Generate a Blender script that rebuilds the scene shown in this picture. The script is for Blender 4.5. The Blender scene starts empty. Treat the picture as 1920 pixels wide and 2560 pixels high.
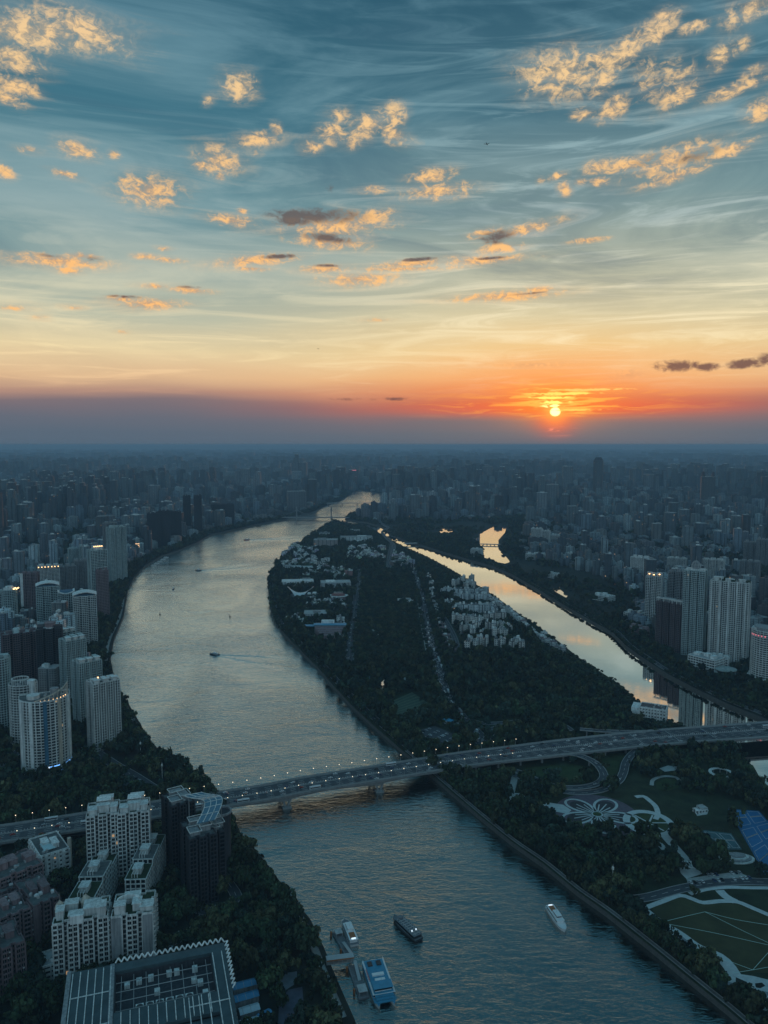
import bpy, bmesh, math, random
import numpy as np
from mathutils import Vector, Matrix
from mathutils.geometry import tessellate_polygon
random.seed(7)
RNG = np.random.default_rng(11)
R = math.radians
sc = bpy.context.scene
COL = sc.collection

# ------------------------------------------------------------------ camera
CAMZ, F, YH, PW, PH = 350.0, 1900.0, 1112.0, 1920.0, 2560.0
PITCH = math.atan((PH / 2 - YH) / F)
cd = bpy.data.cameras.new('camera')
cam = bpy.data.objects.new('camera', cd)
COL.objects.link(cam)
cam.location = (0, 0, CAMZ)
cam.rotation_euler = (math.pi / 2 - PITCH, 0, 0)
cd.sensor_fit = 'VERTICAL'
cd.sensor_height = 36.0
cd.lens = F / PH * 36.0
cd.clip_start = 1.0
cd.clip_end = 200000
sc.camera = cam
sc.render.resolution_x, sc.render.resolution_y = 768, 1024

# ------------------------------------------------------------------ light and sky
SUN_AZ, SUN_EL = R(12.6), R(2.4)          # to the right of straight ahead (+Y), above the horizon
SUN_DIR = Vector((math.sin(SUN_AZ) * math.cos(SUN_EL), math.cos(SUN_AZ) * math.cos(SUN_EL), math.sin(SUN_EL)))
sl = bpy.data.lights.new('sun', 'SUN')
sl.energy = 0.35
sl.angle = R(0.6)
sl.color = (1.0, 0.45, 0.2)
so = bpy.data.objects.new('sun', sl)
COL.objects.link(so)
so.rotation_euler = (-SUN_DIR).to_track_quat('-Z', 'Y').to_euler()
so.location = (0, 0, 900)

sc.view_settings.view_transform = 'Standard'
sc.view_settings.look = 'None'
sc.view_settings.exposure = 0.12
sc.view_settings.gamma = 1.0
sc.view_settings.use_curve_mapping = False
cy = sc.cycles
cy.use_denoising = True
try:
    cy.denoiser = 'OPENIMAGEDENOISE'
    cy.denoising_input_passes = 'RGB_ALBEDO_NORMAL'
except Exception:
    pass
cy.max_bounces = 4
cy.diffuse_bounces = 2
cy.glossy_bounces = 2
cy.transmission_bounces = 2
cy.volume_bounces = 0
cy.transparent_max_bounces = 6
cy.caustics_reflective = False
cy.caustics_refractive = False


def s2l(c):
    c = c / 255.0
    return c / 12.92 if c <= 0.04045 else ((c + 0.055) / 1.055) ** 2.4


def RGB(r, g, b):
    return (s2l(r), s2l(g), s2l(b), 1.0)


class NT:
    """small helper for building node trees"""
    def __init__(self, tree):
        self.t = tree
        self.n = tree.nodes
        self.l = tree.links

    def new(self, typ, ins=None, **props):
        nd = self.n.new(typ)
        for k, v in props.items():
            setattr(nd, k, v)
        for k, v in (ins or {}).items():
            sock = nd.inputs[k]
            if isinstance(v, bpy.types.NodeSocket):
                self.l.new(v, sock)
            else:
                sock.default_value = v
        return nd

    def m(self, op, a, b=None, c=None, clamp=False):
        nd = self.n.new('ShaderNodeMath')
        nd.operation = op
        nd.use_clamp = clamp
        for i, v in enumerate((a, b, c)):
            if v is None:
                continue
            if isinstance(v, bpy.types.NodeSocket):
                self.l.new(v, nd.inputs[i])
            else:
                nd.inputs[i].default_value = v
        return nd.outputs[0]

    def vm(self, op, a, b=None, out=0):
        nd = self.n.new('ShaderNodeVectorMath')
        nd.operation = op
        for i, v in enumerate((a, b)):
            if v is None:
                continue
            if isinstance(v, bpy.types.NodeSocket):
                self.l.new(v, nd.inputs[i])
            else:
                nd.inputs[i].default_value = v
        return nd.outputs[out]

    def mix(self, fac, a, b, blend='MIX'):
        nd = self.n.new('ShaderNodeMix')
        nd.data_type = 'RGBA'
        nd.blend_type = blend
        for sock, v in ((nd.inputs['Factor'], fac), (nd.inputs[6], a), (nd.inputs[7], b)):
            if isinstance(v, bpy.types.NodeSocket):
                self.l.new(v, sock)
            else:
                sock.default_value = v
        return nd.outputs[2]

    def ramp(self, fac, stops, interp='EASE'):
        nd = self.n.new('ShaderNodeValToRGB')
        nd.color_ramp.interpolation = interp
        els = nd.color_ramp.elements
        while len(els) < len(stops):
            els.new(0.5)
        for e, (p, c) in zip(els, stops):
            e.position = p
            e.color = c
        self.l.new(fac, nd.inputs[0])
        return nd.outputs[0]

    def rng(self, v, a, b, c=0.0, d=1.0, smooth=True):
        nd = self.n.new('ShaderNodeMapRange')
        nd.interpolation_type = 'SMOOTHSTEP' if smooth else 'LINEAR'
        self.l.new(v, nd.inputs[0])
        for i, x in enumerate((a, b, c, d)):
            nd.inputs[i + 1].default_value = x
        return nd.outputs[0]

    def noise(self, vec, scale, detail=4, rough=0.55, dist=0.0, out='Fac', dim='2D'):
        nd = self.n.new('ShaderNodeTexNoise')
        nd.noise_dimensions = dim
        self.l.new(vec, nd.inputs['Vector'])
        nd.inputs['Scale'].default_value = scale
        nd.inputs['Detail'].default_value = detail
        nd.inputs['Roughness'].default_value = rough
        nd.inputs['Distortion'].default_value = dist
        return nd.outputs[out]


def build_sky():
    wd = bpy.data.worlds.new('World')
    sc.world = wd
    wd.use_nodes = True
    wd.node_tree.nodes.clear()
    k = NT(wd.node_tree)
    d = k.new('ShaderNodeTexCoord').outputs['Generated']
    d = k.vm('NORMALIZE', d)
    sx = k.new('ShaderNodeSeparateXYZ', {0: d})
    X, Y, Z = sx.outputs
    el = k.m('MULTIPLY', k.m('ARCSINE', Z), 180 / math.pi)          # degrees above the horizon
    az = k.m('MULTIPLY', k.m('ARCTAN2', X, Y), 180 / math.pi)       # degrees right of +Y
    # streak warp so that the bands are not ruler straight
    uv = k.new('ShaderNodeCombineXYZ', {0: az, 1: el, 2: 0.0}).outputs[0]
    sep = k.m('SUBTRACT', az, math.degrees(SUN_AZ))
    sepn = k.m('ABSOLUTE', sep)
    near = k.rng(sepn, 1.0, 30.0, 1.0, 0.0)                         # 1 under the sun's azimuth
    wob = k.noise(k.new('ShaderNodeMapping', {0: uv, 3: (0.05, 0.4, 1)}).outputs[0], 1.0, 2, 0.5)
    elw = k.m('ADD', el, k.m('MULTIPLY', k.m('SUBTRACT', wob, 0.5), 1.1))
    t = k.m('DIVIDE', k.m('ADD', elw, 2.0), 92.4)                    # -2..90 deg -> 0..1
    def P(e): return (e + 2.4) / 92.4
    far_stops = [(P(-2), RGB(80, 98, 114)), (P(0.5), RGB(84, 100, 116)), (P(1.6), RGB(94, 102, 116)),
                 (P(2.6), RGB(116, 106, 114)), (P(3.4), RGB(170, 134, 120)), (P(4.4), RGB(212, 176, 138)),
                 (P(6.4), RGB(214, 196, 156)), (P(8.8), RGB(178, 182, 162)), (P(11.5), RGB(134, 156, 154)),
                 (P(16), RGB(98, 138, 148)), (P(22), RGB(60, 110, 128)), (P(31), RGB(30, 78, 100)),
                 (P(50), RGB(44, 96, 116)), (P(70), RGB(66, 118, 140)), (P(88), RGB(86, 135, 158))]
    near_stops = [(P(-2), RGB(80, 96, 112)), (P(0.5), RGB(82, 100, 114)), (P(1.3), RGB(104, 100, 110)),
                  (P(2.3), RGB(168, 98, 88)), (P(3.3), RGB(222, 136, 90)), (P(4.6), RGB(232, 172, 112)),
                  (P(6.6), RGB(226, 194, 138)), (P(8.8), RGB(208, 196, 158)), (P(11.5), RGB(174, 177, 157)),
                  (P(16), RGB(122, 147, 148)), (P(22), RGB(66, 108, 124)), (P(31), RGB(28, 74, 96)),
                  (P(50), RGB(44, 96, 116)), (P(70), RGB(66, 118, 140)), (P(88), RGB(86, 135, 158))]  # both ramps brighten again overhead, out of view, to light the land
    cfar = k.ramp(t, far_stops, 'LINEAR')
    cnear = k.ramp(t, near_stops, 'LINEAR')
    col = k.mix(near, cfar, cnear)
    # away from the sunset: blue dusk, brightened out of view to light the facades
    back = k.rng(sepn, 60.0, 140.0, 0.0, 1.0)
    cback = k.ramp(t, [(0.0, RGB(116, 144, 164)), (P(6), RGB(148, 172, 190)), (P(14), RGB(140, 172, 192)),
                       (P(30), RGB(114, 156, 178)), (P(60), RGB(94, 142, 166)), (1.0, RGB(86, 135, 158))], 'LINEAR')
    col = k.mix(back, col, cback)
    plain = col

    # ---- cirrus veil: long soft streaks, tilted up to the right
    mp = k.new('ShaderNodeMapping', {0: uv, 2: (0, 0, R(-9)), 3: (0.035, 0.17, 1)}).outputs[0]
    n1 = k.noise(mp, 1.0, 6, 0.6, 0.7)
    mp2 = k.new('ShaderNodeMapping', {0: uv, 2: (0, 0, R(-13)), 3: (0.07, 0.75, 1), 1: (3.3, 1.7, 0)}).outputs[0]
    n2 = k.noise(mp2, 1.0, 5, 0.62, 1.2)
    mp3 = k.new('ShaderNodeMapping', {0: uv, 2: (0, 0, R(-3)), 3: (0.10, 1.3, 1), 1: (7.3, 4.7, 0)}).outputs[0]
    n3 = k.noise(mp3, 1.0, 5, 0.65, 0.6)
    veil = k.m('MULTIPLY', k.rng(n1, 0.40, 0.72), k.rng(el, 3.0, 9.0))
    veil = k.m('MULTIPLY', veil, k.rng(el, 50.0, 26.0))
    streak = k.m('MULTIPLY', k.rng(n2, 0.44, 0.72), k.m('ADD', k.m('MULTIPLY', k.rng(az, -12, 14), 0.9), 0.3))
    streak = k.m('MULTIPLY', streak, k.m('MULTIPLY', k.rng(el, 4.0, 8.0), k.rng(el, 34.0, 16.0)))
    fine = k.m('MULTIPLY', k.rng(n3, 0.48, 0.75), k.m('MULTIPLY', k.rng(el, 3.2, 5.0), k.rng(el, 14.0, 7.0)))
    veilcol = k.ramp(t, [(P(2), RGB(228, 160, 120)), (P(6), RGB(240, 218, 170)), (P(10), RGB(222, 214, 182)),
                         (P(15), RGB(160, 178, 176)), (P(22), RGB(122, 158, 168)), (P(32), RGB(92, 138, 158)), (1.0, RGB(60, 100, 122))], 'LINEAR')
    col = k.mix(k.m('MULTIPLY', veil, 0.55), col, veilcol)
    col = k.mix(k.m('MULTIPLY', streak, 0.92), col, veilcol)
    col = k.mix(k.m('MULTIPLY', fine, 0.6), col, veilcol)
    darkv = k.m('MULTIPLY', k.rng(n1, 0.48, 0.24), k.m('MULTIPLY', k.rng(el, 8, 13), k.rng(el, 44, 30)))
    col = k.mix(k.m('MULTIPLY', darkv, 0.45), col, RGB(58, 96, 116))

    # ---- sun glow, disc and the thin bright bars across it
    dz = k.m('SUBTRACT', el, math.degrees(SUN_EL))
    def ell(a, b, off=0.0, offx=0.0):
        p = k.m('DIVIDE', k.m('SUBTRACT', sep, offx), a)
        q = k.m('DIVIDE', k.m('SUBTRACT', dz, off), b)
        return k.m('SQRT', k.m('ADD', k.m('MULTIPLY', p, p), k.m('MULTIPLY', q, q)))
    def gauss(x, amp):
        return k.m('MULTIPLY', k.m('EXPONENT', k.m('MULTIPLY', k.m('MULTIPLY', x, x), -1.0)), amp)
    bars = k.noise(k.new('ShaderNodeMapping', {0: uv, 3: (0.30, 3.4, 1), 1: (1.1, 0.35, 0)}).outputs[0], 1.0, 4, 0.6, 0.5)
    barm = k.rng(bars, 0.47, 0.66)
    above = k.rng(dz, -0.75, 0.05)
    g1 = gauss(ell(8.5, 2.6, 1.3), 1.0)
    col = k.mix(k.m('MULTIPLY', k.m('MULTIPLY', g1, 0.38), k.rng(dz, -0.9, 0.8)), col, RGB(246, 128, 54))
    g0 = gauss(ell(10.0, 0.7, 0.3), 1.0)
    col = k.mix(k.m('MULTIPLY', k.m('MULTIPLY', g0, 0.72), above), col, RGB(236, 84, 52))
    g2 = gauss(ell(3.2, 1.5, 0.75), 1.0)
    col = k.mix(k.m('MULTIPLY', g2, 0.8), col, RGB(255, 140, 36))
    g3 = gauss(ell(2.6, 1.15, 0.75), 1.0)
    col = k.mix(k.m('MULTIPLY', k.m('MULTIPLY', g3, barm), above), col, (1.25, 0.78, 0.16, 1))
    g3b = gauss(ell(7.0, 0.9, 0.55), 0.8)
    col = k.mix(k.m('MULTIPLY', k.m('MULTIPLY', g3b, barm), above), col, RGB(255, 170, 70))
    g4 = gauss(ell(1.3, 0.95, -0.55), 0.75)
    col = k.mix(g4, col, RGB(232, 84, 60))
    g4b = gauss(ell(0.85, 0.85, 0.1), 0.9)
    col = k.mix(g4b, col, (1.2, 0.42, 0.07, 1))
    low = k.m('MULTIPLY', gauss(ell(0.9, 0.28, -1.35, 0.35), 1.0), k.rng(bars, 0.5, 0.62))
    col = k.mix(low, col, RGB(255, 140, 116))
    disc = k.rng(ell(0.36, 0.31), 1.2, 0.75)
    col = k.mix(disc, col, (2.4, 1.7, 0.62, 1))
    ragged = k.rng(k.noise(k.new('ShaderNodeMapping', {0: uv, 3: (1.4, 5.0, 1), 1: (2.1, 0.6, 0)}).outputs[0], 1.0, 3, 0.6, 0.4), 0.36, 0.6, 0.55, 1.5, False)
    for (a_, b_, oy, ox, c_) in ((0.62, 0.10, 0.42, -0.12, (2.2, 1.5, 0.5, 1)), (0.85, 0.10, 0.70, -0.05, (1.7, 1.15, 0.25, 1)), (1.3, 0.09, 1.02, -0.45, (1.5, 0.95, 0.18, 1)),
                               (1.9, 0.10, 1.30, 0.5, (1.35, 0.8, 0.16, 1)), (1.5, 0.07, 0.12, 1.4, (1.3, 0.62, 0.12, 1)), (2.6, 0.07, 1.55, 2.2, (1.15, 0.6, 0.16, 1))):
        e_ = k.m('DIVIDE', ell(a_, b_, oy, ox), ragged)
        col = k.mix(k.m('MULTIPLY', k.rng(e_, 1.25, 0.45), 0.85), col, c_)

    # ---- small cumulus: each entry azimuth, elevation, half width, half height, tilt (degrees), strength
    def cl(px, py, hw, hh, tilt=0.0, s=1.0):
        x = (px - 960) / F
        up, fw = (1280 - py) / F, 1.0
        y = fw * math.cos(PITCH) + up * math.sin(PITCH)
        z = -fw * math.sin(PITCH) + up * math.cos(PITCH)
        a = math.degrees(math.atan2(x, y))
        e = math.degrees(math.atan2(z, math.hypot(x, y)))
        kk = math.degrees(1 / F) * (y / math.hypot(x, y)) ** 1.0
        return (a, e, hw * kk, hh * kk, tilt, s)
    lit = [cl(60, 75, 190, 36, 4), cl(205, 72, 95, 30, -12), cl(28, 145, 70, 26, -10), cl(38, 215, 48, 18, -6), cl(15, 245, 40, 14, -10),
           cl(600, 218, 40, 26, 0), cl(524, 252, 16, 9, 30, .7), cl(190, 373, 42, 18, -8), cl(72, 374, 28, 7, 0, .7), cl(285, 385, 14, 9),
           cl(10, 428, 22, 14, -15), cl(160, 434, 36, 9, -6), cl(372, 476, 72, 32, 0), cl(310, 450, 16, 8, 0, .7),
           cl(545, 400, 52, 28, -5), cl(505, 412, 22, 14, -10), cl(549, 440, 14, 11), cl(650, 347, 48, 14, 8), cl(690, 328, 14, 18), cl(640, 378, 9, 9, 0, .6),
           cl(830, 332, 32, 22, 0), cl(778, 366, 24, 14), cl(850, 290, 26, 13, 0, .6), cl(925, 312, 52, 24, 20), cl(985, 290, 28, 24, 40), cl(985, 335, 38, 20, -25), cl(880, 355, 20, 14, 0, .7),
           cl(1080, 440, 52, 16, 6), cl(1095, 478, 80, 18, 3), cl(936, 475, 30, 8, 0, .7),
           cl(1400, 185, 92, 44, 0), cl(1495, 145, 34, 20), cl(1560, 128, 70, 26, 28), cl(1640, 78, 46, 22, 18), cl(1668, 36, 30, 14), cl(1510, 200, 36, 22, 45, .8),
           cl(1460, 285, 28, 12, 0), cl(1535, 268, 40, 22, 30), cl(1622, 200, 30, 40, 20, .55), cl(1690, 185, 40, 26, -20, .6), cl(1700, 236, 44, 20, 24),
           cl(1732, 70, 34, 11, 6), cl(1802, 142, 36, 20, 28), cl(1895, 176, 30, 14, 10), cl(1840, 222, 72, 13, 12), cl(1905, 272, 36, 22, 30), cl(1880, 20, 55, 22, 18), cl(1826, 48, 20, 18, 0, .5), cl(1856, 108, 14, 12, 0, .6),
           cl(1680, 400, 105, 28, 10), cl(1570, 410, 78, 15, 4), cl(1820, 378, 58, 14, 14), cl(1690, 438, 80, 14, 12), cl(1495, 417, 32, 15, 8),
           cl(1412, 468, 14, 18, 25), cl(1395, 440, 22, 8, 10), cl(1452, 455, 16, 7), cl(1497, 453, 24, 10), cl(1352, 450, 9, 6, 0, .7),
           cl(580, 552, 58, 13, -3), cl(605, 528, 12, 6), cl(845, 560, 125, 24, 3), cl(920, 545, 60, 16, 14), cl(820, 605, 90, 16, -4), cl(640, 650, 100, 13, 6), cl(630, 672, 40, 6),
           cl(815, 672, 66, 10, 3), cl(895, 698, 88, 17, 2), cl(1040, 658, 110, 9, 4), cl(1210, 650, 110, 9, 2), cl(1000, 672, 150, 6, 1, .8), cl(1250, 620, 48, 13, 6),
           cl(1310, 576, 85, 13, 12), cl(1210, 583, 40, 9, 10), cl(1474, 600, 42, 7, 2), cl(1270, 740, 125, 12, 2), cl(1350, 725, 40, 8, 0),
           cl(145, 652, 112, 15, 0), cl(205, 640, 40, 9), cl(170, 676, 30, 8), cl(370, 760, 80, 15, 3), cl(300, 748, 40, 8), cl(480, 726, 56, 9, -2), cl(390, 716, 34, 6, 0, .8),
           cl(365, 642, 30, 7, 0, .7), cl(420, 650, 36, 6, 0, .7), cl(410, 622, 14, 5, 0, .6), cl(190, 770, 22, 5, 0, .7), cl(100, 792, 18, 5, 0, .6), cl(35, 770, 34, 6, 0, .5), cl(305, 830, 14, 4, 0, .5),
           cl(945, 800, 30, 4, 0, .5), cl(1570, 935, 24, 8, 0, .5), cl(1330, 912, 60, 5, 0, .5)]
    dark = [cl(790, 540, 118, 17, 0), cl(735, 552, 60, 13, 0), cl(825, 596, 62, 11, -4), cl(700, 641, 44, 6, 4), cl(1245, 592, 48, 15, 4), cl(1050, 648, 46, 5, 3), cl(1230, 645, 36, 4, 2),
            cl(1625, 400, 50, 12, 10, .35), cl(1740, 388, 50, 14, 10, .5), cl(1700, 915, 62, 15, -2), cl(1765, 918, 34, 11, 0), cl(1870, 908, 52, 13, 3), cl(1912, 900, 26, 16, 0),
            cl(990, 997, 30, 5, 0, .8), cl(880, 998, 60, 4, 0, .4), cl(828, 470, 14, 9, 0, .35), cl(228, 648, 28, 8, 0, .5), cl(128, 640, 30, 5, 0, .5), cl(480, 718, 40, 4, 0, .5), cl(820, 664, 40, 4, 0, .6), cl(1330, 733, 50, 3, 3, .5), cl(310, 742, 40, 4, 0, .5)]
    nz_big = k.noise(k.new('ShaderNodeMapping', {0: uv, 3: (1.0, 1.5, 1)}).outputs[0], 0.8, 6, 0.58, 0.6)
    nz_fine = k.noise(k.new('ShaderNodeMapping', {0: uv, 3: (1.0, 1.7, 1), 1: (5, 2, 0)}).outputs[0], 2.3, 4, 0.6, 0.6)
    nz = k.m('ADD', k.m('MULTIPLY', nz_big, 0.72), k.m('MULTIPLY', nz_fine, 0.28))
    def field(lst):
        out = None
        last = uv
        for i, (a, e, hw, hh, tilt, s) in enumerate(lst):
            if out is not None and i % 4 == 0:
                last = k.vm('ADD', uv, k.m('MULTIPLY', out, 1e-7))     # keeps the shader's evaluation order serial
            mpn = k.new('ShaderNodeMapping', {0: last, 1: (a, e, 0), 2: (0, 0, R(tilt)), 3: (hw * 1.16, hh * 1.16, 1)}, vector_type='TEXTURE')
            ln = k.vm('LENGTH', mpn.outputs[0], None, 1)
            v = k.m('SUBTRACT', s, k.m('MULTIPLY', ln, s)) if s != 1.0 else k.m('SUBTRACT', 1.0, ln)
            out = v if out is None else k.m('MAXIMUM', out, v)
        return k.m('MAXIMUM', out, -2.0)
    litcol = k.ramp(t, [(P(2), RGB(226, 130, 92)), (P(6), RGB(250, 188, 120)), (P(11), RGB(248, 186, 116)), (P(17), RGB(244, 192, 128)),
                        (P(24), RGB(238, 200, 146)), (P(32), RGB(222, 188, 152)), (1.0, RGB(120, 120, 120))], 'LINEAR')
    shcol = k.ramp(t, [(P(2), RGB(140, 90, 84)), (P(8), RGB(170, 136, 118)), (P(14), RGB(142, 130, 124)), (P(24), RGB(146, 140, 128)), (1.0, RGB(80, 90, 100))], 'LINEAR')
    shade = k.rng(k.m('ADD', k.m('MULTIPLY', nz_fine, 0.42), k.m('MULTIPLY', nz_big, 0.58)), 0.60, 0.40)
    ccol = k.mix(k.m('MULTIPLY', shade, 0.75), litcol, shcol)
    dcol = k.ramp(t, [(P(2), RGB(96, 66, 74)), (P(6), RGB(98, 72, 74)), (P(12), RGB(84, 76, 82)), (P(20), RGB(104, 100, 96)), (1.0, RGB(60, 70, 80))], 'LINEAR')
    ni = k.new('ShaderNodeTexSky', sky_type='NISHITA')               # a physical sky under it all, dim, with the same sun
    ni.sun_disc = False
    ni.sun_elevation = SUN_EL
    ni.sun_rotation = SUN_AZ
    ni.dust_density = 2.0
    nis = k.vm('SCALE', ni.outputs[0])
    nis.node.inputs['Scale'].default_value = 0.0025

    def bgnode(c):
        return k.new('ShaderNodeBackground', {0: k.mix(1.0, c, nis, 'ADD'), 1: 1.0}).outputs[0]

    def leaf(a0, a1, e0, e1):
        def hit(c):
            r = max(c[2], c[3] * 1.3) * 1.35 * 1.35
            ry = (c[3] + abs(math.sin(R(c[4]))) * c[2]) * 1.35 * 1.35
            return c[0] + r > a0 and c[0] - r < a1 and c[1] + ry > e0 and c[1] - ry < e1
        c = col
        ll, dd = [x for x in lit if hit(x)], [x for x in dark if hit(x)]
        if ll:
            fl = field(ll)
            dens = k.m('ADD', fl, k.m('MULTIPLY', k.m('SUBTRACT', nz, 0.53), 2.9))
            mask = k.m('MULTIPLY', k.rng(dens, -0.2, 1.0), k.rng(fl, -0.35, 0.15))
            wisp = k.rng(k.m('ADD', fl, k.m('MULTIPLY', k.m('SUBTRACT', n2, 0.5), 2.4)), -0.75, 0.6)
            c = k.mix(k.m('MULTIPLY', wisp, 0.18), c, ccol)
            c = k.mix(k.m('MULTIPLY', mask, 0.95), c, ccol)
        if dd:
            fd = field(dd)
            densd = k.m('ADD', fd, k.m('MULTIPLY', k.m('SUBTRACT', nz, 0.50), 2.4))
            maskd = k.m('MULTIPLY', k.rng(densd, -0.1, 0.8), k.rng(fd, -0.2, 0.3))
            c = k.mix(k.m('MULTIPLY', maskd, 0.92), c, dcol)
        return bgnode(c)

    def mixs(f, a, b):
        return k.new('ShaderNodeMixShader', {0: f, 1: a, 2: b}).outputs[0]

    def split(edges, coord, make):
        if len(edges) == 2:
            return make(edges[0], edges[1])
        m = len(edges) // 2
        return mixs(k.m('GREATER_THAN', coord, edges[m]), split(edges[:m + 1], coord, make), split(edges[m:], coord, make))
    front = split([-90, -16, -6, 3, 13, 90], az, lambda a0, a1: split([-90, 5.5, 12.0, 19.5, 90], el, lambda e0, e1: leaf(a0, a1, e0, e1)))
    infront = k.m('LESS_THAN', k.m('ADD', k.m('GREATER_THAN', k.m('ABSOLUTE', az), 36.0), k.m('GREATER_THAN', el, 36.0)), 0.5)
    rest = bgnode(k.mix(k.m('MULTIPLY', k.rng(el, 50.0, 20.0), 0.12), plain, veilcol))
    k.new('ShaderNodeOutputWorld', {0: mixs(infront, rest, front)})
    wd.cycles.sampling_method = 'MANUAL'
    wd.cycles.sample_map_resolution = 512


build_sky()


# ------------------------------------------------------------------ geometry of the photograph's ground plane
def ray(px, py):
    x = (px - PW / 2) / F
    u = (PH / 2 - py) / F
    return Vector((x, math.cos(PITCH) + u * math.sin(PITCH), -math.sin(PITCH) + u * math.cos(PITCH)))


def G(px, py, z=0.0):
    """ground point of a surveyed spot at height z"""
    d = ray(px, py)
    t = (z - CAMZ) / d.z
    return Vector((d.x * t, d.y * t))


def HT(px, py, Y):
    """height of a point at depth Y"""
    d = ray(px, py)
    return CAMZ + d.z * (Y / d.y)


def MPP(v, z=0.0):
    """metres per surveyed pixel at ground point v"""
    dep = v.y * math.cos(PITCH) + (CAMZ - z) * math.sin(PITCH)
    return dep / F


# ------------------------------------------------------------------ materials
MATS = {}


def mat(name, color=(0.5, 0.5, 0.5), rough=0.7, metal=0.0, var=0.0, nscale=0.3, emit=None, spec=0.3, bump=0.0, objvar=0.0, streak=0.0):
    if name in MATS:
        return MATS[name]
    m = bpy.data.materials.new(name)
    m.use_nodes = True
    m.node_tree.nodes.clear()
    k = NT(m.node_tree)
    bs = k.new('ShaderNodeBsdfPrincipled', {'Base Color': (*color, 1), 'Roughness': rough, 'Metallic': metal})
    bs.inputs['Specular IOR Level'].default_value = spec
    c = None
    if var > 0:
        pos = k.new('ShaderNodeNewGeometry').outputs['Position']
        n = k.noise(pos, nscale, 4, 0.65, dim='3D')
        f = k.rng(n, 0.3, 0.7, 1 - var, 1 + var, False)
        if streak > 0:                                             # rain streaks running down the walls
            n2 = k.noise(k.new('ShaderNodeMapping', {0: pos, 3: (0.55, 0.55, 0.035)}).outputs[0], 1.0, 4, 0.7, dim='3D')
            f = k.m('MULTIPLY', f, k.rng(n2, 0.35, 0.62, 1 - streak, 1.06))
        c = k.mix(1.0, (*color, 1), k.new('ShaderNodeCombineColor', {0: f, 1: f, 2: f}).outputs[0], 'MULTIPLY')
        if bump:
            b = k.new('ShaderNodeBump', {'Height': n, 'Strength': bump, 'Distance': 0.3})
            k.l.new(b.outputs[0], bs.inputs['Normal'])
    if objvar > 0:
        r = k.new('ShaderNodeObjectInfo').outputs['Random']
        f = k.rng(r, 0, 1, 1 - objvar, 1 + objvar, False)
        c = k.mix(1.0, c if c else (*color, 1), k.new('ShaderNodeCombineColor', {0: f, 1: f, 2: f}).outputs[0], 'MULTIPLY')
    if c:
        k.l.new(c, bs.inputs['Base Color'])
    if emit:
        bs.inputs['Emission Color'].default_value = (*emit[0], 1)
        bs.inputs['Emission Strength'].default_value = emit[1]
        m.cycles.emission_sampling = 'NONE'
    k.new('ShaderNodeOutputMaterial', {0: bs.outputs[0]})
    MATS[name] = m
    return m


def water_mat(name, amp, base, rough, ior, metal):
    m = bpy.data.materials.new(name)
    m.use_nodes = True
    m.node_tree.nodes.clear()
    k = NT(m.node_tree)
    pos = k.new('ShaderNodeNewGeometry').outputs['Position']
    h = None
    # broad choppy ripples whose crests run across the stream, plus finer chop
    for (sx, sy, rot, w, det) in ((0.085, 0.22, 14, 1.0, 4), (0.24, 0.5, -20, 0.45, 3), (0.012, 0.02, 5, 2.4, 2)):
        mp = k.new('ShaderNodeMapping', {0: pos, 2: (0, 0, R(rot)), 3: (sx, sy, 0.1)}).outputs[0]
        n = k.m('MULTIPLY', k.noise(mp, 1.0, det, 0.55, 0.6), w)
        h = n if h is None else k.m('ADD', h, n)
    # gusts: patches of rougher and smoother water
    gust = k.rng(k.noise(k.new('ShaderNodeMapping', {0: pos, 3: (0.004, 0.0028, 1), 2: (0, 0, R(25))}).outputs[0], 1.0, 3, 0.5, 0.8), 0.3, 0.7, 0.5, 1.25, False)
    bp = k.new('ShaderNodeBump', {'Height': k.m('MULTIPLY', h, gust), 'Strength': 1.0, 'Distance': amp})
    fr = k.new('ShaderNodeFresnel', {'IOR': 1.33}).outputs[0]          # more mirror-like at grazing angles
    rf = k.m('MINIMUM', k.m('ADD', k.m('MULTIPLY', fr, ior), metal), 1.0)
    cc = k.mix(1.0, (*base, 1), k.new('ShaderNodeCombineColor', {0: rf, 1: rf, 2: rf}).outputs[0], 'MULTIPLY')
    bs = k.new('ShaderNodeBsdfPrincipled', {'Base Color': cc, 'Roughness': rough, 'Metallic': 1.0})
    if amp > 0:
        k.l.new(bp.outputs[0], bs.inputs['Normal'])
    k.new('ShaderNodeOutputMaterial', {0: bs.outputs[0]})
    MATS[name] = m
    return m


# ------------------------------------------------------------------ object helpers
def link(o, parent=None):
    COL.objects.link(o)
    if parent is not None:
        o.parent = parent
    return o


def tag(o, label=None, cat=None, group=None, kind=None):
    if label:
        o['label'] = label
    if cat:
        o['category'] = cat
    if group:
        o['group'] = group
    if kind:
        o['kind'] = kind
    return o


def thing(name, label, cat, loc=(0, 0, 0), rz=0.0, group=None):
    o = bpy.data.objects.new(name, None)
    o.empty_display_size = 1.0
    o.location = loc
    o.rotation_euler = (0, 0, rz)
    link(o)
    return tag(o, label, cat, group)


def mobj(name, me, parent=None, loc=(0, 0, 0), rz=0.0):
    o = bpy.data.objects.new(name, me)
    o.location = loc
    o.rotation_euler = (0, 0, rz)
    return link(o, parent)


def dup(root, loc=None, rz=None, label=None, group=None, scale=None):
    r = root.copy()
    link(r)
    if loc is not None:
        r.location = loc
    if rz is not None:
        r.rotation_euler = (0, 0, rz)
    if scale is not None:
        r.scale = (scale, scale, scale) if not isinstance(scale, tuple) else scale
    if label:
        r['label'] = label
    if group:
        r['group'] = group
    for ch in list(root.children):
        c = ch.copy()
        link(c, r)
        for g in list(ch.children):
            link(g.copy(), c)
    return r


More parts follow.
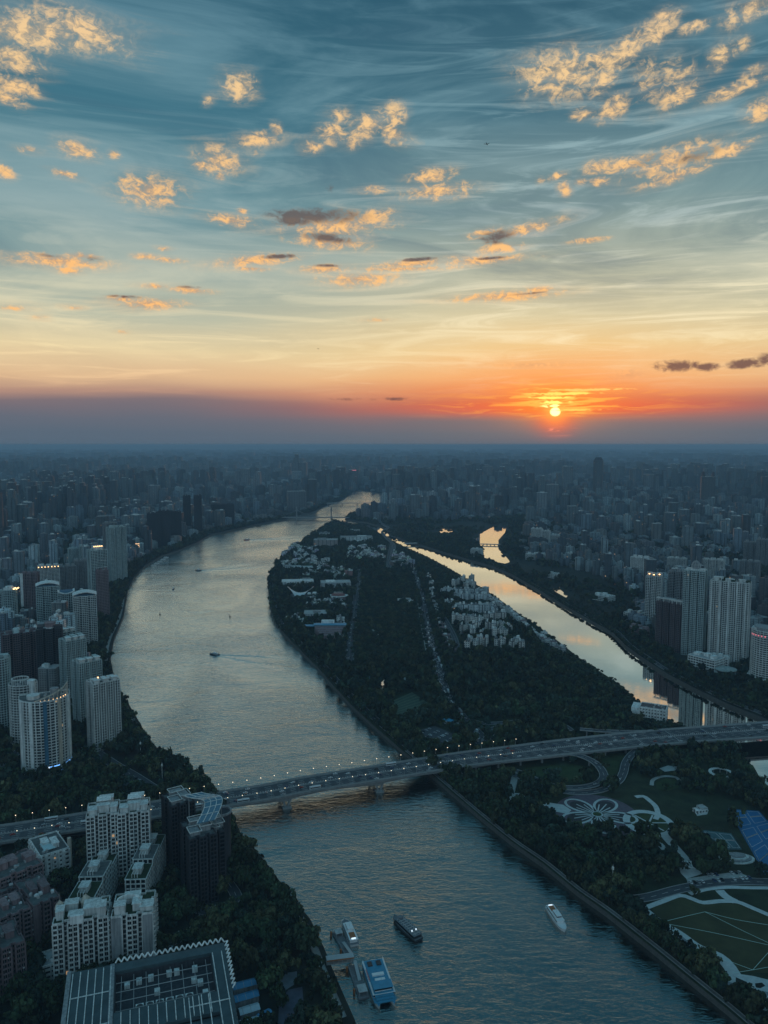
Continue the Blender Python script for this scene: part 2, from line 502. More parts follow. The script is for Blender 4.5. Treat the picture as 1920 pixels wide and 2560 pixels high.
class MB:
    """collects quads, boxes, prisms, tubes into one mesh"""
    def __init__(self):
        self.v, self.f, self.mi = [], [], []

    def face(self, pts, mi=0):
        n = len(self.v)
        self.v += [tuple(p) for p in pts]
        self.f.append(tuple(range(n, n + len(pts))))
        self.mi.append(mi)
        return self

    def box(self, x0, x1, y0, y1, z0, z1, mi=0):
        n = len(self.v)
        self.v += [(x0, y0, z0), (x1, y0, z0), (x1, y1, z0), (x0, y1, z0), (x0, y0, z1), (x1, y0, z1), (x1, y1, z1), (x0, y1, z1)]
        for q in ((0, 3, 2, 1), (4, 5, 6, 7), (0, 1, 5, 4), (1, 2, 6, 5), (2, 3, 7, 6), (3, 0, 4, 7)):
            self.f.append(tuple(n + i for i in q))
            self.mi.append(mi)
        return self

    def obox(self, c, a, hx, hy, z0, z1, mi=0):
        """box centred at c, turned by a"""
        n = len(self.v)
        ca, sa = math.cos(a), math.sin(a)
        for z in (z0, z1):
            for (x, y) in ((-hx, -hy), (hx, -hy), (hx, hy), (-hx, hy)):
                self.v.append((c[0] + x * ca - y * sa, c[1] + x * sa + y * ca, z))
        for q in ((0, 3, 2, 1), (4, 5, 6, 7), (0, 1, 5, 4), (1, 2, 6, 5), (2, 3, 7, 6), (3, 0, 4, 7)):
            self.f.append(tuple(n + i for i in q))
            self.mi.append(mi)
        return self

    def prism(self, poly, z0, z1, mi=0, top=None, bottom=False, taper=1.0):
        n, N = len(self.v), len(poly)
        if area2(poly) < 0:
            poly = poly[::-1]
        cx = sum(p[0] for p in poly) / N
        cy_ = sum(p[1] for p in poly) / N
        self.v += [(p[0], p[1], z0) for p in poly]
        self.v += [(cx + (p[0] - cx) * taper, cy_ + (p[1] - cy_) * taper, z1) for p in poly]
        for i in range(N):
            j = (i + 1) % N
            self.f.append((n + i, n + j, n + N + j, n + N + i))
            self.mi.append(mi)
        tris = tessellate_polygon([[Vector((p[0], p[1], 0)) for p in poly]])
        for t in tris:
            a, b, c = [poly[i] for i in t]
            cr = (b[0] - a[0]) * (c[1] - a[1]) - (b[1] - a[1]) * (c[0] - a[0])
            tt = t if cr > 0 else t[::-1]
            self.f.append(tuple(n + N + i for i in tt))
            self.mi.append(mi if top is None else top)
            if bottom:
                self.f.append(tuple(n + i for i in tt[::-1]))
                self.mi.append(mi)
        return self

    def tube(self, p0, p1, r0, r1=None, n=6, mi=0, cap=True):
        r1 = r0 if r1 is None else r1
        p0, p1 = Vector(p0), Vector(p1)
        ax = (p1 - p0).normalized()
        a = ax.orthogonal().normalized()
        b = ax.cross(a)
        s = len(self.v)
        for (p, r) in ((p0, r0), (p1, r1)):
            for i in range(n):
                t = 2 * math.pi * i / n
                self.v.append(tuple(p + a * math.cos(t) * r + b * math.sin(t) * r))
        for i in range(n):
            j = (i + 1) % n
            self.f.append((s + i, s + j, s + n + j, s + n + i))
            self.mi.append(mi)
        if cap:
            self.f.append(tuple(s + i for i in range(n))[::-1])
            self.f.append(tuple(s + n + i for i in range(n)))
            self.mi += [mi, mi]
        return self

    def bar(self, p0, p1, w, h, mi=0):
        """square beam between two points"""
        p0, p1 = Vector(p0), Vector(p1)
        ax = (p1 - p0).normalized()
        side = ax.cross(Vector((0, 0, 1)))
        side = side.normalized() if side.length > 1e-4 else Vector((1, 0, 0))
        up = side.cross(ax)
        s = len(self.v)
        for p in (p0, p1):
            for (x, y) in ((-1, -1), (1, -1), (1, 1), (-1, 1)):
                self.v.append(tuple(p + side * x * w / 2 + up * y * h / 2))
        for q in ((0, 1, 2, 3), (7, 6, 5, 4), (0, 4, 5, 1), (1, 5, 6, 2), (2, 6, 7, 3), (3, 7, 4, 0)):
            self.f.append(tuple(s + i for i in q))
            self.mi.append(mi)
        return self

    def mesh(self, name, mats, smooth=False):
        me = bpy.data.meshes.new(name)
        me.from_pydata(self.v, [], self.f)
        if not isinstance(mats, (list, tuple)):
            mats = [mats]
        for m in mats:
            me.materials.append(m)
        if len(mats) > 1:
            me.polygons.foreach_set('material_index', self.mi)
        if smooth:
            me.polygons.foreach_set('use_smooth', [True] * len(me.polygons))
        me.update()
        return me

    def build(self, name, mats, parent=None, loc=(0, 0, 0), rz=0.0, smooth=False):
        return mobj(name, self.mesh(name, mats, smooth), parent, loc, rz)


def area2(poly):
    return sum(poly[i][0] * poly[(i + 1) % len(poly)][1] - poly[(i + 1) % len(poly)][0] * poly[i][1] for i in range(len(poly)))


def npmesh(name, verts, faces, mats, mi=None, colors=None):
    """fast mesh from numpy arrays; faces is an (n,4) or (n,3) int array"""
    me = bpy.data.meshes.new(name)
    nf, k = faces.shape
    me.vertices.add(len(verts))
    me.vertices.foreach_set('co', np.ascontiguousarray(verts, dtype=np.float32).ravel())
    me.loops.add(nf * k)
    me.loops.foreach_set('vertex_index', faces.astype(np.int32).ravel())
    me.polygons.add(nf)
    me.polygons.foreach_set('loop_start', np.arange(0, nf * k, k, dtype=np.int32))
    me.polygons.foreach_set('loop_total', np.full(nf, k, dtype=np.int32))
    for m in (mats if isinstance(mats, (list, tuple)) else [mats]):
        me.materials.append(m)
    if mi is not None:
        me.polygons.foreach_set('material_index', mi.astype(np.int32))
    if colors is not None:
        at = me.color_attributes.new('tint', 'FLOAT_COLOR', 'POINT')
        at.data.foreach_set('color', np.ascontiguousarray(colors, dtype=np.float32).ravel())
    me.update(calc_edges=True)
    return me


def smooth_line(pts, step=12.0):
    """Catmull-Rom through pts, resampled"""
    P = [Vector(p) for p in pts]
    P = [P[0] * 2 - P[1]] + P + [P[-1] * 2 - P[-2]]
    out = []
    for i in range(1, len(P) - 2):
        a, b, c, d = P[i - 1], P[i], P[i + 1], P[i + 2]
        n = max(1, int((c - b).length / step))
        for j in range(n):
            t = j / n
            out.append(0.5 * ((2 * b) + (c - a) * t + (2 * a - 5 * b + 4 * c - d) * t * t + (3 * b - a - 3 * c + d) * t ** 3))
    out.append(P[-2])
    return out


def offset_line(pts, d):
    """offset to the left of travel by d"""
    out = []
    for i, p in enumerate(pts):
        a = pts[max(0, i - 1)]
        b = pts[min(len(pts) - 1, i + 1)]
        t = (b - a).normalized()
        out.append(p + Vector((-t.y, t.x)) * d)
    return out


def ribbon(mb, pts, w0, w1, z, mi=0, z2=None):
    """flat strip between two offsets of a line (left positive)"""
    L, Rr = offset_line(pts, w1), offset_line(pts, w0)
    zz = z if callable(z) else (lambda i: z)
    for i in range(len(pts) - 1):
        mb.face([(*Rr[i], zz(i)), (*Rr[i + 1], zz(i + 1)), (*L[i + 1], zz(i + 1)), (*L[i], zz(i))], mi)
    return mb


def along(pts, spacing, start=0.0):
    """points and headings every spacing metres"""
    out, acc, nxt = [], 0.0, start
    for i in range(len(pts) - 1):
        a, b = pts[i], pts[i + 1]
        L = (b - a).length
        while nxt <= acc + L and L > 0:
            t = (nxt - acc) / L
            dv = (b - a) / L
            out.append((a + (b - a) * t, math.atan2(dv.y, dv.x), i))
            nxt += spacing
        acc += L
    return out


def inside(poly, x, y):
    """vectorised point in polygon"""
    x = np.asarray(x, float)
    y = np.asarray(y, float)
    c = np.zeros(x.shape, bool)
    n = len(poly)
    for i in range(n):
        x0, y0 = poly[i][0], poly[i][1]
        x1, y1 = poly[(i + 1) % n][0], poly[(i + 1) % n][1]
        if y0 == y1:
            continue
        cond = ((y0 > y) != (y1 > y)) & (x < (x1 - x0) * (y - y0) / (y1 - y0) + x0)
        c ^= cond
    return c


# a coarse map of what is already taken on the ground (4 m cells), so trees and houses keep off roads
CELL, GX0, GY0, GNX, GNY = 4.0, -1600.0, 150.0, 800, 900
OCC = np.zeros((GNY, GNX), bool)
_gx = GX0 + (np.arange(GNX) + 0.5) * CELL
_gy = GY0 + (np.arange(GNY) + 0.5) * CELL


def occupy_poly(poly, grow=0.0):
    xs = [p[0] for p in poly]
    ys = [p[1] for p in poly]
    i0, i1 = int((min(xs) - grow - GX0) / CELL), int((max(xs) + grow - GX0) / CELL) + 1
    j0, j1 = int((min(ys) - grow - GY0) / CELL), int((max(ys) + grow - GY0) / CELL) + 1
    i0, j0 = max(i0, 0), max(j0, 0)
    i1, j1 = min(i1, GNX), min(j1, GNY)
    if i1 <= i0 or j1 <= j0:
        return
    mx, my = np.meshgrid(_gx[i0:i1], _gy[j0:j1])
    OCC[j0:j1, i0:i1] |= inside(poly, mx, my)


def occupy_disc(c, r):
    i0, i1 = max(int((c[0] - r - GX0) / CELL), 0), min(int((c[0] + r - GX0) / CELL) + 1, GNX)
    j0, j1 = max(int((c[1] - r - GY0) / CELL), 0), min(int((c[1] + r - GY0) / CELL) + 1, GNY)
    if i1 <= i0 or j1 <= j0:
        return
    mx, my = np.meshgrid(_gx[i0:i1], _gy[j0:j1])
    OCC[j0:j1, i0:i1] |= (mx - c[0]) ** 2 + (my - c[1]) ** 2 < r * r


def occupy_line(pts, r):
    for (p, a, i) in along(pts, max(3.0, r * 0.6)):
        occupy_disc(p, r)


def occ_at(x, y):
    i = np.clip(((np.asarray(x) - GX0) / CELL).astype(int), 0, GNX - 1)
    j = np.clip(((np.asarray(y) - GY0) / CELL).astype(int), 0, GNY - 1)
    return OCC[j, i]


# ------------------------------------------------------------------ land and water
WZ = -4.0
px_left = [(960, 2760), (885, 2560), (856, 2494), (833, 2440), (810, 2382), (775, 2309), (717, 2240), (679, 2185), (640, 2135), (600, 2090), (575, 2027),
           (521, 1963), (471, 1925), (417, 1905), (370, 1851), (336, 1790), (307, 1743), (285, 1695), (276, 1651), (285, 1601), (309, 1543), (320, 1477),
           (336, 1446), (363, 1417), (405, 1392), (444, 1379), (494, 1358), (525, 1339), (579, 1327), (640, 1313), (717, 1298), (783, 1281),
           (825, 1261), (856, 1250), (871, 1239), (868, 1232), (862, 1227)]
px_nbank_main = [(887, 1226), (918, 1229), (949, 1234), (965, 1244), (949, 1269), (910, 1279), (871, 1292), (862, 1299), (890, 1304)]
px_nchan = [(918, 1308), (949, 1317), (976, 1329), (995, 1346), (1018, 1356), (1060, 1367), (1103, 1381), (1180, 1404), (1238, 1421), (1280, 1439),
            (1338, 1473), (1415, 1520), (1481, 1558), (1531, 1585), (1565, 1620), (1608, 1651), (1666, 1690), (1739, 1728), (1820, 1767), (1920, 1807), (2100, 1890), (2400, 2030)]
px_isl_w = [(829, 1308), (806, 1323), (775, 1342), (733, 1377), (690, 1416), (677, 1446), (671, 1470), (673, 1490), (682, 1535), (690, 1566), (736, 1616), (794, 1674),
            (833, 1720), (879, 1770), (941, 1828), (1010, 1888), (1084, 1950), (1141, 2000), (1199, 2050), (1280, 2116), (1357, 2170), (1442, 2240), (1519, 2295),
            (1627, 2381), (1720, 2458), (1820, 2540), (1900, 2610), (2100, 2780)]
px_isl_e = [(906, 1311), (933, 1320), (952, 1330), (968, 1340), (999, 1356), (1026, 1369), (1060, 1383), (1099, 1402), (1141, 1426), (1188, 1453), (1242, 1486),
            (1280, 1515), (1338, 1552), (1396, 1594), (1465, 1648), (1511, 1675), (1558, 1706), (1592, 1740), (1654, 1790), (1739, 1822), (1800, 1850), (1855, 1888),
            (1886, 1919), (1905, 1954), (1930, 1985), (2050, 2080), (2250, 2230)]


def shore(lst):
    return [G(x, y, WZ) for (x, y) in lst]


S_left, S_nmain, S_nch, S_iw = map(shore, (px_left, px_nbank_main, px_nchan, px_isl_w))
S_ie = [G(x, y, 6.5 if 930 < x < 1640 else 3.0 if x < 1750 else 0.0) for (x, y) in px_isl_e]     # surveyed along the tree tops of the near bank
FARY = 42000.0
left_poly = S_left + [Vector((-236, 5320)), Vector((-900, FARY)), Vector((-34000, FARY)), Vector((-34000, 0)), Vector((S_left[0].x, 60))]
right_poly = [Vector((-236, 5320))] + S_nmain + S_nch + [Vector((34000, 300)), Vector((34000, FARY)), Vector((-900, FARY))]
isl_poly = S_iw + [Vector((900, 350))] + S_ie[::-1] + [Vector((S_iw[0].x + 40, S_iw[0].y - 10))]


def smooth_poly_part(pts, step):
    return smooth_line(pts, step)


M_soil = mat('soil', (0.022, 0.028, 0.022), 0.95, var=0.5, nscale=0.05)
M_wall = mat('embankment', (0.10, 0.105, 0.10), 0.85, var=0.25, nscale=0.4)
M_pave = mat('paving', (0.40, 0.42, 0.41), 0.85, var=0.18, nscale=0.35)
M_asph = mat('asphalt', (0.075, 0.08, 0.09), 0.85, var=0.25, nscale=0.15)
M_grass = mat('lawn', (0.040, 0.062, 0.022), 0.95, var=0.35, nscale=0.08)
M_paint = mat('road_paint', (0.6, 0.6, 0.58), 0.7)

land_left = MB().prism([tuple(p) for p in left_poly], -9, 0, 1, top=0).build('ground', [M_soil, M_wall])
tag(land_left, 'dark built-up land along the left river bank, reaching the horizon', kind='structure')
land_right = MB().prism([tuple(p) for p in right_poly], -9, 0, 1, top=0).build('ground', [M_soil, M_wall])
tag(land_right, 'dark built-up land beyond the side channel on the right', kind='structure')
land_isl = MB().prism([tuple(p) for p in isl_poly], -9, 0, 1, top=0).build('island_ground', [mat('park_ground', (0.028, 0.040, 0.020), 0.95, var=0.5, nscale=0.06), M_wall])
tag(land_isl, 'long wooded island between the river and the side channel', kind='structure')

M_river = water_mat('river_water', 0.72, (0.90, 0.97, 0.93), 0.07, 3.2, 0.27)
M_calm = water_mat('calm_water', 0.012, (1.0, 0.97, 0.90), 0.015, 3.0, 0.45)
river = MB().face([(-2500, -400, WZ), (3500, -400, WZ), (3500, 9000, WZ), (-2500, 9000, WZ)]).build('river', M_river)
tag(river, 'wide rippled teal river winding into the distance', kind='structure')
chan_poly = [S_nmain[-1]] + [p + Vector((6, 14)) for p in S_nch] + [p + Vector((-8, -12)) for p in S_ie[::-1]]
chan = MB()
for i in range(min(len(S_nch), len(S_ie)) - 1):
    pass
chan.prism([tuple(p) for p in chan_poly], WZ - 0.5, WZ + 0.05)
channel = chan.build('side_channel', M_calm)
tag(channel, 'calm side channel mirroring the pale orange sky', kind='structure')
lakes = [([(1180, 1346), (1207, 1331), (1240, 1313), (1267, 1313), (1263, 1331), (1246, 1350), (1246, 1373), (1265, 1392), (1276, 1405), (1263, 1409), (1240, 1405), (1235, 1399), (1208, 1394), (1206, 1380), (1200, 1365), (1186, 1356)], 'park lake with a footbridge, glowing orange beyond the channel'),
         ([(1097, 1325), (1110, 1322), (1132, 1324), (1134, 1330), (1118, 1333), (1101, 1332)], 'small bright pond left of the park lake'),
         ([(1037, 1321), (1050, 1322), (1060, 1325), (1058, 1327), (1044, 1326)], 'narrow pale pond beside the far tip of the channel'),
         ([(1377, 1471), (1394, 1473), (1396, 1462), (1402, 1475), (1410, 1482), (1419, 1490), (1415, 1494), (1395, 1483)], 'small jagged pond glowing beside the channel road'),
         ([(945, 1711), (952, 1704), (960, 1697), (966, 1703), (973, 1711), (968, 1720), (952, 1721)], 'small pond glowing cream among the island trees')]
for (pl, lb) in lakes:
    pp = [tuple(G(x, y)) for (x, y) in pl]
    o = MB().prism(pp, -1.0, 0.06).build('pond', M_calm)
    tag(o, lb, kind='structure')
    cxm = np.mean([p[0] for p in pp])
    cym = np.mean([p[1] for p in pp])
    for sh in (0, -22, -44):
        occupy_poly([(cxm + (p[0] - cxm) * 1.1, cym + (p[1] - cym) * 1.1 + (sh if cym > 1300 else sh * .6)) for p in pp])


# ------------------------------------------------------------------ roads, bridge, ramps
S = 2.5922
ORG = {1: (0, 1900), 2: (640, 1900), 3: (1280, 1900), 4: (0, 1350), 5: (640, 1350), 6: (1280, 1350), 7: (0, 1080), 8: (640, 1080), 9: (1280, 1050)}


def sv(o, x, y):
    """survey sheet coordinates to photograph coordinates"""
    return (ORG[o][0] + x / S, ORG[o][1] + y / S)


def gz(o, pts, z=0.0):
    return [G(*sv(o, x, y), z) for (x, y) in pts]


M_concrete = mat('concrete', (0.30, 0.31, 0.31), 0.85, var=0.18, nscale=0.2)
M_rail = mat('railing', (0.42, 0.43, 0.43), 0.6)
M_white = mat('white_paint', (0.72, 0.73, 0.72), 0.5, var=0.08)
M_lamp = mat('lamp_glow', (1, 0.9, 0.7), 0.4, emit=((1.0, 0.80, 0.52), 2.4))
M_lampw = mat('lamp_glow_warm', (1, 0.8, 0.5), 0.4, emit=((1.0, 0.55, 0.22), 5.0))
M_dark = mat('dark_metal', (0.05, 0.055, 0.06), 0.5)
M_glass = mat('window_glass', (0.012, 0.014, 0.017), 0.25, spec=0.18)

DZ = 9.0
nb = Vector((-0.29, 0.957))
_u = [tuple(G(x, y, DZ)) for (x, y) in ((0, 2064), (228, 2029), (432, 1996), (640, 1965), (756, 1943), (871, 1925), (987, 1906.5), (1142, 1882), (1280, 1865), (1415, 1848), (1627, 1826), (1920, 1804))]
_u = [(_u[0][0] - 80, _u[0][1] - 26)] + _u + [(_u[-1][0] + 240, _u[-1][1] + 48)]
_w = [34, 34, 34.5, 35, 35, 35.5, 36, 36.5, 37, 39, 42, 44, 47, 48]
_ul = smooth_line([Vector(p) for p in _u], 6.0)
_ws = np.interp([p.x for p in _ul], [p[0] for p in _u], _w)
BR_U = _ul
BR_L = [p - nb * w for p, w in zip(_ul, _ws)]
BR_C = [(a + b) / 2 for a, b in zip(BR_U, BR_L)]
NBR = len(BR_C)


def br_at(f):
    """line at fraction f from the near edge (0) to the far edge (1)"""
    return [b + (a - b) * f for a, b in zip(BR_U, BR_L)]


def sheet(mb, A, B, z, mi=0):
    for i in range(len(A) - 1):
        mb.face([(*A[i], z), (*A[i + 1], z), (*B[i + 1], z), (*B[i], z)], mi)
    return mb


bridge = thing('river_bridge', 'long multi-lane concrete road bridge crossing the river from bank to island', 'bridge', (0, 740, 0))
bridge.location = (0, 0, 0)
pier_x = [-245, -150, -52, 42]          # where the deep parts of the girder sit over the water


def girder_depth(x):
    d = min(abs(x - q) for q in (-97, -8, 80, -188))
    return 1.8 + 2.2 * max(0.0, 1 - d / 44.0) ** 1.6


gm = MB()
for i in range(NBR - 1):
    a0, a1, b0, b1 = BR_L[i], BR_L[i + 1], BR_U[i], BR_U[i + 1]
    d0, d1 = girder_depth(a0.x), girder_depth(a1.x)
    for (p, q, s) in ((a0, a1, 1), (b0, b1, -1)):
        n_ = nb * (1.4 * s)
        f1 = [(*p, DZ - 0.9), (*q, DZ - 0.9), (*q, DZ - 0.02), (*p, DZ - 0.02)]
        f2 = [(*(p + n_ * 1.6), DZ - d0 - 0.9), (*(q + n_ * 1.6), DZ - d1 - 0.9), (*(q + n_ * 1.2), DZ - 0.9), (*(p + n_ * 1.2), DZ - 0.9)]
        f3 = [(*(p + n_ * 1.2), DZ - 0.9), (*(q + n_ * 1.2), DZ - 0.9), (*q, DZ - 0.9), (*p, DZ - 0.9)]
        for f_ in (f1, f2, f3):
            gm.face(f_ if s == 1 else f_[::-1])
    gm.face([(*(b0 - nb * 2.2), DZ - d0 - 0.9), (*(b1 - nb * 2.2), DZ - d1 - 0.9), (*(a1 + nb * 2.2), DZ - d1 - 0.9), (*(a0 + nb * 2.2), DZ - d0 - 0.9)])
gm.build('girder', M_concrete, bridge)
sheet(MB(), BR_L, BR_U, DZ).build('deck', M_asph, bridge)
for (f0, f1) in ((0.004, 0.075), (0.925, 0.996)):
    sheet(MB(), br_at(f0), br_at(f1), DZ + 0.15).build('footway', M_pave, bridge)
for (f0, nm) in ((0.003, 'parapet'), (0.075, 'parapet'), (0.925, 'parapet'), (0.997, 'parapet')):
    pm = MB()
    L = br_at(f0)
    for i in range(0, NBR - 1):
        pm.bar((*L[i], DZ + 0.65), (*L[i + 1], DZ + 0.65), 0.28, 0.9)
    pm.build(nm, M_concrete, bridge)
mk = MB()
for f0 in (0.195, 0.305, 0.40, 0.60, 0.695, 0.805):
    L = br_at(f0)
    for i in range(0, NBR - 1, 2):
        mk.bar((*L[i], DZ + 0.012), (*L[i + 1], DZ + 0.012), 0.32, 0.02)
for f0 in (0.088, 0.478, 0.522, 0.912):
    L = br_at(f0)
    for i in range(0, NBR - 1):
        mk.bar((*L[i], DZ + 0.012), (*L[i + 1], DZ + 0.012), 0.28, 0.02)
mk.build('lane_marking', M_paint, bridge)['kind'] = 'stuff'
md = MB()
Lm = br_at(0.5)
for i in range(NBR - 1):
    md.bar((*Lm[i], DZ + 0.35), (*Lm[i + 1], DZ + 0.35), 0.7, 0.7)
md.build('median_barrier', M_concrete, bridge)
po = MB()
for (p, a, i) in along(Lm, 2.6):
    po.obox((p.x, p.y), a, 0.14, 0.14, DZ + 0.7, DZ + 1.7)
po.build('median_fence', M_white, bridge)['kind'] = 'stuff'
for (p, a, i) in along(BR_C, 46.0, 20):
    if p.x < 280:
        continue
    jm = MB()
    jm.obox((p.x, p.y), a + math.pi / 2, 17.5, 0.35, DZ + 0.02, DZ + 0.05)
    jm.build('expansion_joint', M_rail, bridge)
# piers in the water: pedestal, two leaning legs, cap; plain columns on land
for q in (-97, -8, 80):
    i = min(range(NBR), key=lambda j: abs(BR_C[j].x - q))
    for (f0, sgn) in ((0.10, -1), (0.90, 1)):
        c = BR_L[i] + (BR_U[i] - BR_L[i]) * f0
        pr = MB()
        pr.obox(c, R(17), 4.2, 3.2, WZ - 4, WZ + 1.4)
        zt = DZ - girder_depth(c.x) - 0.95
        for s in (-1, 1):
            b = c + Vector((math.cos(R(17)), math.sin(R(17)))) * 1.2 * s
            tp = c + Vector((math.cos(R(17)), math.sin(R(17)))) * 3.6 * s
            pr.bar((*b, WZ + 1.4), (*tp, zt), 1.6, 1.9)
        pr.obox(c, R(17), 4.6, 1.6, zt - 0.7, zt)
        pr.build('pier', M_concrete, bridge)
for (p, a, i) in along(BR_C, 26.0, 4):
    if -215 < p.x < 95 or p.x > 330 and p.x < 520:
        continue
    for s in (-0.62, 0.62):
        c = p + (BR_U[i] - BR_L[i]) * 0.5 * s
        zt = DZ - girder_depth(c.x) - 0.92
        MB().obox(c, a, 0.9, 0.9, -0.5, zt).obox(c, a, 2.2, 1.1, zt - 0.8, zt).build('column', M_concrete, bridge)
occupy_line(BR_C, 24)

# ramps: paved ribbon with kerbs, at a height given along the line
def ramp(name, label, pts, w, zf, cat='road', walls=True, centre=True, group=None, material=None):
    L = smooth_line(pts, 5.0)
    n = len(L)
    zl = [zf(i / (n - 1)) for i in range(n)]
    t = thing(name, label, None, (0, 0, 0), 0, group)
    t['kind'] = 'structure'
    mb = MB()
    ribbon(mb, L, -w / 2, w / 2, lambda i: zl[i])
    mb.build('carriageway', material or M_asph, t)
    for s in (-1, 1):
        km = MB()
        O = offset_line(L, s * (w / 2 + 0.25))
        for i in range(n - 1):
            km.bar((*O[i], zl[i] + 0.25), (*O[i + 1], zl[i + 1] + 0.25), 0.55, 0.9 if walls else 0.3)
        km.build('parapet' if walls else 'kerb', M_concrete, t)
    if centre:
        cm = MB()
        for i in range(0, n - 1, 2):
            cm.bar((*L[i], zl[i] + 0.012), (*L[i + 1], zl[i + 1] + 0.012), 0.3, 0.02)
        cm.build('lane_marking', M_paint, t)['kind'] = 'stuff'
    if max(zl) > 2.5:
        um = MB()
        for (p, a, i) in along(L, 22.0, 8):
            if zl[i] > 2.2:
                um.obox(p, a, 0.8, 0.8, -0.5, zl[i] - 1.0)
        for i in range(n - 1):
            if zl[i] > 1.2:
                um.bar((*L[i], zl[i] - 0.6), (*L[i + 1], zl[i + 1] - 0.6), w * 0.7, 0.9)
        if um.v:
            um.build('ramp_support', M_concrete, t)['kind'] = 'stuff'
    occupy_line(L, w / 2 + (7 if name == 'avenue' else 3))
    return L


def lerp(a, b, t):
    return a + (b - a) * max(0.0, min(1.0, t))


loop_pts = gz(6, [(330, 1408), (450, 1424), (540, 1462), (588, 1512), (592, 1550), (545, 1580), (460, 1592), (360, 1588), (250, 1568), (160, 1535), (90, 1500), (20, 1478)], 4)
LOOP = ramp('loop_ramp', 'curled loop ramp circling a lawn below the bridge', loop_pts, 8.0, lambda t: lerp(DZ - 0.05, 0.5, (t - 0.05) / 0.65))
sramp_pts = gz(6, [(1010, 1322), (890, 1346), (800, 1382), (742, 1438), (722, 1500), (690, 1548), (620, 1592), (530, 1616), (410, 1622), (280, 1606), (170, 1576), (70, 1530), (-10, 1490)], 3)
SRAMP = ramp('curved_ramp', 'S-curved slip road swinging off the bridge around the loop', sramp_pts, 8.0, lambda t: lerp(DZ - 0.05, 0.4, t / 0.5))
isl_pts = gz(5, [(860, 178), (868, 100), (885, 20)])
ramp('avenue', 'short straight avenue near the far tip of the island', isl_pts, 14, lambda t: 0.25, walls=False)
AVE = ramp('avenue', 'long busy avenue running down the island east of the park', gz(5, [(1020, 185), (1042, 260), (1075, 370), (1100, 500), (1130, 640), (1160, 760), (1185, 830), (1202, 910), (1225, 985), (1256, 1055), (1300, 1110), (1345, 1165), (1400, 1222), (1445, 1270), (1470, 1322)]),
           15, lambda t: 0.25, walls=False)
AVW = ramp('avenue', 'straight tree-lined avenue along the west side of the island park', gz(5, [(672, 190), (655, 330), (632, 500), (612, 650), (606, 785)]), 13, lambda t: 0.25, walls=False)
PATHW = ramp('park_path', 'pale footpath just inside the west edge of the park', gz(5, [(686, 196), (672, 350), (652, 560), (638, 720)]), 5, lambda t: 0.2, walls=False, centre=False, material=M_pave)
PATHE = ramp('park_path', 'pale footpath just inside the east edge of the park', gz(5, [(1005, 195), (1036, 300), (1075, 540), (1112, 730)]), 5, lambda t: 0.2, walls=False, centre=False, material=M_pave)
ramp('side_road', 'road through the apartment blocks on the island', gz(5, [(1215, 500), (1250, 560), (1285, 630), (1322, 750)]), 9, lambda t: 0.25, walls=False)
CONN = ramp('slip_road', 'slip road skirting the wooded mound above the bridge', gz(5, [(1385, 1168), (1480, 1190), (1600, 1186), (1700, 1176), (1850, 1176), (1960, 1196), (2010, 1240), (2035, 1278)]), 8, lambda t: lerp(0.25, DZ - 0.1, (t - 0.72) / 0.28), walls=False)
ramp('slip_road', 'slip road rising from the white building to the bridge deck', gz(6, [(440, 1226), (560, 1236), (700, 1242), (860, 1244)], DZ), 7, lambda t: DZ - 0.04)
ramp('slip_road', 'slip road curving round the traffic island beside the bridge', gz(5, [(1430, 1225), (1520, 1226), (1590, 1205), (1660, 1190)]), 7, lambda t: 0.27, walls=False)
ramp('slip_road', 'tight curve at the foot of the avenue by the bridge', gz(5, [(1560, 1225), (1525, 1262), (1522, 1300), (1545, 1330)]), 6, lambda t: 0.29, walls=False)
PROM = smooth_line([p + Vector((9, 6)) for p in S_iw[4:16]], 8.0)
ramp('riverside_road', 'grey riverside road along the island embankment above the bridge', PROM, 9, lambda t: 0.22, walls=False)
PROM2 = smooth_line([p + Vector((2.6, 2.8)) for p in S_iw[15:28]], 8.0)
ramp('riverside_walk', 'narrow riverside walk along the island embankment below the bridge', PROM2, 2.4, lambda t: 0.2, walls=False, centre=False, material=mat('worn_paving', (0.16, 0.17, 0.17), .9, var=.3, nscale=.2))
LBANK = smooth_line([p + Vector((-7, 0)) for p in S_left[1:22]], 8.0)
ramp('riverside_walk', 'narrow riverside walk along the left bank', LBANK, 4, lambda t: 0.2, walls=False, centre=False, material=M_pave)
NBK = smooth_line([p + Vector((8, 9)) for p in S_nch[8:21]], 8.0)
ramp('riverside_road', 'road along the far bank of the side channel', NBK, 8, lambda t: 0.2, walls=False)
ramp('street', 'dim street running behind the towers on the left bank', gz(1, [(-60, 90), (80, -20), (180, -110)]), 10, lambda t: 0.2, walls=False)
LST = ramp('street', 'street of parked cars beside the left bank above the bridge', gz(1, [(560, -90), (740, 30), (860, 100), (1000, 190)]), 12, lambda t: 0.2, walls=False)
ramp('street', 'street crossing the dark gardens under the bridge approach', gz(1, [(-80, 560), (100, 520), (330, 490), (560, 470)]), 9, lambda t: 0.2, walls=False)
PKR = ramp('park_road', 'dark road crossing the lower park behind the lawn', gz(3, [(740, 912), (900, 888), (1090, 838), (1300, 800), (1500, 790), (1720, 796)]), 9, lambda t: 0.25, walls=False)
ramp('street', 'curved driveway at the foot of the dark towers', gz(1, [(1260, 960), (1330, 985), (1420, 960), (1500, 930), (1530, 880), (1480, 800)]), 8, lambda t: 0.2, walls=False)
ramp('street', 'street leading from the dark towers down to the car park', gz(1, [(1330, 1000), (1310, 1060), (1230, 1120), (1120, 1180), (1010, 1200)]), 8, lambda t: 0.2, walls=False)
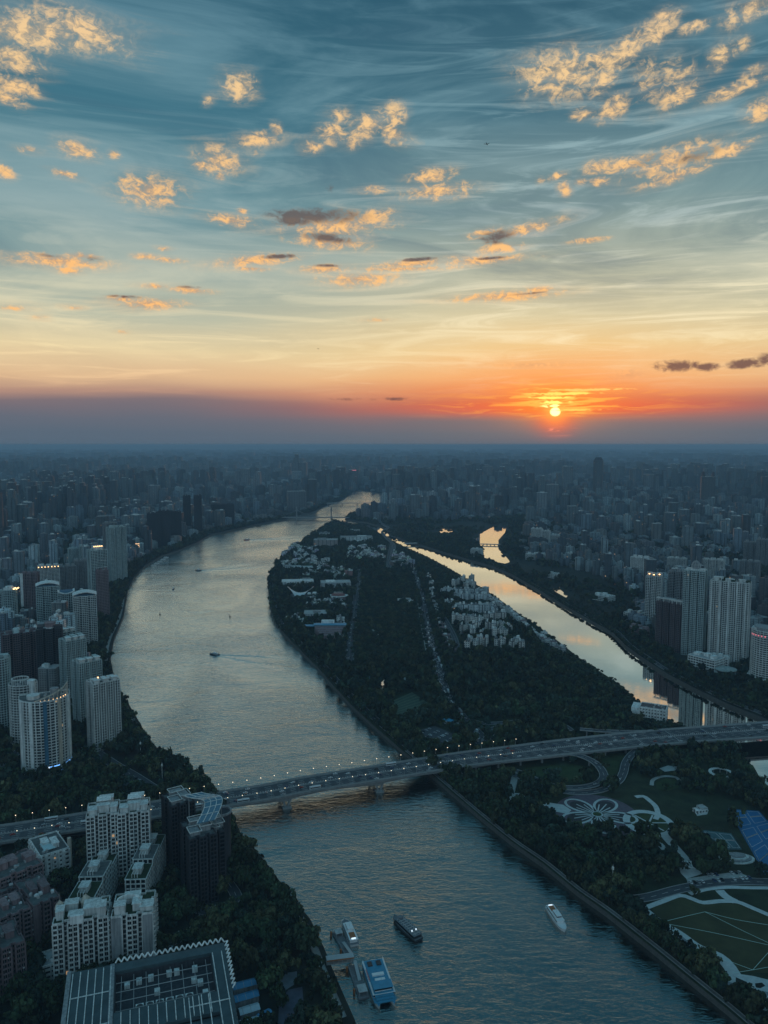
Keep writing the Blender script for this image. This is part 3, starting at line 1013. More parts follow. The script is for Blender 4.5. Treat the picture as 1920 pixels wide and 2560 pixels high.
ramp('slip_road', 'straight path joining the ramp to the pale plaza', gz(3, [(20, 90), (10, 150), (-10, 230)]), 6, lambda t: 0.2, walls=False, centre=False, material=M_pave)


# ------------------------------------------------------------------ street lamps on the bridge
def make_lamp():
    t = thing('street_lamp', 'lit street lamp on the near edge of the river bridge', 'street lamp', (0, 0, 0), 0, 'street lamps along the near edge of the bridge')
    MB().tube((0, 0, 0), (0, 0, 8.0), 0.14, 0.08, 6).build('pole', M_rail, t)
    MB().bar((0, 0, 8.0), (0, 1.2, 8.3), 0.1, 0.1).build('arm', M_rail, t)
    MB().box(-0.28, 0.28, 0.9, 1.5, 8.1, 8.4).build('lamp_head', M_lamp, t)
    return t


lamp0 = make_lamp()
first = True
for (f0, flip, gname, lb) in ((0.012, 0, 'street lamps along the near edge of the bridge', 'lit street lamp on the near edge of the river bridge'),
                              (0.988, math.pi, 'street lamps along the far edge of the bridge', 'lit street lamp on the far edge of the river bridge')):
    for (p, a, i) in along(br_at(f0), 13.9, 6 if flip == 0 else 0):
        if p.x < -335 or p.x > 152:
            continue
        if first:
            lamp0.location = (*p, DZ)
            lamp0.rotation_euler = (0, 0, a + flip)
            first = False
        else:
            dup(lamp0, (*p, DZ), a + flip, lb, gname)


# ------------------------------------------------------------------ vehicles
def car_proto(kind, paint, loc):
    t = thing('car', '%s car' % kind, 'car', loc)
    b = MB()
    prof = [(-2.2, 0.35), (-2.25, 0.85), (-1.55, 0.95), (-1.0, 1.45), (0.55, 1.45), (1.15, 0.98), (2.15, 0.82), (2.25, 0.38)]
    for s in (-1, 1):
        pts = [(x, s * (0.9 if z < 1.0 else 0.72), z) for (x, z) in prof]
        b.face(pts if s == -1 else pts[::-1])
    for i in range(len(prof)):
        (x0, z0), (x1, z1) = prof[i], prof[(i + 1) % len(prof)]
        y0, y1 = (0.9 if z0 < 1.0 else 0.72), (0.9 if z1 < 1.0 else 0.72)
        b.face([(x0, y0, z0), (x0, -y0, z0), (x1, -y1, z1), (x1, y1, z1)][::-1])
    b.build('body', paint, t)
    g = MB()
    for s in (-1, 1):
        q = [(-1.3, s * 0.88, 1.02), (0.95, s * 0.88, 1.02), (0.5, s * 0.75, 1.38), (-0.95, s * 0.75, 1.38)]
        g.face(q if s == -1 else q[::-1])
    g.face([(1.17, 0.8, 1.0), (1.17, -0.8, 1.0), (0.62, -0.68, 1.43), (0.62, 0.68, 1.43)][::-1])
    g.face([(-1.55, 0.8, 1.0), (-1.55, -0.8, 1.0), (-1.06, -0.68, 1.43), (-1.06, 0.68, 1.43)])
    g.build('window', M_glass, t)
    for x in (-1.4, 1.4):
        MB().tube((x, -0.95, 0.34), (x, 0.95, 0.34), 0.34, 0.34, 8).build('wheel', M_dark, t)
    return t


def bus_proto(paint, loc):
    t = thing('bus', 'white bus', 'bus', loc)
    MB().box(-5.6, 5.6, -1.25, 1.25, 0.4, 3.0).box(-2.5, 0.5, -0.8, 0.8, 3.0, 3.25).build('body', paint, t)
    MB().box(-5.3, 5.2, -1.27, 1.27, 1.35, 2.3).box(5.55, 5.63, -1.1, 1.1, 1.2, 2.6).build('window', M_glass, t)
    for x in (-3.4, 3.6):
        MB().tube((x, -1.3, 0.45), (x, 1.3, 0.45), 0.45, 0.45, 8).build('wheel', M_dark, t)
    return t


CARP = [('white', mat('car_white', (0.62, 0.64, 0.65), 0.3, spec=0.5)), ('silver', mat('car_silver', (0.36, 0.38, 0.4), 0.28, spec=0.6)),
        ('black', mat('car_black', (0.02, 0.021, 0.024), 0.25, spec=0.6)), ('dark blue', mat('car_blue', (0.03, 0.06, 0.14), 0.3, spec=0.5)), ('red', mat('car_red', (0.3, 0.03, 0.025), 0.3, spec=0.5))]
PROTO = {}


def put_car(kind, x, y, z, a, where, group):
    lb = '%s car %s' % (kind, where)
    grp = '%s cars %s' % (kind, group)
    if kind not in PROTO:
        if kind == 'white bus':
            t = bus_proto(CARP[0][1], (x, y, z))
        else:
            t = car_proto(kind, dict(CARP)[kind], (x, y, z))
        t.rotation_euler = (0, 0, a)
        PROTO[kind] = t
    else:
        t = dup(PROTO[kind], (x, y, z), a)
    if kind == 'white bus':
        lb, grp = 'white bus %s' % where, 'white buses %s' % group
    t['label'], t['group'] = lb, grp
    return t


rc = random.Random(3)
KINDS = ['white', 'white', 'silver', 'silver', 'black', 'white', 'dark blue', 'white bus', 'white', 'red']
ORD = ['nearest', 'second', 'third', 'fourth', 'fifth', 'sixth', 'seventh', 'farthest']


def br_part(x):
    return ('beside the left-bank flats' if x < -170 else 'over the left water' if x < -50 else 'over the right water' if x < 70
            else 'near the island car park' if x < 170 else 'above the loop ramp' if x < 300 else 'at its right end')


for li, (f0, sgn) in enumerate(((0.14, 1), (0.25, 1), (0.352, 1), (0.44, 1), (0.56, -1), (0.648, -1), (0.75, -1), (0.86, -1))):
    L = br_at(f0)
    s = rc.uniform(0, 40)
    pts = along(L, 1.0)
    while s < len(pts) - 1:
        p, a, i = pts[int(s)]
        if -345 < p.x < 470:
            kd = rc.choice(KINDS)
            put_car(kd, p.x, p.y, DZ + 0.01, a + (0 if sgn > 0 else math.pi), 'in the %s lane of the bridge %s' % (ORD[li], br_part(p.x)), 'on the river bridge')
        s += rc.uniform(16, 105)
for (L, nm, z, gap) in ((AVE, 'on the long island avenue', 0.26, 13), (AVW, 'on the western park avenue', 0.26, 50)):
    for off in (-4.6, -1.6, 1.6, 4.6):
        pts = along(offset_line(L, off), 1.0)
        s = rc.uniform(0, 30)
        while s < len(pts):
            p, a, i = pts[int(s)]
            k2 = gap if p.y < 1500 else gap * 3.2
            pl = int(np.interp(s, [0, len(pts)], [0, 5.99]))
            put_car(rc.choice(KINDS), p.x, p.y, z, a + (math.pi if off > 0 else 0), '%s, %s' % (nm, ['at its far end', 'beyond the flats', 'beside the row houses', 'by the junction', 'beside the sports field', 'at its near end'][pl]), nm)
            s += rc.uniform(0.6, 2.0) * k2
for (L, ts, nm) in ((SRAMP, (30, 72, 128, 150), 'on the curved slip road below the bridge'), (LOOP, (40, 90), 'on the loop ramp below the bridge')):
    pts = along(L, 1.0)
    for s in ts:
        p, a, i = pts[min(s, len(pts) - 1)]
        tt = i / (len(L) - 1)
        z = lerp(DZ - 0.05, 0.4, tt / 0.5) if L is SRAMP else lerp(DZ - 0.05, 0.5, (tt - 0.05) / 0.65)
        put_car(rc.choice(['white', 'silver']), p.x, p.y, z + 0.02, a, nm, nm)


def parking(name, label, poly, a, rows, cols, dx, dy, where, fill=0.8, mt=None):
    pp = [tuple(p) for p in poly]
    o = MB().prism(pp, -0.3, 0.14).build(name, mt or M_asph)
    tag(o, label, kind='structure')
    occupy_poly(pp)
    c = Vector((sum(p[0] for p in pp) / len(pp), sum(p[1] for p in pp) / len(pp)))
    ca, sa = math.cos(a), math.sin(a)
    for r in range(rows):
        for q in range(cols):
            if rc.random() > fill:
                continue
            u, v = (q - (cols - 1) / 2) * dx, (r - (rows - 1) / 2) * dy
            x, y = c.x + u * ca - v * sa, c.y + u * sa + v * ca
            if inside(pp, [x], [y])[0]:
                put_car(rc.choice(['white', 'white', 'silver', 'black', 'silver', 'dark blue']), x, y, 0.15, a + math.pi / 2 + rc.choice((0, math.pi)), '%s, %s row from the camera' % (where, ORD[r]), where)


parking('car_park', 'open car park on the island just above the bridge', gz(5, [(1040, 1235), (1160, 1205), (1275, 1255), (1370, 1290), (1290, 1330), (1150, 1345), (1090, 1300)]), R(50), 5, 9, 3.2, 13, 'parked on the island above the bridge', 0.75)
parking('car_park', 'car park beside the park road near the blue courts', gz(3, [(1130, 770), (1290, 745), (1460, 725), (1560, 765), (1400, 778), (1140, 800)]), R(8), 2, 16, 3.4, 8, 'parked near the blue sports courts', 0.8, M_pave)
parking('car_park', 'small car park behind the zigzag-edged roof', gz(1, [(1000, 1180), (1060, 1150), (1200, 1115), (1190, 1170), (1120, 1230), (1010, 1240)]), R(10), 3, 7, 3.0, 8, 'parked behind the zigzag-edged roof', 0.75)
parking('car_park', 'row of parked cars at the foot of the dark towers', gz(1, [(1310, 1010), (1420, 970), (1540, 935), (1550, 960), (1430, 1010), (1330, 1040)]), R(17), 2, 12, 3.0, 8, 'parked at the foot of the dark towers', 0.75)
parking('car_park', 'car park beside the left bank above the bridge', gz(1, [(740, 120), (860, 110), (1010, 190), (1030, 215), (960, 235), (800, 160)]), R(-38), 5, 12, 3.0, 8, 'parked beside the left bank above the bridge', 0.72)


# ------------------------------------------------------------------ towers
def fac(name, c, var=0.14):
    return mat('facade_' + name, c, 0.75, var=var, nscale=0.22, objvar=0.05, streak=0.34)


F_PALE = fac('pale', (0.68, 0.71, 0.69))
F_WHITE = fac('white', (0.80, 0.83, 0.81))
F_GREY = fac('grey', (0.30, 0.32, 0.33))
F_CREAM = fac('cream', (0.55, 0.50, 0.42))
F_BROWN = fac('brown', (0.17, 0.13, 0.14))
F_PINK = fac('pink', (0.27, 0.20, 0.21))
F_DARK = fac('dark', (0.05, 0.054, 0.064))
F_TEAL = fac('teal', (0.46, 0.57, 0.57))
F_BLUE = fac('blue_glass', (0.06, 0.17, 0.26))
M_roof = mat('roof_felt', (0.12, 0.13, 0.13), 0.9, var=0.35, nscale=0.25)
M_roofl = mat('roof_light', (0.42, 0.44, 0.44), 0.85, var=0.25, nscale=0.3)
M_green = mat('roof_garden', (0.03, 0.05, 0.025), 0.95, var=0.4, nscale=0.3)
M_led = mat('led_blue', (0.2, 0.4, 0.8), 0.4, emit=((0.16, 0.45, 1.0), 1.6))
M_ledw = mat('led_white', (0.8, 0.9, 1), 0.4, emit=((0.75, 0.9, 1.0), 0.9))
M_pinkled = mat('led_pink', (0.9, 0.3, 0.35), 0.4, emit=((1.0, 0.22, 0.26), 0.6))
M_warmwin = mat('lit_window', (0.9, 0.6, 0.3), 0.4, emit=((1.0, 0.58, 0.28), 2.2))


def fp_rect(w, d):
    return [(-w / 2, -d / 2), (w / 2, -d / 2), (w / 2, d / 2), (-w / 2, d / 2)]


def fp_oval(w, d, n=28):
    return [(w / 2 * math.cos(2 * math.pi * i / n), d / 2 * math.sin(2 * math.pi * i / n)) for i in range(n)]


def fp_bow(w, d, n=14):
    """flat back, bowed front"""
    pts = [(w / 2, d / 2), (-w / 2, d / 2)]
    for i in range(n + 1):
        t = math.pi + math.pi * i / n
        pts.append((w / 2 * math.cos(t), d * 0.15 + d * 0.65 * math.sin(t)))
    return pts


def fp_cren(w, d, nb_, dep, sides=1):
    """front and back with alternating deep light wells"""
    pts = []
    k = 2 * nb_ - 1
    for i in range(k):
        y = -d / 2 if i % 2 == 0 else -d / 2 + dep
        wi = w * (1.35 if i % 2 == 0 else 0.65) / (nb_ * 1.35 + (nb_ - 1) * 0.65)
        x0 = pts[-1][0] if pts else -w / 2
        pts += [(x0, y), (x0 + wi, y)]
    front = pts[:]
    right = [(w / 2, -d * 0.18), (w / 2 - dep * 0.7, -d * 0.18), (w / 2 - dep * 0.7, d * 0.18), (w / 2, d * 0.18)] if sides else []
    back = [(-x, -y) for (x, y) in front]
    left = [(-x, -y) for (x, y) in right]
    return front + right + back + left


def inset(poly, d):
    n = len(poly)
    out = []
    s = 1 if area2(poly) > 0 else -1
    for i in range(n):
        p0, p1, p2 = Vector(poly[i - 1]), Vector(poly[i]), Vector(poly[(i + 1) % n])
        a, b = (p1 - p0).normalized(), (p2 - p1).normalized()
        na, nb2 = Vector((-a.y, a.x)) * s, Vector((-b.y, b.x)) * s
        q = na + nb2
        q = q / max(0.35, (1 + na.dot(nb2)))
        out.append(tuple(p1 + q * d))
    return out


M_dimwin = mat('dim_lit_window', (0.5, 0.35, 0.2), 0.4, emit=((1.0, 0.6, 0.3), 0.35))


def make_tower(label, loc, rz, fp, H, wall, storey=3.15, band=1.15, bay=3.6, pier=0.7, proud=0.45, fine=False, windows=False, solid=(), roof='boxes',
               cat='tower block', name='apartment_tower', group=None, core=None, base_h=0.0, seed=0, accent=None, roofmat=None, skip_piers=False, panel=None):
    """glass core, floor bands and piers standing proud of it, parapet and roof works"""
    rr = random.Random(seed * 77 + 5)
    t = thing(name, label, cat, loc, rz, group)
    core_fp = inset(fp, proud)
    MB().prism(core_fp, -0.5, H - 0.05, 0, top=1).build('glass_core', [core or M_glass, roofmat or M_roof], t)
    ns = max(2, int(round((H - base_h) / storey)))
    st = (H - base_h) / ns
    if area2(fp) < 0:
        fp = fp[::-1]
    bmesh_ = MB().prism(fp, 0, band, bottom=True).mesh('floor_band', wall)
    if fine:
        for i in range(ns):
            mobj('floor_band', bmesh_, t, (0, 0, base_h + i * st))
    else:
        bm_ = MB()
        for i in range(ns):
            bm_.prism(fp, base_h + i * st, base_h + i * st + band, bottom=True)
        bm_.build('floor_bands', wall, t)['kind'] = 'stuff'
    if base_h > 0:
        MB().prism(inset(fp, -0.8), -0.5, base_h * 0.82).build('podium', wall, t)
    pm = MB().box(-pier / 2, pier / 2, -proud - 0.06, proud, 0, H).mesh('pier', wall)
    pj = MB()
    n = len(fp)
    wcount = 0
    for i in range(n):
        a, b = Vector(fp[i]), Vector(fp[(i + 1) % n])
        L = (b - a).length
        if L < 1.6:
            continue
        e = (b - a) / L
        ang = math.atan2(e.y, e.x)
        nout = Vector((e.y, -e.x))
        if i in solid:
            c = (a + b) / 2 + nout * 0.05
            MB().obox(c, ang, L / 2 - 0.05, 0.35, 0.0, H - 0.4).build('wall_panel', panel or accent or wall, t)
            continue
        nb2 = max(1, int(round(L / bay)))
        if not skip_piers:
            for j in range(nb2 + 1):
                if j == nb2 and L > 3:
                    continue
                p = a + e * (L * j / nb2)
                if fine:
                    mobj('pier', pm, t, (p.x, p.y, 0), ang)
                else:
                    pj.obox(p, ang, pier / 2, proud, 0, H)
        facing = (Matrix.Rotation(rz, 2) @ nout).dot(Vector((loc[0], loc[1])).normalized()) < -0.1
        if windows and facing and wcount < 290:
            ww = L / nb2 - pier - 0.5
            if ww > 0.8:
                wm = MB().box(-ww / 2, ww / 2, -0.10, 0.10, 0, st - band - 0.1).box(-0.06, 0.06, -0.16, 0.0, 0, st - band - 0.1, 1).mesh('window', [M_glass, M_rail])
                wl = wm.copy()
                wl.materials[0] = M_dimwin
                for s_ in range(ns):
                    for j in range(nb2):
                        if wcount >= 290:
                            break
                        p = a + e * (L * (j + 0.5) / nb2) - nout * (proud + 0.02)
                        mobj('window', wm if rr.random() > .005 else wl, t, (p.x, p.y, base_h + s_ * st + band + 0.04), ang)
                        wcount += 1
                if L > 4.2 and nb2 >= 2:
                    bw = L / nb2
                    bl = MB().box(-bw * .46, bw * .46, -1.35, 0, 0, .18).box(-bw * .46, bw * .46, -1.4, -1.28, .18, 1.15).box(-bw * .46, -bw * .43, -1.35, 0, .18, 1.15).box(bw * .43, bw * .46, -1.35, 0, .18, 1.15).mesh('balcony', wall)
                    ac = MB().box(-.45, .45, -.5, 0, 0, .7).mesh('air_conditioner', M_roofl)
                    for s_ in range(1, ns):
                        for j in range(nb2):
                            p = a + e * (L * (j + .5) / nb2) + nout * .02
                            if j % 2 == 0:
                                mobj('balcony', bl, t, (p.x, p.y, base_h + s_ * st + band - .3), ang)
                            elif rr.random() < .35:
                                mobj('air_conditioner', ac, t, (p.x + rr.uniform(-.6, .6), p.y, base_h + s_ * st + .1), ang)
    if pj.v:
        pj.build('piers', wall, t)['kind'] = 'stuff'
    # parapet ring
    pr = MB()
    inn = inset(fp, 0.45)
    for i in range(n):
        j = (i + 1) % n
        a, b, c, d = fp[i], fp[j], inn[j], inn[i]
        pr.face([(*a, H), (*b, H), (*b, H + 1.2), (*a, H + 1.2)])
        pr.face([(*d, H + 1.2), (*c, H + 1.2), (*c, H), (*d, H)])
        pr.face([(*a, H + 1.2), (*b, H + 1.2), (*c, H + 1.2), (*d, H + 1.2)])
    pr.prism(inset(fp, 0.2), H - 0.6, H + 0.02)
    rf = pr.build('roof', wall if roof != 'felt' else M_roof, t)
    xs = [p[0] for p in fp]
    ys = [p[1] for p in fp]
    w, d = max(xs) - min(xs), max(ys) - min(ys)
    MB().prism(inset(fp, 0.5), H + 0.02, H + 0.06).build('roof_deck', roofmat or M_roof, rf)
    if roof in ('boxes', 'boxes2'):
        for q in range(2 if w < 22 else 3):
            hx, hy, hh = rr.uniform(0.07, 0.13) * w, rr.uniform(0.12, 0.2) * d, rr.uniform(2.6, 5.5)
            cx = (q - (0.5 if w < 22 else 1)) * w * 0.32 + rr.uniform(-1, 1)
            cy2 = rr.uniform(-0.12, 0.12) * d
            MB().box(cx - hx, cx + hx, cy2 - hy, cy2 + hy, H, H + hh).box(cx - hx - 0.4, cx + hx + 0.4, cy2 - hy - 0.4, cy2 + hy + 0.4, H + hh, H + hh + 0.35).build('lift_house', wall, rf)
        for q in range(2):
            cx, cy2 = rr.uniform(-0.35, 0.35) * w, rr.uniform(-0.35, 0.35) * d
            MB().tube((cx, cy2, H), (cx, cy2, H + 2.2), 1.1, 1.1, 10).build('water_tank', M_rail, rf)
    if fine:
        for q in range(9):
            cx, cy2 = rr.uniform(-.4, .4) * w, rr.uniform(-.34, .34) * d
            if inside(inset(fp, 1.2), [cx], [cy2])[0]:
                sx, sy, sz = rr.uniform(.5, 1.5), rr.uniform(.5, 1.3), rr.uniform(.7, 1.9)
                MB().obox((cx, cy2), rr.uniform(0, 1.5), sx, sy, H + .06, H + sz).build('roof_unit', rr.choice((M_rail, M_roofl, F_GREY, M_white)), rf)
    occupy_poly([tuple(Matrix.Rotation(rz, 2) @ (Vector(p) * 1.12) + Vector(loc[:2])) for p in fp])
    return t


def spot(cx, by, wpx, ty, depth, turn=0.0):
    """location, turn, width and height of a block from its surveyed front base and top"""
    g = G(cx, by)
    rz = -math.atan2(g.x, g.y) + R(turn)
    w = wpx * MPP(g) / max(0.3, abs(math.cos(R(turn))))
    back = Vector((-math.sin(rz), math.cos(rz)))
    c = g + back * (depth / 2)
    return (c.x, c.y, 0.0), rz, w, HT(cx, ty, g.y)


# ---- left bank
def left_bank():
    # A round tower with slanted crown
    loc, rz, w, H = spot(119, 1937, 118, 1756, 34)
    fp = fp_bow(w, 34, 16)
    t = make_tower('pale round-fronted tower with a slanted lit crown and blue lights at its foot', loc, rz, fp, H, F_PALE, bay=4.2, pier=1.0, band=1.0, fine=True, windows=True, base_h=7, roof='none', seed=1, cat='tower')
    for k_ in range(3, 16, 3):                                      # coloured vertical strips of the bow
        x, y = fp[k_ + 1]
        a = math.atan2(fp[k_ + 2][1] - fp[k_][1], fp[k_ + 2][0] - fp[k_][0])
        MB().obox((x, y - 0.1), a, 1.9, 0.75, 7, H + 0.6).build('bay_strip', {9: F_BLUE, 12: F_CREAM}.get(k_, F_WHITE), t)
    cr = MB()
    front = fp[8:18]
    for i in range(len(front) - 1):
        h0, h1 = 1.5 + 13.0 * i / 9, 1.5 + 13.0 * (i + 1) / 9
        a, b = Vector(front[i]) * 0.93, Vector(front[i + 1]) * 0.93
        cr.bar((*a, H + h0), (*b, H + h1), 0.9, 1.3)
        cr.bar((*a, H), (*a, H + h0), 0.9, 1.2)
    cr.bar((*b, H), (*b, H + h1), 0.9, 1.2)
    cr.build('slanted_crown', F_CREAM, t)
    for i in range(len(front) - 1):
        a = Vector(front[i]) * 0.9
        MB().obox(a, 0, 0.6, 0.6, H + 0.8, H + 1.5).build('crown_light', M_warmwin, t)
    MB().prism(fp_oval(13, 13, 16), H, H + 4).build('drum', F_PALE, t, (-w * 0.22, 2, 0))
    MB().prism(fp_oval(9, 9, 14), H, H + 7).build('drum', F_GREY, t, (w * 0.2, 8, 0))
    lm = MB()
    for i in range(9, 17):
        a, b = Vector(fp[i]) * 1.03, Vector(fp[i + 1]) * 1.03
        lm.bar((*a, 8.0), (*b, 8.0), 0.25, 0.8)
    lm.build('led_strip', M_led, t)
    lm = MB()
    for i in range(12, 16):
        a, b = Vector(fp[i]) * 1.045, Vector(fp[i + 1]) * 1.045
        lm.bar((*a, 2.2), (*b, 2.2), 0.25, 0.9)
    lm.build('led_strip', M_led, t)
    MB().obox(Vector(fp[10]) * 1.045, R(-15), 2.4, 0.2, 7.3, 8.8).build('illuminated_sign', M_ledw, t)
    # B ring-crowned tower behind it
    loc, rz, w, H = spot(64, 1862, 66, 1716, 28)
    t = make_tower('pale tower with an open ring crown, just behind the round-fronted tower', loc, rz, fp_oval(w, 28, 24), H, F_PALE, bay=3.4, band=1.2, fine=True, roof='none', seed=2, cat='tower')
    rg = MB()
    for i in range(20):
        t0, t1 = 2 * math.pi * i / 20, 2 * math.pi * (i + 1) / 20
        p, q = Vector((9 * math.cos(t0) - 3, 9 * math.sin(t0))), Vector((9 * math.cos(t1) - 3, 9 * math.sin(t1)))
        rg.bar((*p, H), (*p, H + 6), 0.7, 0.7)
        rg.bar((*p, H + 6), (*q, H + 6), 1.0, 0.9)
    rg.build('ring_crown', F_PALE, t)
    MB().prism(fp_oval(9, 9, 14), 0, H + 5).build('stair_drum', F_WHITE, t, (w * 0.28, -9, 0))
    # C cut by the frame
    loc, rz, w, H = spot(8, 1822, 46, 1650, 26)
    make_tower('pale tower with an oval roof cut off by the left picture edge', loc, rz, fp_oval(w, 26, 22), H, F_TEAL, bay=3.6, band=1.1, fine=True, seed=3, cat='tower')
    # D riverside slabs in echelon
    for i, (cx, by, wp, ty, dp, tn, lb) in enumerate((
            (272, 1872, 62, 1706, 22, 22, 'nearest of the pale riverside slabs, canopied roof with orange lights'),
            (232, 1822, 52, 1655, 22, 24, 'second pale riverside slab from the bridge, flat canopies on its roof'),
            (196, 1768, 46, 1600, 22, 24, 'third pale riverside slab from the bridge, stepped roofline'),
            (172, 1722, 40, 1580, 22, 24, 'rearmost of the pale riverside slabs, lights on its roof'))):
        loc, rz, w, H = spot(cx, by, wp, ty, dp, tn)
        t = make_tower(lb, loc, rz, fp_cren(w, dp, 4, 2.6), H, F_TEAL if i else F_PALE, bay=3.2, band=0.9, pier=0.7, fine=i < 2, seed=10 + i, cat='tower block')
        for k_ in range(3):
            x = (-0.33 + 0.33 * k_) * w
            MB().box(x - 3.6, x + 3.6, -dp / 2 - 0.8, -dp / 2 + 6.2, H + 4.2, H + 4.8).box(x - 2.6, x + 2.6, -dp / 2 + 0.6, -dp / 2 + 5, H, H + 4.2).build('roof_canopy', F_WHITE, t)
        if i in (0, 3):
            for k_ in range(4):
                MB().obox((rc.uniform(-0.4, 0.45) * w, rc.uniform(-0.1, 0.4) * dp), 0, 0.55, 0.55, H + 1.2, H + 2.4).build('roof_light', M_lampw, t)
    # E dark twin towers behind
    for i, (cx, by, wp, ty, tn, lb) in enumerate(((60, 1740, 84, 1584, 6, 'dark ribbed slab behind the ring-crowned tower, dish on its roof'), (129, 1752, 58, 1574, -4, 'dark ribbed tower with a red-brown drum on its roof'))):
        loc, rz, w, H = spot(cx, by, wp, ty, 24, tn)
        t = make_tower(lb, loc, rz, fp_cren(w, 24, 4 if i == 0 else 3, 4.5), H, F_BROWN if i == 0 else F_DARK, bay=2.8, band=1.2, pier=0.7, seed=20 + i, roofmat=M_roofl)
        if i == 0:
            MB().prism(fp_oval(11, 11, 16), H, H + 6, taper=0.8).build('roof_drum', F_TEAL, t, (-w * 0.1, 0, 0))
            MB().prism(fp_oval(8, 8, 12), H + 1, H + 7, taper=0.3).build('dish', F_WHITE, t, (w * 0.42, 3, 0))
        else:
            MB().prism(fp_oval(13, 13, 18), H, H + 7).prism(fp_oval(15, 15, 18), H + 7, H + 8).build('roof_drum', F_PINK, t, (1, -1, 0))
            MB().prism(fp_oval(14, 14, 18), H, H + 1.6).build('roof_rim', F_WHITE, t, (1, -1.5, 0))
    # F wave-roof group
    for i, (cx, by, wp, ty, lb) in enumerate(((124, 1604, 52, 1468, 'teal tower under the left crest of the wave-shaped roof'), (170, 1606, 38, 1484, 'teal tower under the trough of the wave-shaped roof'),
                                               (216, 1618, 54, 1492, 'teal tower under the right crest of the wave-shaped roof'))):
        loc, rz, w, H = spot(cx, by, wp, ty, 26)
        t = make_tower(lb, loc, rz, fp_cren(w, 26, 3, 2.2), H, F_TEAL if i < 2 else F_PALE, bay=3.1, band=1.1, seed=30 + i, roof='none')
        cv = MB()
        for k_ in range(12):
            x0, x1 = (-0.5 + k_ / 12) * w * 1.05, (-0.5 + (k_ + 1) / 12) * w * 1.05
            sg = -1 if i == 1 else 1
            z0, z1 = [H + 7 + sg * 4.5 * math.cos(math.pi * 0.95 * x / w) - (2 if i == 1 else 3) for x in (x0, x1)]
            cv.face([(x0, -15, z0), (x1, -15, z1), (x1, 13, z1), (x0, 13, z0)])
            cv.face([(x0, -15, z0 - 1.3), (x0, 13, z0 - 1.3), (x1, 13, z1 - 1.3), (x1, -15, z1 - 1.3)])
            cv.face([(x0, -15, z0 - 1.3), (x1, -15, z1 - 1.3), (x1, -15, z1), (x0, -15, z0)])
            cv.face([(x1, 13, z1 - 1.3), (x0, 13, z0 - 1.3), (x0, 13, z0), (x1, 13, z1)])
        cv.build('wave_roof', F_WHITE, t)
        MB().box(-w * 0.4, w * 0.4, -9, 10, H, H + 3.6).build('penthouse', F_BLUE, t)
    # G, H riverside further on
    loc, rz, w, H = spot(253, 1545, 38, 1376, 24, 18)
    t = make_tower('tall riverside tower with a stepped lit crown and a white frame on its face', loc, rz, fp_cren(w, 24, 2, 2.4), H, F_TEAL, bay=3.0, band=1.2, seed=41)
    MB().prism(fp_rect(w * 0.55, 13), H, H + 9).build('crown', F_PALE, t)
    for k_ in range(5):
        MB().obox(((k_ - 2) * w * 0.12, -6.8), 0, 0.6, 0.4, H + 7, H + 8.6).build('crown_light', M_lampw, t)
    for k_ in range(4):
        MB().bar((-w * 0.12, -12.6, H * (0.55 + 0.1 * k_)), (w * 0.42, -12.6, H * (0.55 + 0.1 * k_)), 0.5, 0.7).build('face_frame', F_WHITE, t)
    loc, rz, w, H = spot(262, 1540, 26, 1422, 18, 18)
    make_tower('plain brown slab standing in front of the stepped riverside tower', (loc[0] + 8, loc[1] - 24, 0), rz, fp_rect(w, 16), H, F_PINK, bay=3.4, band=1.9, seed=42)
    for i, (cx, by, wp, ty, dp, tn, wl, lb) in enumerate((
            (300, 1456, 36, 1318, 22, 30, F_TEAL, 'tall ribbed slab at the bend of the left bank'),
            (284, 1440, 24, 1308, 22, 30, F_GREY, 'grey ribbed slab hidden behind the tall slab at the bend'),
            (28, 1585, 34, 1477, 24, 0, F_TEAL, 'grey tower with a terraced round top at the left picture edge'),
            (4, 1585, 24, 1484, 24, 0, F_TEAL, 'narrow ribbed tower cut off by the left picture edge, beside the terraced top'),
            (75, 1528, 38, 1434, 22, -14, F_PINK, 'brick-brown slab with a pale corner strip, left of the wave-shaped roof'),
            (124, 1492, 50, 1416, 22, 0, F_PALE, 'pale ribbed tower with warm roof lights behind the wave-shaped roof'),
            (172, 1478, 38, 1416, 24, 10, F_GREY, 'grey ribbed block behind the right of the wave-shaped roof'),
            (206, 1470, 30, 1402, 24, 10, F_GREY, 'grey block with a stepped top beside the riverside tower'),
            (186, 1424, 22, 1372, 20, 10, F_TEAL, 'narrow block with a rounded roof behind the grey ribbed block'),
            (214, 1424, 22, 1366, 20, 10, F_TEAL, 'narrow block with a small spire behind the stepped block'))):
        loc, rz, w, H = spot(cx, by, wp, ty, dp, tn)
        t = make_tower(lb, loc, rz, fp_cren(w, dp, 3, 2.4) if i != 2 else fp_oval(w, dp, 20), H, wl, bay=3.0, band=1.2, seed=50 + i)
        if i == 5:
            for k_ in range(7):
                MB().obox(((k_ - 3) * w * 0.15, -dp / 2 - 0.3), 0, 0.8, 0.3, H - 1.8, H - 0.4).build('roof_light', M_lampw, t)
        if i == 2:
            MB().prism(fp_oval(w * 0.8, dp * 0.8, 18), H, H + 4).prism(fp_oval(w * 0.55, dp * 0.55, 18), H + 4, H + 7).build('terrace', F_PALE, t)
            for k_ in range(6):
                MB().obox((w * 0.3 + k_ * 1.6, -dp * 0.3), 0, 0.7, 0.6, H + 1 + (k_ % 3), H + 2.6 + (k_ % 3)).build('roof_light', M_lampw, t)
        if i == 4:
            MB().box(-w / 2 - 0.3, -w / 2 + 5, -dp / 2 - 0.5, -dp / 2 + 3, 0, H + 0.6).build('corner_strip', F_WHITE, t)
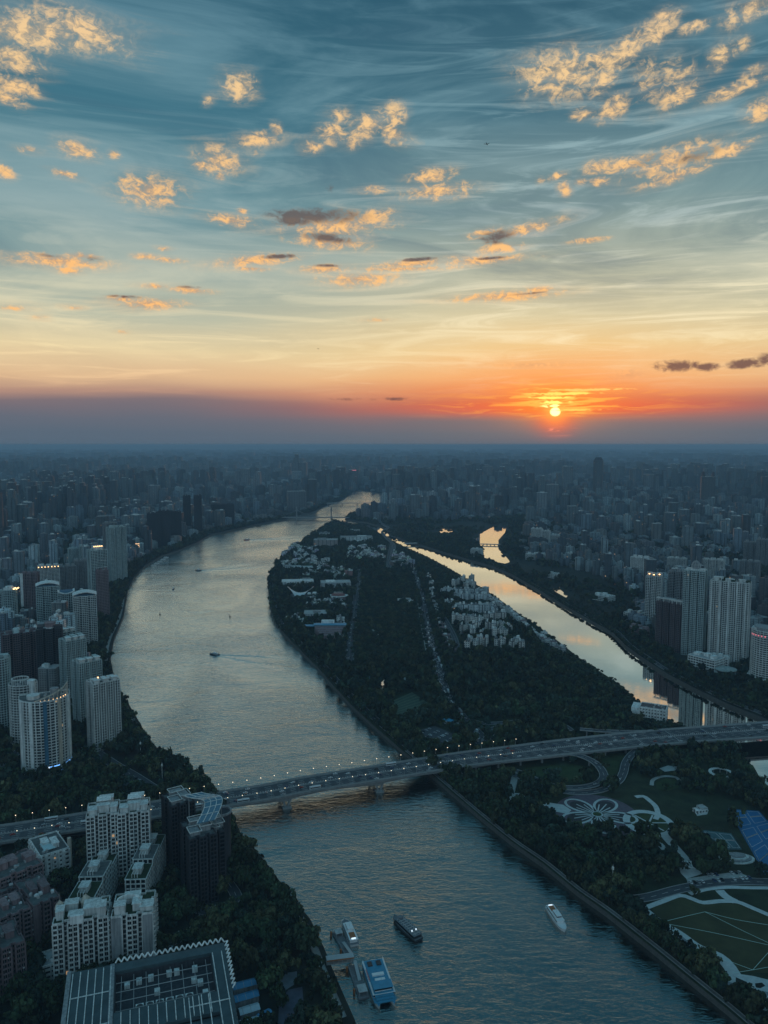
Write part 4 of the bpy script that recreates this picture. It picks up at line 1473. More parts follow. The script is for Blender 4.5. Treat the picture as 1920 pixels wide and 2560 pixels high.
    # dark riverside group further up
    for i, (cx, by, wp, ty, dp, wl, lb) in enumerate((
            (385, 1368, 30, 1284, 26, F_DARK, 'leftmost of the dark slab towers on the far left bank'),
            (412, 1366, 28, 1278, 26, F_DARK, 'second dark slab tower on the far left bank'),
            (440, 1360, 28, 1280, 26, F_DARK, 'third dark slab tower on the far left bank'),
            (469, 1334, 18, 1240, 22, F_DARK, 'left one of the twin slim dark towers on the bank'),
            (496, 1337, 19, 1239, 22, F_DARK, 'right one of the twin slim dark towers on the bank'),
            (344, 1382, 9, 1347, 14, F_WHITE, 'slim lit tower at the bend of the left bank'),
            (558, 1311, 56, 1261, 26, F_DARK, 'broad dark slab beside the river past the twin towers'))):
        loc, rz, w, H = spot(cx, by, wp, ty, dp)
        t = make_tower(lb, loc, rz, fp_cren(w, dp, 3, 3.0), H, wl, bay=3.2, band=1.0, seed=70 + i)
        if i == 5:
            for k_ in range(6):
                MB().box(-w / 2 - 0.4, w / 2 + 0.4, -dp / 2 - 0.7, -dp / 2, 4 + k_ * 5, 5.2 + k_ * 5).build('lit_band', M_warmwin, t)


left_bank()


# ---- lower left quarter
def lower_left():
    # front apartment block with the blank panel: two wings and a recess
    loc, rz, w, H = spot(206, 2452, 128, 2304, 24, -7)
    t = make_tower('big pale apartment block with roof gardens, left wing, in front of the twin rows', loc, rz, fp_cren(w, 24, 4, 2.6), H, F_PALE, storey=3.3, bay=3.3, pier=0.8, band=0.75, fine=True, windows=True, seed=101, cat='apartment block', name='apartment_block', roof='none', roofmat=M_green)
    rf = [c for c in t.children if c.name.startswith('roof')][0]
    for (x, y, hx, hy, h) in ((-w * .38, -4, 2.2, 3.4, 6), (-w * .08, -8, 4.5, 2.6, 4), (w * .2, -2, 5, 5, 5), (w * .38, -7, 2.6, 4, 7), (-w * .2, 5, 4, 3, 4.5)):
        MB().box(x - hx, x + hx, y - hy, y + hy, H, H + h).box(x - hx - .5, x + hx + .5, y - hy - .5, y + hy + .5, H + h, H + h + .5).build('roof_house', F_PALE, rf)
    MB().box(-w * .18, w * .06, -12.6, -11.2, H - 1, H + 4.6).build('roof_arch', F_WHITE, rf)
    for (x, y) in ((-w * .42, 3), (w * .05, 6)):
        MB().prism([(p[0] + x, p[1] + y) for p in fp_rect(5, 5)], H, H + 3.5).prism([(p[0] + x, p[1] + y) for p in fp_rect(5.8, 5.8)], H + 3.5, H + 8.0, taper=0.05).tube((x, y, H + 7.8), (x, y, H + 14), .12, .05, 5).build('pyramid_roof', F_CREAM, rf)
    loc, rz, w, H = spot(334, 2436, 98, 2290, 26, -7)
    fpx = fp_cren(w, 26, 3, 2.2)
    t = make_tower('big apartment block with a blank grey wall panel, right wing of the front flats', loc, rz, fpx, H, F_PALE, storey=3.3, bay=3.0, pier=0.8, band=0.8, fine=True, windows=True, seed=102, cat='apartment block', name='apartment_block', solid=(0, 8), roof='none', roofmat=M_green, panel=F_GREY)
    rf = [c for c in t.children if c.name.startswith('roof')][0]
    for (x, y, hx, hy, h) in ((-w * .3, -8, 3.4, 3, 6.5), (w * .1, -4, 2.6, 4, 5), (w * .34, -6, 4, 4, 3.4), (-w * .05, 6, 5, 3, 4)):
        MB().box(x - hx, x + hx, y - hy, y + hy, H, H + h).box(x - hx - .5, x + hx + .5, y - hy - .5, y + hy + .5, H + h, H + h + .4).build('roof_house', F_PALE, rf)
    rw = MB()
    for k_ in range(8):
        t0, t1 = math.pi * k_ / 8, math.pi * (k_ + 1) / 8
        rw.bar((-w * .12 - 7 * math.cos(t0), -3 + 5 * math.sin(t0), H + 5), (-w * .12 - 7 * math.cos(t1), -3 + 5 * math.sin(t1), H + 5), 0.8, 3.0)
    rw.build('curved_screen', F_WHITE, rf)
    # the tall pair block behind
    for i, (cx, by, wp, ty, lb) in enumerate(((262, 2216, 76, 2040, 'tall gridded apartment block just below the bridge, left half'), (338, 2206, 74, 2034, 'tall gridded apartment block just below the bridge, right half'))):
        loc, rz, w, H = spot(cx, by, wp, ty, 24, -4)
        t = make_tower(lb, loc, rz, fp_cren(w, 24, 3, 2.6), H, F_PALE, storey=3.3, bay=3.0, pier=0.75, band=0.8, fine=True, windows=True, seed=110 + i, cat='apartment block', name='apartment_block', roof='none', roofmat=M_green)
        rf = [c for c in t.children if c.name.startswith('roof')][0]
        for (x, y, hx, hy, h) in ((-w * .3, -6, 3, 4, 4.5), (w * .02, -4, 4.5, 3, 6), (w * .34, -5, 2.6, 4, 5), (w * .1, 6, 5, 3, 7.5)):
            MB().box(x - hx, x + hx, y - hy, y + hy, H, H + h).box(x - hx - .5, x + hx + .5, y - hy - .5, y + hy + .5, H + h, H + h + .4).build('roof_house', F_PALE, rf)
        MB().box(-w * .2, w * .25, -2, 6, H + 7.6, H + 8.2).build('pergola', F_WHITE, rf)
    # long slabs seen end on (left and right of the courtyard)
    for i, (cx, by, wp, ty, n_, lb) in enumerate(((206, 2330, 62, 2248, 4, 'long flats with a stepped roof running back from the front block, left row'), (341, 2282, 52, 2200, 3, 'long flats with a stepped roof running back from the front block, right row'))):
        g0 = G(cx, by)
        rz = R(-9 if i == 0 else -7) + (-math.atan2(g0.x, g0.y)) * 0.55
        w = wp * MPP(g0)
        H = HT(cx, ty, g0.y)
        dirv = Vector((-math.sin(rz), math.cos(rz)))
        t = thing('apartment_row', lb, 'apartment block', (g0.x, g0.y, 0), rz)
        L = 22.0
        for k_ in range(n_):
            y0, y1 = k_ * L, (k_ + 1) * L - 1.0
            h = H + (3.3 if k_ % 2 else 0)
            MB().box(-w / 2 + .4, w / 2 - .4, y0 + .4, y1 - .4, -.5, h - .1).build('glass_core', M_glass, t)
            ns = int(H / 3.3)
            for s_ in range(ns):
                MB().box(-w / 2, w / 2, y0, y1, s_ * h / ns, s_ * h / ns + 0.9).build('floor_band', F_PALE, t)
            for (px_, py_) in [(-w / 2 + .4 + q * (w - .8) / 4, y0 + .3) for q in range(5)] + [(s2 * (w / 2 - .3), y0 + .5 + q * (y1 - y0 - 1) / 5) for s2 in (-1, 1) for q in range(6)]:
                MB().box(px_ - .4, px_ + .4, py_ - .4, py_ + .4, 0, h).build('pier', F_PALE, t)
            rf = MB().box(-w / 2 - .2, w / 2 + .2, y0 - .2, y1 + .2, h, h + .9).build('roof', F_PALE, t)
            MB().box(-w / 2 + .3, w / 2 - .3, y0 + .3, y1 - .3, h + .9, h + .93).build('roof_deck', M_green if k_ % 2 == 0 else M_roof, rf)
            MB().box(-3.4, 2.6, y0 + 6, y0 + 14, h + .9, h + 5.2).box(-4, 3.2, y0 + 5.4, y0 + 14.6, h + 5.2, h + 5.7).build('roof_house', F_PALE, rf)
            for q in range(3):
                MB().bar((-3 + q * 2, y0 + 1.5, h + 3.4), (-3 + q * 2, y0 + 6, h + 3.4), .4, .4).bar((-3 + q * 2, y0 + 1.5, h), (-3 + q * 2, y0 + 1.5, h + 3.4), .4, .4).build('pergola_beam', F_WHITE, rf)
        occupy_line([g0, g0 + dirv * L * n_], 14)
    # dark towers with the glass canopy
    for i, (cx, by, wp, ty, dp, tn, lb) in enumerate(((462, 2178, 56, 2012, 26, 18, 'dark brown tower left of the curved glass canopy'), (512, 2262, 66, 2094, 30, 14, 'dark brown front tower with stepped roof terraces by the river'),
                                                     (548, 2232, 34, 2082, 24, 14, 'narrow dark tower at the river end of the canopy block'))):
        loc, rz, w, H = spot(cx, by, wp, ty, dp, tn)
        t = make_tower(lb, loc, rz, fp_cren(w, dp, 3 if i < 2 else 2, 2.8), H, F_DARK, storey=3.3, bay=3.2, band=0.9, pier=0.5, fine=True, seed=120 + i, cat='tower block', roof='none', roofmat=M_roof)
        rf = [c for c in t.children if c.name.startswith('roof')][0]
        for (x, y, hx, hy, h) in ((-w * .22, -dp * .2, 3.6, 4.2, 3.2), (w * .22, -dp * .05, 3.4, 4.6, 4.4), (0, dp * .22, 5, 3.2, 5.2)):
            MB().box(x - hx, x + hx, y - hy, y + hy, H, H + h).build('terrace_house', F_GREY, rf)
            fr = MB()
            for s2 in (-1, 1):
                fr.bar((x - hx - 1, y + s2 * (hy + 1), H + h + .6), (x + hx + 1, y + s2 * (hy + 1), H + h + .6), .5, .5)
                fr.bar((x + s2 * (hx + 1), y - hy - 1, H + h + .6), (x + s2 * (hx + 1), y + hy + 1, H + h + .6), .5, .5)
            fr.build('roof_frame', F_PALE, rf)
        if i == 1:
            cv = MB()
            pts = []
            for k_ in range(15):
                u = k_ / 14
                x = w * 0.02 + 12 * math.sin(u * 3.0) + 2
                pts.append((x, dp * 0.9 - u * dp * 1.15, H + 19 - 10 * u - 3 * math.cos(u * 5)))
            gl = MB()
            for k_ in range(14):
                (x0, y0, z0), (x1, y1, z1) = pts[k_], pts[k_ + 1]
                gl.face([(x0 - 7, y0, z0), (x1 - 7, y1, z1), (x1 + 7, y1, z1), (x0 + 7, y0, z0)])
                gl.face([(x0 - 7, y0, z0 - .3), (x0 + 7, y0, z0 - .3), (x1 + 7, y1, z1 - .3), (x1 - 7, y1, z1 - .3)])
                for s2 in (-7, -2.3, 2.3, 7):
                    cv.bar((x0 + s2, y0, z0 + .15), (x1 + s2, y1, z1 + .15), .45, .6)
                if k_ % 2 == 0:
                    cv.bar((x0 - 7, y0, z0 + .1), (x0 + 7, y0, z0 + .1), .3, .4)
            gl.build('canopy_glass', mat('canopy_glass', (0.10, 0.20, 0.27), 0.12, spec=0.6), t)
            cv.build('canopy_frame', F_PALE, t)
            for k_ in (1, 5, 9, 13):
                for s2 in (-6, 6):
                    MB().tube((pts[k_][0] + s2, pts[k_][1], H - 4), (pts[k_][0] + s2, pts[k_][1], pts[k_][2]), .35, .35, 6).build('canopy_post', F_GREY, t)
    MB_ = MB().prism(fp_oval(17, 17, 20), 0, 52)
    g = G(560, 2190)
    t = thing('round_tower', 'low round drum with a ring roof beside the canopy, next to the river', 'tower', (g.x - 3, g.y + 8, 0))
    MB().prism(fp_oval(15, 15, 20), -.5, 50).build('wall', F_DARK, t)
    rg = MB()
    for k_ in range(20):
        t0, t1 = 2 * math.pi * k_ / 20, 2 * math.pi * (k_ + 1) / 20
        rg.bar((8 * math.cos(t0), 8 * math.sin(t0), 51), (8 * math.cos(t1), 8 * math.sin(t1), 51), 1.2, 1.6)
    rg.build('ring_roof', F_GREY, t)
    occupy_disc((g.x - 3, g.y + 8), 10)
    # white block with the brown strip
    loc, rz, w, H = spot(140, 2206, 66, 2132, 34, 14)
    t = make_tower('small white block with a pale roof and a tall brown strip', loc, rz, fp_rect(w, 34), H, F_WHITE, storey=3.6, bay=4.6, pier=2.8, band=1.9, fine=True, windows=True, seed=131, cat='office block', name='office_block', roof='boxes')
    MB().box(-w * .3, w * .1, -12, 2, H + 1.3, H + 1.7).build('roof_sheet', mat('pale_blue_roof', (0.5, 0.66, 0.68), 0.6), t)
    MB().box(w / 2 + .1, w / 2 + 2.6, -15, -12, 0, H + 7).build('tall_strip', F_CREAM, t)
    # brownish blocks at the left edge
    for i, (cx, by, wp, ty, dp, tn, wl, lb) in enumerate((
            (60, 2296, 96, 2180, 30, 20, F_PINK, 'purplish brown flats with balconies left of the white block'),
            (122, 2372, 62, 2256, 40, 18, F_BROWN, 'plain purplish wall and roof gardens of flats beside the front block'),
            (44, 2398, 70, 2286, 28, 14, F_PINK, 'purplish brown balconied flats in the second row at the left edge'),
            (22, 2500, 84, 2372, 30, 10, F_BROWN, 'dark brown balconied flats in the lower left corner'),
            (16, 2330, 60, 2232, 26, 16, F_BROWN, 'small brown flats squeezed between the purplish blocks'))):
        loc, rz, w, H = spot(cx, by, wp, ty, dp, tn)
        t = make_tower(lb, loc, rz, fp_cren(w, dp, 3, 2.0), H, wl, storey=3.3, bay=3.6, pier=0.5, band=1.2, fine=True, windows=i < 4, seed=140 + i, cat='apartment block', name='apartment_block', roof='boxes', solid=(0,) if i == 1 else ())
    # pale podium left of the front block
    loc, rz, w, H = spot(128, 2450, 46, 2414, 16, 6)
    make_tower('low podium with a pale flat roof at the foot of the front flats', loc, rz, fp_rect(w, 16), H, F_PALE, storey=4, bay=5, band=1.6, fine=True, seed=150, roof='none', cat='podium', name='podium_block', roofmat=M_roofl)


lower_left()


# ---- the roof with the zigzag edge
def big_roof():
    Z = 30.0
    A, B = G(168, 2434, Z), G(560, 2356, Z)              # far edge, left to right
    e = (B - A).normalized()
    ang = math.atan2(e.y, e.x)
    L = (B - A).length
    n_ = Vector((e.y, -e.x))                               # towards the camera
    D = 78.0
    t = thing('museum_building', 'big flat-roofed hall with a white zigzag roof edge and slatted glass roof', 'building', (A.x, A.y, 0), ang)
    # local frame: x along the far edge, y negative towards the camera
    MB().box(0.4, L - .4, -D + .4, -.4, -.5, Z - 7).build('wall', F_DARK, t)
    hx0, hx1, hy0, hy1 = L * .295, L - 9, -43.0, -7.5        # the open well in the roof
    M_rg = mat('roof_glazing', (0.055, 0.085, 0.095), 0.25, var=0.25, nscale=0.12, spec=0.5)
    rp = MB()
    for (x0, x1, y0, y1) in ((0, hx0, -D, 0), (hx1, L, -D, 0), (hx0, hx1, hy1, 0), (hx0, hx1, -60, hy0)):
        rp.box(x0, x1, y0, y1, Z - 2.0, Z)
    rp.build('roof_slab', M_rg, t)
    for (x0, x1, y0, y1) in ((hx0, hx1, hy1 - .5, hy1), (hx0, hx1, hy0, hy0 + .5), (hx0, hx0 + .5, hy0, hy1), (hx1 - .5, hx1, hy0, hy1)):
        MB().box(x0, x1, y0, y1, Z - 6.9, Z - 2.0).build('well_wall', F_DARK, t)
    MB().box(hx0, hx1, -D + .5, -61, Z - 2.6, Z - 2.1).build('lower_roof', M_rg, t)
    # white ribs on the roof, each a fin
    rib = MB().box(-.22, .22, 0, 1, Z, Z + 1.0).mesh('roof_rib', F_WHITE)
    def ribat(x, y0, y1):
        o = mobj('roof_rib', rib, t, (x, y0, 0))
        o.scale = (1, y1 - y0, 1)
    for k_ in range(6):
        ribat(3.5 + k_ * (hx0 - 5) / 5.2, -D + 1, -2.5)
    for k_ in range(11):
        ribat(hx0 + 4 + k_ * (hx1 - hx0 - 8) / 10, -59, hy0 - 1.5)
    for k_ in range(5):
        ribat(hx1 - 16 + k_ * 5.6, -D + 1, hy0 - 2 if k_ < 3 else -9)
    for (x0, x1, y) in ((3, hx0 - 1, -24), (3, hx0 - 1, -50), (hx1 - 16, L - 2, -52)):
        MB().box(x0, x1, y - .18, y + .18, Z + .02, Z + .5).build('cross_rib', F_WHITE, t)
    MB().box(0.1, 2.6, -D, -.1, Z + .01, Z + 1.3).build('edge_beam', F_GREY, t)
    MB().box(hx0 - 3, hx0 - .4, -D + 20, -.3, Z + .01, Z + .8).build('edge_beam', F_GREY, t)
    # zigzag fringe along the far edge and down the right side: folded plates
    zz = MB()
    nz_ = 19
    for k_ in range(nz_ * 2):
        x0, x1 = hx0 + (L - hx0) * k_ / (nz_ * 2), hx0 + (L - hx0) * (k_ + 1) / (nz_ * 2)
        z0, z1 = (Z + .4, Z + 2.6) if k_ % 2 == 0 else (Z + 2.6, Z + .4)
        y0, y1 = (0.2, 1.4) if k_ % 2 == 0 else (1.4, 0.2)
        zz.bar((x0, y0, z0), (x1, y1, z1), .7, .6)
    zz.build('zigzag_fringe', F_WHITE, t)
    zz = MB()
    nz_ = 11
    for k_ in range(nz_ * 2):
        y0, y1 = -44.0 * k_ / (nz_ * 2), -44.0 * (k_ + 1) / (nz_ * 2)
        x0, x1 = (L + .2, L + 2.2) if k_ % 2 == 0 else (L + 2.2, L + .2)
        z0, z1 = (Z + .4, Z + 2.0) if k_ % 2 == 0 else (Z + 2.0, Z + .4)
        zz.bar((x0, y0, z0), (x1, y1, z1), .7, .6)
    zz.build('zigzag_fringe', F_WHITE, t)
    # plant in the well: steel grid, units and a row of fans
    ZF = Z - 6.9
    for k_ in range(8):
        x = hx0 + (hx1 - hx0) * (k_ + .5) / 8
        MB().bar((x, hy0 + .6, ZF + 3.4), (x, hy1 - .6, ZF + 3.4), .25, .35).build('steel_beam', M_rail, t)
    for k_ in range(4):
        y = hy0 + (hy1 - hy0) * (k_ + .6) / 4.4
        MB().bar((hx0 + .6, y, ZF + 3.7), (hx1 - .6, y, ZF + 3.7), .25, .35).build('steel_beam', M_rail, t)
    for k_ in range(6):
        x = hx0 + 14 + k_ * 5.6
        u = MB().box(x - 2.2, x + 2.2, hy0 + 3, hy0 + 8.6, ZF + .02, ZF + 3.0).build('cooling_unit', F_WHITE, t)
        MB().tube((x, hy0 + 5.8, ZF + 3.0), (x, hy0 + 5.8, ZF + 3.5), 1.9, 1.9, 14).build('fan', M_dark, u)
    for (fx, fy) in ((.12, .82), (.24, .86), (.36, .88), (.55, .9), (.63, .9), (.82, .88), (.8, .6), (.86, .5), (.42, .5), (.9, .22)):
        x, y = hx0 + (hx1 - hx0) * fx, hy0 + (hy1 - hy0) * fy
        MB().box(x - 1.6, x + 1.6, y - 1.8, y + 1.8, ZF + .02, ZF + 2.6).build('plant_box', F_PALE, t)
    # lower facade fins
    for k_ in range(26):
        y = -D * (k_ + .5) / 26
        MB().box(L - .2, L + .5, y - .4, y + .4, 0, Z - 2.1).build('facade_fin', F_GREY, t)
    c = A + e * L / 2 + n_ * D / 2
    M_ = Matrix.Rotation(ang, 2)
    occupy_poly([tuple(A + M_ @ Vector(p)) for p in ((-6, 6), (L + 6, 6), (L + 6, -D), (-6, -D))])
    # blue-roofed sheds to the right
    M_bl = mat('blue_sheet', (0.08, 0.30, 0.52), 0.5, var=0.12, nscale=0.3)
    M_wl = mat('white_sheet', (0.55, 0.66, 0.72), 0.5, var=0.12, nscale=0.3)
    for i, (x0, y0, x1, y1, h, m_, lb) in enumerate(((1500, 1440, 1659, 1400, 5, M_bl, 'blue sheet-roofed shed nearest the zigzag roof corner'), (1510, 1520, 1665, 1475, 5, M_bl, 'second blue sheet-roofed shed beside the big hall'),
                                                 (1540, 1600, 1670, 1560, 5, M_wl, 'pale sheet-roofed shed beside the big hall'), (1550, 1680, 1690, 1640, 5, M_wl, 'pale sheet-roofed shed in the bottom row by the hall'), (1660, 1640, 1740, 1600, 5, M_bl, 'small bright blue roof among the riverside trees'))):
        a, b = G(*sv(1, x0, y0), h), G(*sv(1, x1, y1), h)
        ee = (b - a).normalized()
        an = math.atan2(ee.y, ee.x)
        ll = (b - a).length
        s_ = thing('shed', lb, 'shed', (a.x, a.y, 0), an)
        MB().box(.3, ll - .3, -6.5, -.3, -.3, h - .8).build('wall', F_GREY, s_)
        r_ = MB()
        r_.face([(0, 0, h - .8), (0, -3.4, h + .6), (ll, -3.4, h + .6), (ll, 0, h - .8)][::-1])
        r_.face([(0, -3.4, h + .6), (0, -6.8, h - .8), (ll, -6.8, h - .8), (ll, -3.4, h + .6)][::-1])
        r_.face([(0, 0, h - .9), (ll, 0, h - .9), (ll, -6.8, h - .9), (0, -6.8, h - .9)][::-1])
        r_.face([(0, 0, h - .8), (0, -6.8, h - .8), (0, -3.4, h + .6)])
        r_.face([(ll, 0, h - .8), (ll, -3.4, h + .6), (ll, -6.8, h - .8)])
        rf = r_.build('roof', m_, s_)
        for q in range(int(ll / 5)):
            MB().bar((2 + q * 5, -.1, h - .7), (2 + q * 5, -3.4, h + .68), .25, .12).bar((2 + q * 5, -3.4, h + .68), (2 + q * 5, -6.7, h - .7), .25, .12).build('roof_seam', M_rail, rf)
        occupy_line([a, b], 7)


big_roof()


# ---- right bank
def right_bank():
    specs = [
        (1630, 1566, 36, 1442, 22, -8, F_PALE, 'cren', 'pale ribbed tower with glowing ring crowns beyond the channel'),
        (1662, 1618, 46, 1506, 22, -26, F_BROWN, 'cren', 'dark brown ribbed slab beyond the channel, left half under the white roof rail'),
        (1692, 1632, 36, 1512, 22, -26, F_BROWN, 'cren', 'dark brown ribbed slab beyond the channel, right half beside the domed tower'),
        (1690, 1566, 44, 1430, 22, -8, F_GREY, 'cren', 'grey tower behind the dark brown slabs, left of the domed tower'),
        (1728, 1640, 48, 1428, 24, -12, F_TEAL, 'cren', 'tallest tower beyond the channel with a domed steel crown'),
        (1815, 1656, 88, 1456, 24, -10, F_PALE, 'slab', 'broad pale slab tower with deep balcony stacks and a planted roof'),
        (1912, 1716, 82, 1582, 34, -8, F_PALE, 'bow', 'pale curved office tower with a pink sign at the right picture edge'),
        (1597, 1450, 42, 1394, 18, -20, F_WHITE, 'rect', 'white slab block left of the ring-crowned tower, further back'),
        (1571, 1452, 10, 1422, 14, -20, F_WHITE, 'rect', 'small white annex beside the further white slab'),
        (1780, 1452, 50, 1400, 20, -10, F_PALE, 'cren', 'pale ribbed slab seen behind the broad slab tower'),
        (1872, 1458, 44, 1404, 20, -10, F_GREY, 'cren', 'grey ribbed slab behind the curved office tower'),
        (1876, 1412, 34, 1356, 20, -6, F_GREY, 'cren', 'square grey tower with a pale top far behind the office tower'),
        (1905, 1418, 30, 1350, 20, -6, F_GREY, 'cren', 'grey tower at the right picture edge, behind the ribbed slab'),
        (1690, 1440, 44, 1396, 20, -10, F_PALE, 'cren', 'wide pale block behind the domed crown'),
        (1362, 1366, 22, 1328, 18, -10, F_PALE, 'rect', 'pale block in the old quarter, left of a pair'),
        (1388, 1360, 20, 1338, 18, -10, F_PALE, 'rect', 'pale block in the old quarter, right of a pair'),
        (1340, 1366, 26, 1322, 22, -10, F_PALE, 'rect', 'tall pale block at the edge of the old quarter')]
    for i, (cx, by, wp, ty, dp, tn, wl, kd, lb) in enumerate(specs):
        loc, rz, w, H = spot(cx, by, wp, ty, dp, tn)
        fp = {'cren': fp_cren(w, dp, 3, 3.0), 'rect': fp_rect(w, dp), 'bow': fp_bow(w, dp, 16), 'slab': fp_cren(w, dp, 6, 2.4)}[kd]
        t = make_tower(lb, loc, rz, fp, H, wl, bay=3.0 if kd != 'bow' else 3.6, band=1.15 if kd != 'bow' else 1.4, fine=i in (4, 5, 6), windows=i in (4, 5, 6), seed=200 + i, roof='none' if i in (0, 1, 2, 4) else 'boxes', roofmat=M_green if i == 5 else None, cat='tower block')
        if i == 0:
            for k_ in range(3):
                rg = MB()
                cx2, cy2 = (-1 + k_) * w * .33, (-1) ** k_ * 4
                for q in range(14):
                    t0, t1 = 2 * math.pi * q / 14, 2 * math.pi * (q + 1) / 14
                    rg.bar((cx2 + 5 * math.cos(t0), cy2 + 4 * math.sin(t0), H + 6), (cx2 + 5 * math.cos(t1), cy2 + 4 * math.sin(t1), H + 6), .8, .8)
                    if q % 3 == 0:
                        rg.bar((cx2 + 5 * math.cos(t0), cy2 + 4 * math.sin(t0), H), (cx2 + 5 * math.cos(t0), cy2 + 4 * math.sin(t0), H + 6), .4, .4)
                rg.build('ring_crown', F_WHITE, t)
                MB().obox((cx2, cy2 - 4.2), 0, 1.2, .3, H + 3, H + 4.4).build('crown_light', M_lampw, t)
        if i in (1, 2):
            MB().box(-w * .5, w * .5, -dp / 2 - .6, -dp / 2 + 1.4, H + 5.0, H + 7.4).build('roof_rail', F_PALE, t)
            for k_ in range(4):
                MB().box(-w * .42 + k_ * w * .28 - .5, -w * .42 + k_ * w * .28 + .5, -dp / 2, -dp / 2 + 1, H, H + 5).build('rail_post', F_PALE, t)
            MB().box(-w * .3, w * .3, -4, 6, H, H + 6).build('penthouse', F_GREY, t)
        if i == 4:
            MB().prism(fp_rect(w * .9, 16), H, H + 3).build('crown_base', F_PALE, t)
            cr = MB()
            for q in range(8):
                t0 = 2 * math.pi * q / 8
                prev = None
                for k_ in range(6):
                    ph = math.pi / 2 * k_ / 5
                    p = (7.5 * math.cos(ph) * math.cos(t0), 7.5 * math.cos(ph) * math.sin(t0), H + 5 + 11 * math.sin(ph))
                    if prev:
                        cr.bar(prev, p, .7, .7)
                    prev = p
            for k_ in range(4):
                ph = math.pi / 2 * k_ / 4
                rr_, zz_ = 7.5 * math.cos(ph), H + 5 + 11 * math.sin(ph)
                for q in range(16):
                    t0, t1 = 2 * math.pi * q / 16, 2 * math.pi * (q + 1) / 16
                    cr.bar((rr_ * math.cos(t0), rr_ * math.sin(t0), zz_), (rr_ * math.cos(t1), rr_ * math.sin(t1), zz_), .5, .5)
            cr.tube((0, 0, H + 15), (0, 0, H + 24), .35, .1, 6)
            cr.build('dome_crown', M_rail, t)
            MB().prism(fp_oval(11, 11, 16), H + 3, H + 9).build('crown_drum', F_GREY, t)
        if i == 6:
            MB().prism(fp_bow(w * .85, dp * .85, 12), H, H + 5).build('penthouse', F_GREY, t)
            sg = MB()
            for k_ in range(4, 10):
                a, b = Vector(fp[k_]) * 1.02, Vector(fp[k_ + 1]) * 1.02
                sg.bar((*(a * .7 + b * .3), H - 6.5), (*(a * .3 + b * .7), H - 6.5), .3, 1.8)
            sg.build('illuminated_sign', M_pinkled, t)
            MB().prism(fp_bow(w * 1.12, dp * 1.15, 14), -.5, 9).prism(fp_bow(w * 1.16, dp * 1.18, 14), 9, 10).build('podium', F_WHITE, t)
        if i == 5:
            for k_ in range(14):
                x = rc.uniform(-.46, .46) * w
                MB().obox((x, rc.uniform(-.3, .3) * dp), rc.uniform(0, 3), 2.2, 1.6, H + .1, H + rc.uniform(2.5, 5.5)).build('planter_hedge', M_green, t)
            for k_ in range(5):
                MB().box((-.45 + k_ * .22) * w - 1.2, (-.45 + k_ * .22) * w + 1.2, -dp / 2 - .75, -dp / 2 + .2, 0, H + 2).build('fin_wall', F_PALE, t)
    # low buildings on the far bank
    lows = [(1752, 1676, 62, 1645, 30, -30, F_WHITE, 'rect', 'white banded hotel block with a stepped front beside the channel', 'hotel'),
            (1796, 1672, 42, 1647, 24, -10, F_WHITE, 'rect', 'low white banded wing joined to the stepped hotel block', 'hotel'),
            (1578, 1556, 38, 1534, 26, -30, F_PALE, 'rect', 'pale building with a brown roof garden by the channel', 'building'),
            (1590, 1590, 44, 1571, 22, -30, F_PINK, 'oval', 'brown rounded building with terraces by the channel', 'building'),
            (1502, 1502, 40, 1490, 26, -30, F_WHITE, 'rect', 'long white hall by the channel with a lit end', 'hall'),
            (1383, 1446, 26, 1436, 24, -30, F_PALE, 'rect', 'open white frame building at the water by the jagged pond', 'building'),
            (1340, 1400, 52, 1386, 20, -6, F_PALE, 'rect', 'long pale institute building with a columned front', 'building'),
            (1395, 1402, 18, 1384, 16, -6, F_PALE, 'rect', 'pale cube house right of the columned institute', 'house'),
            (1423, 1402, 18, 1384, 16, -6, F_PALE, 'rect', 'second pale cube house right of the columned institute', 'house'),
            (1452, 1402, 16, 1388, 16, -6, F_PALE, 'rect', 'third pale cube house right of the columned institute', 'house'),
            (1190, 1392, 28, 1374, 24, -10, F_PALE, 'rect', 'rounded pale block on the bank between lake and channel', 'building')]
    for i, (cx, by, wp, ty, dp, tn, wl, kd, lb, ct) in enumerate(lows):
        loc, rz, w, H = spot(cx, by, wp, ty, dp, tn)
        fp = fp_oval(w, dp, 20) if kd == 'oval' else fp_rect(w, dp)
        make_tower(lb, loc, rz, fp, H, wl, storey=3.6, bay=4.5, band=1.7, pier=0.5, fine=i < 2, seed=240 + i, name='low_building', cat=ct, roof='boxes', roofmat=M_roofl)
    # oval pavilion
    g = G(1818, 1690)
    t = thing('oval_pavilion', 'low oval pavilion with a pale disc roof beside the channel', 'pavilion', (g.x, g.y + 6, 0))
    MB().prism(fp_oval(27, 27, 28), -.5, 4.2).build('wall', F_GREY, t)
    MB().prism(fp_oval(34, 34, 32), 4.2, 5.4).build('lower_roof', F_PALE, t)
    MB().prism(fp_oval(26, 26, 28), 5.4, 8.6).build('upper_wall', M_glass, t)
    rf = MB().prism(fp_oval(32, 32, 32), 8.6, 9.6).build('disc_roof', mat('disc_roof', (0.30, 0.36, 0.35), 0.7, var=0.2, nscale=0.4), t)
    for q in range(16):
        a = 2 * math.pi * q / 16
        MB().bar((3 * math.cos(a), 3 * math.sin(a), 9.7), (15 * math.cos(a), 15 * math.sin(a), 9.7), .25, .2).build('roof_rib', F_PALE, rf)
    occupy_disc((g.x, g.y + 6), 19)
    MB_l = MB().obox((g.x + 17, g.y - 14), 0, .8, .8, 3, 4.5)
    o = thing('lamp_post', 'lit lamp post on the bank beside the oval pavilion', 'lamp post', (g.x + 15, g.y - 12, 0))
    MB().tube((0, 0, 0), (0, 0, 5), .15, .1, 6).build('pole', M_rail, o)
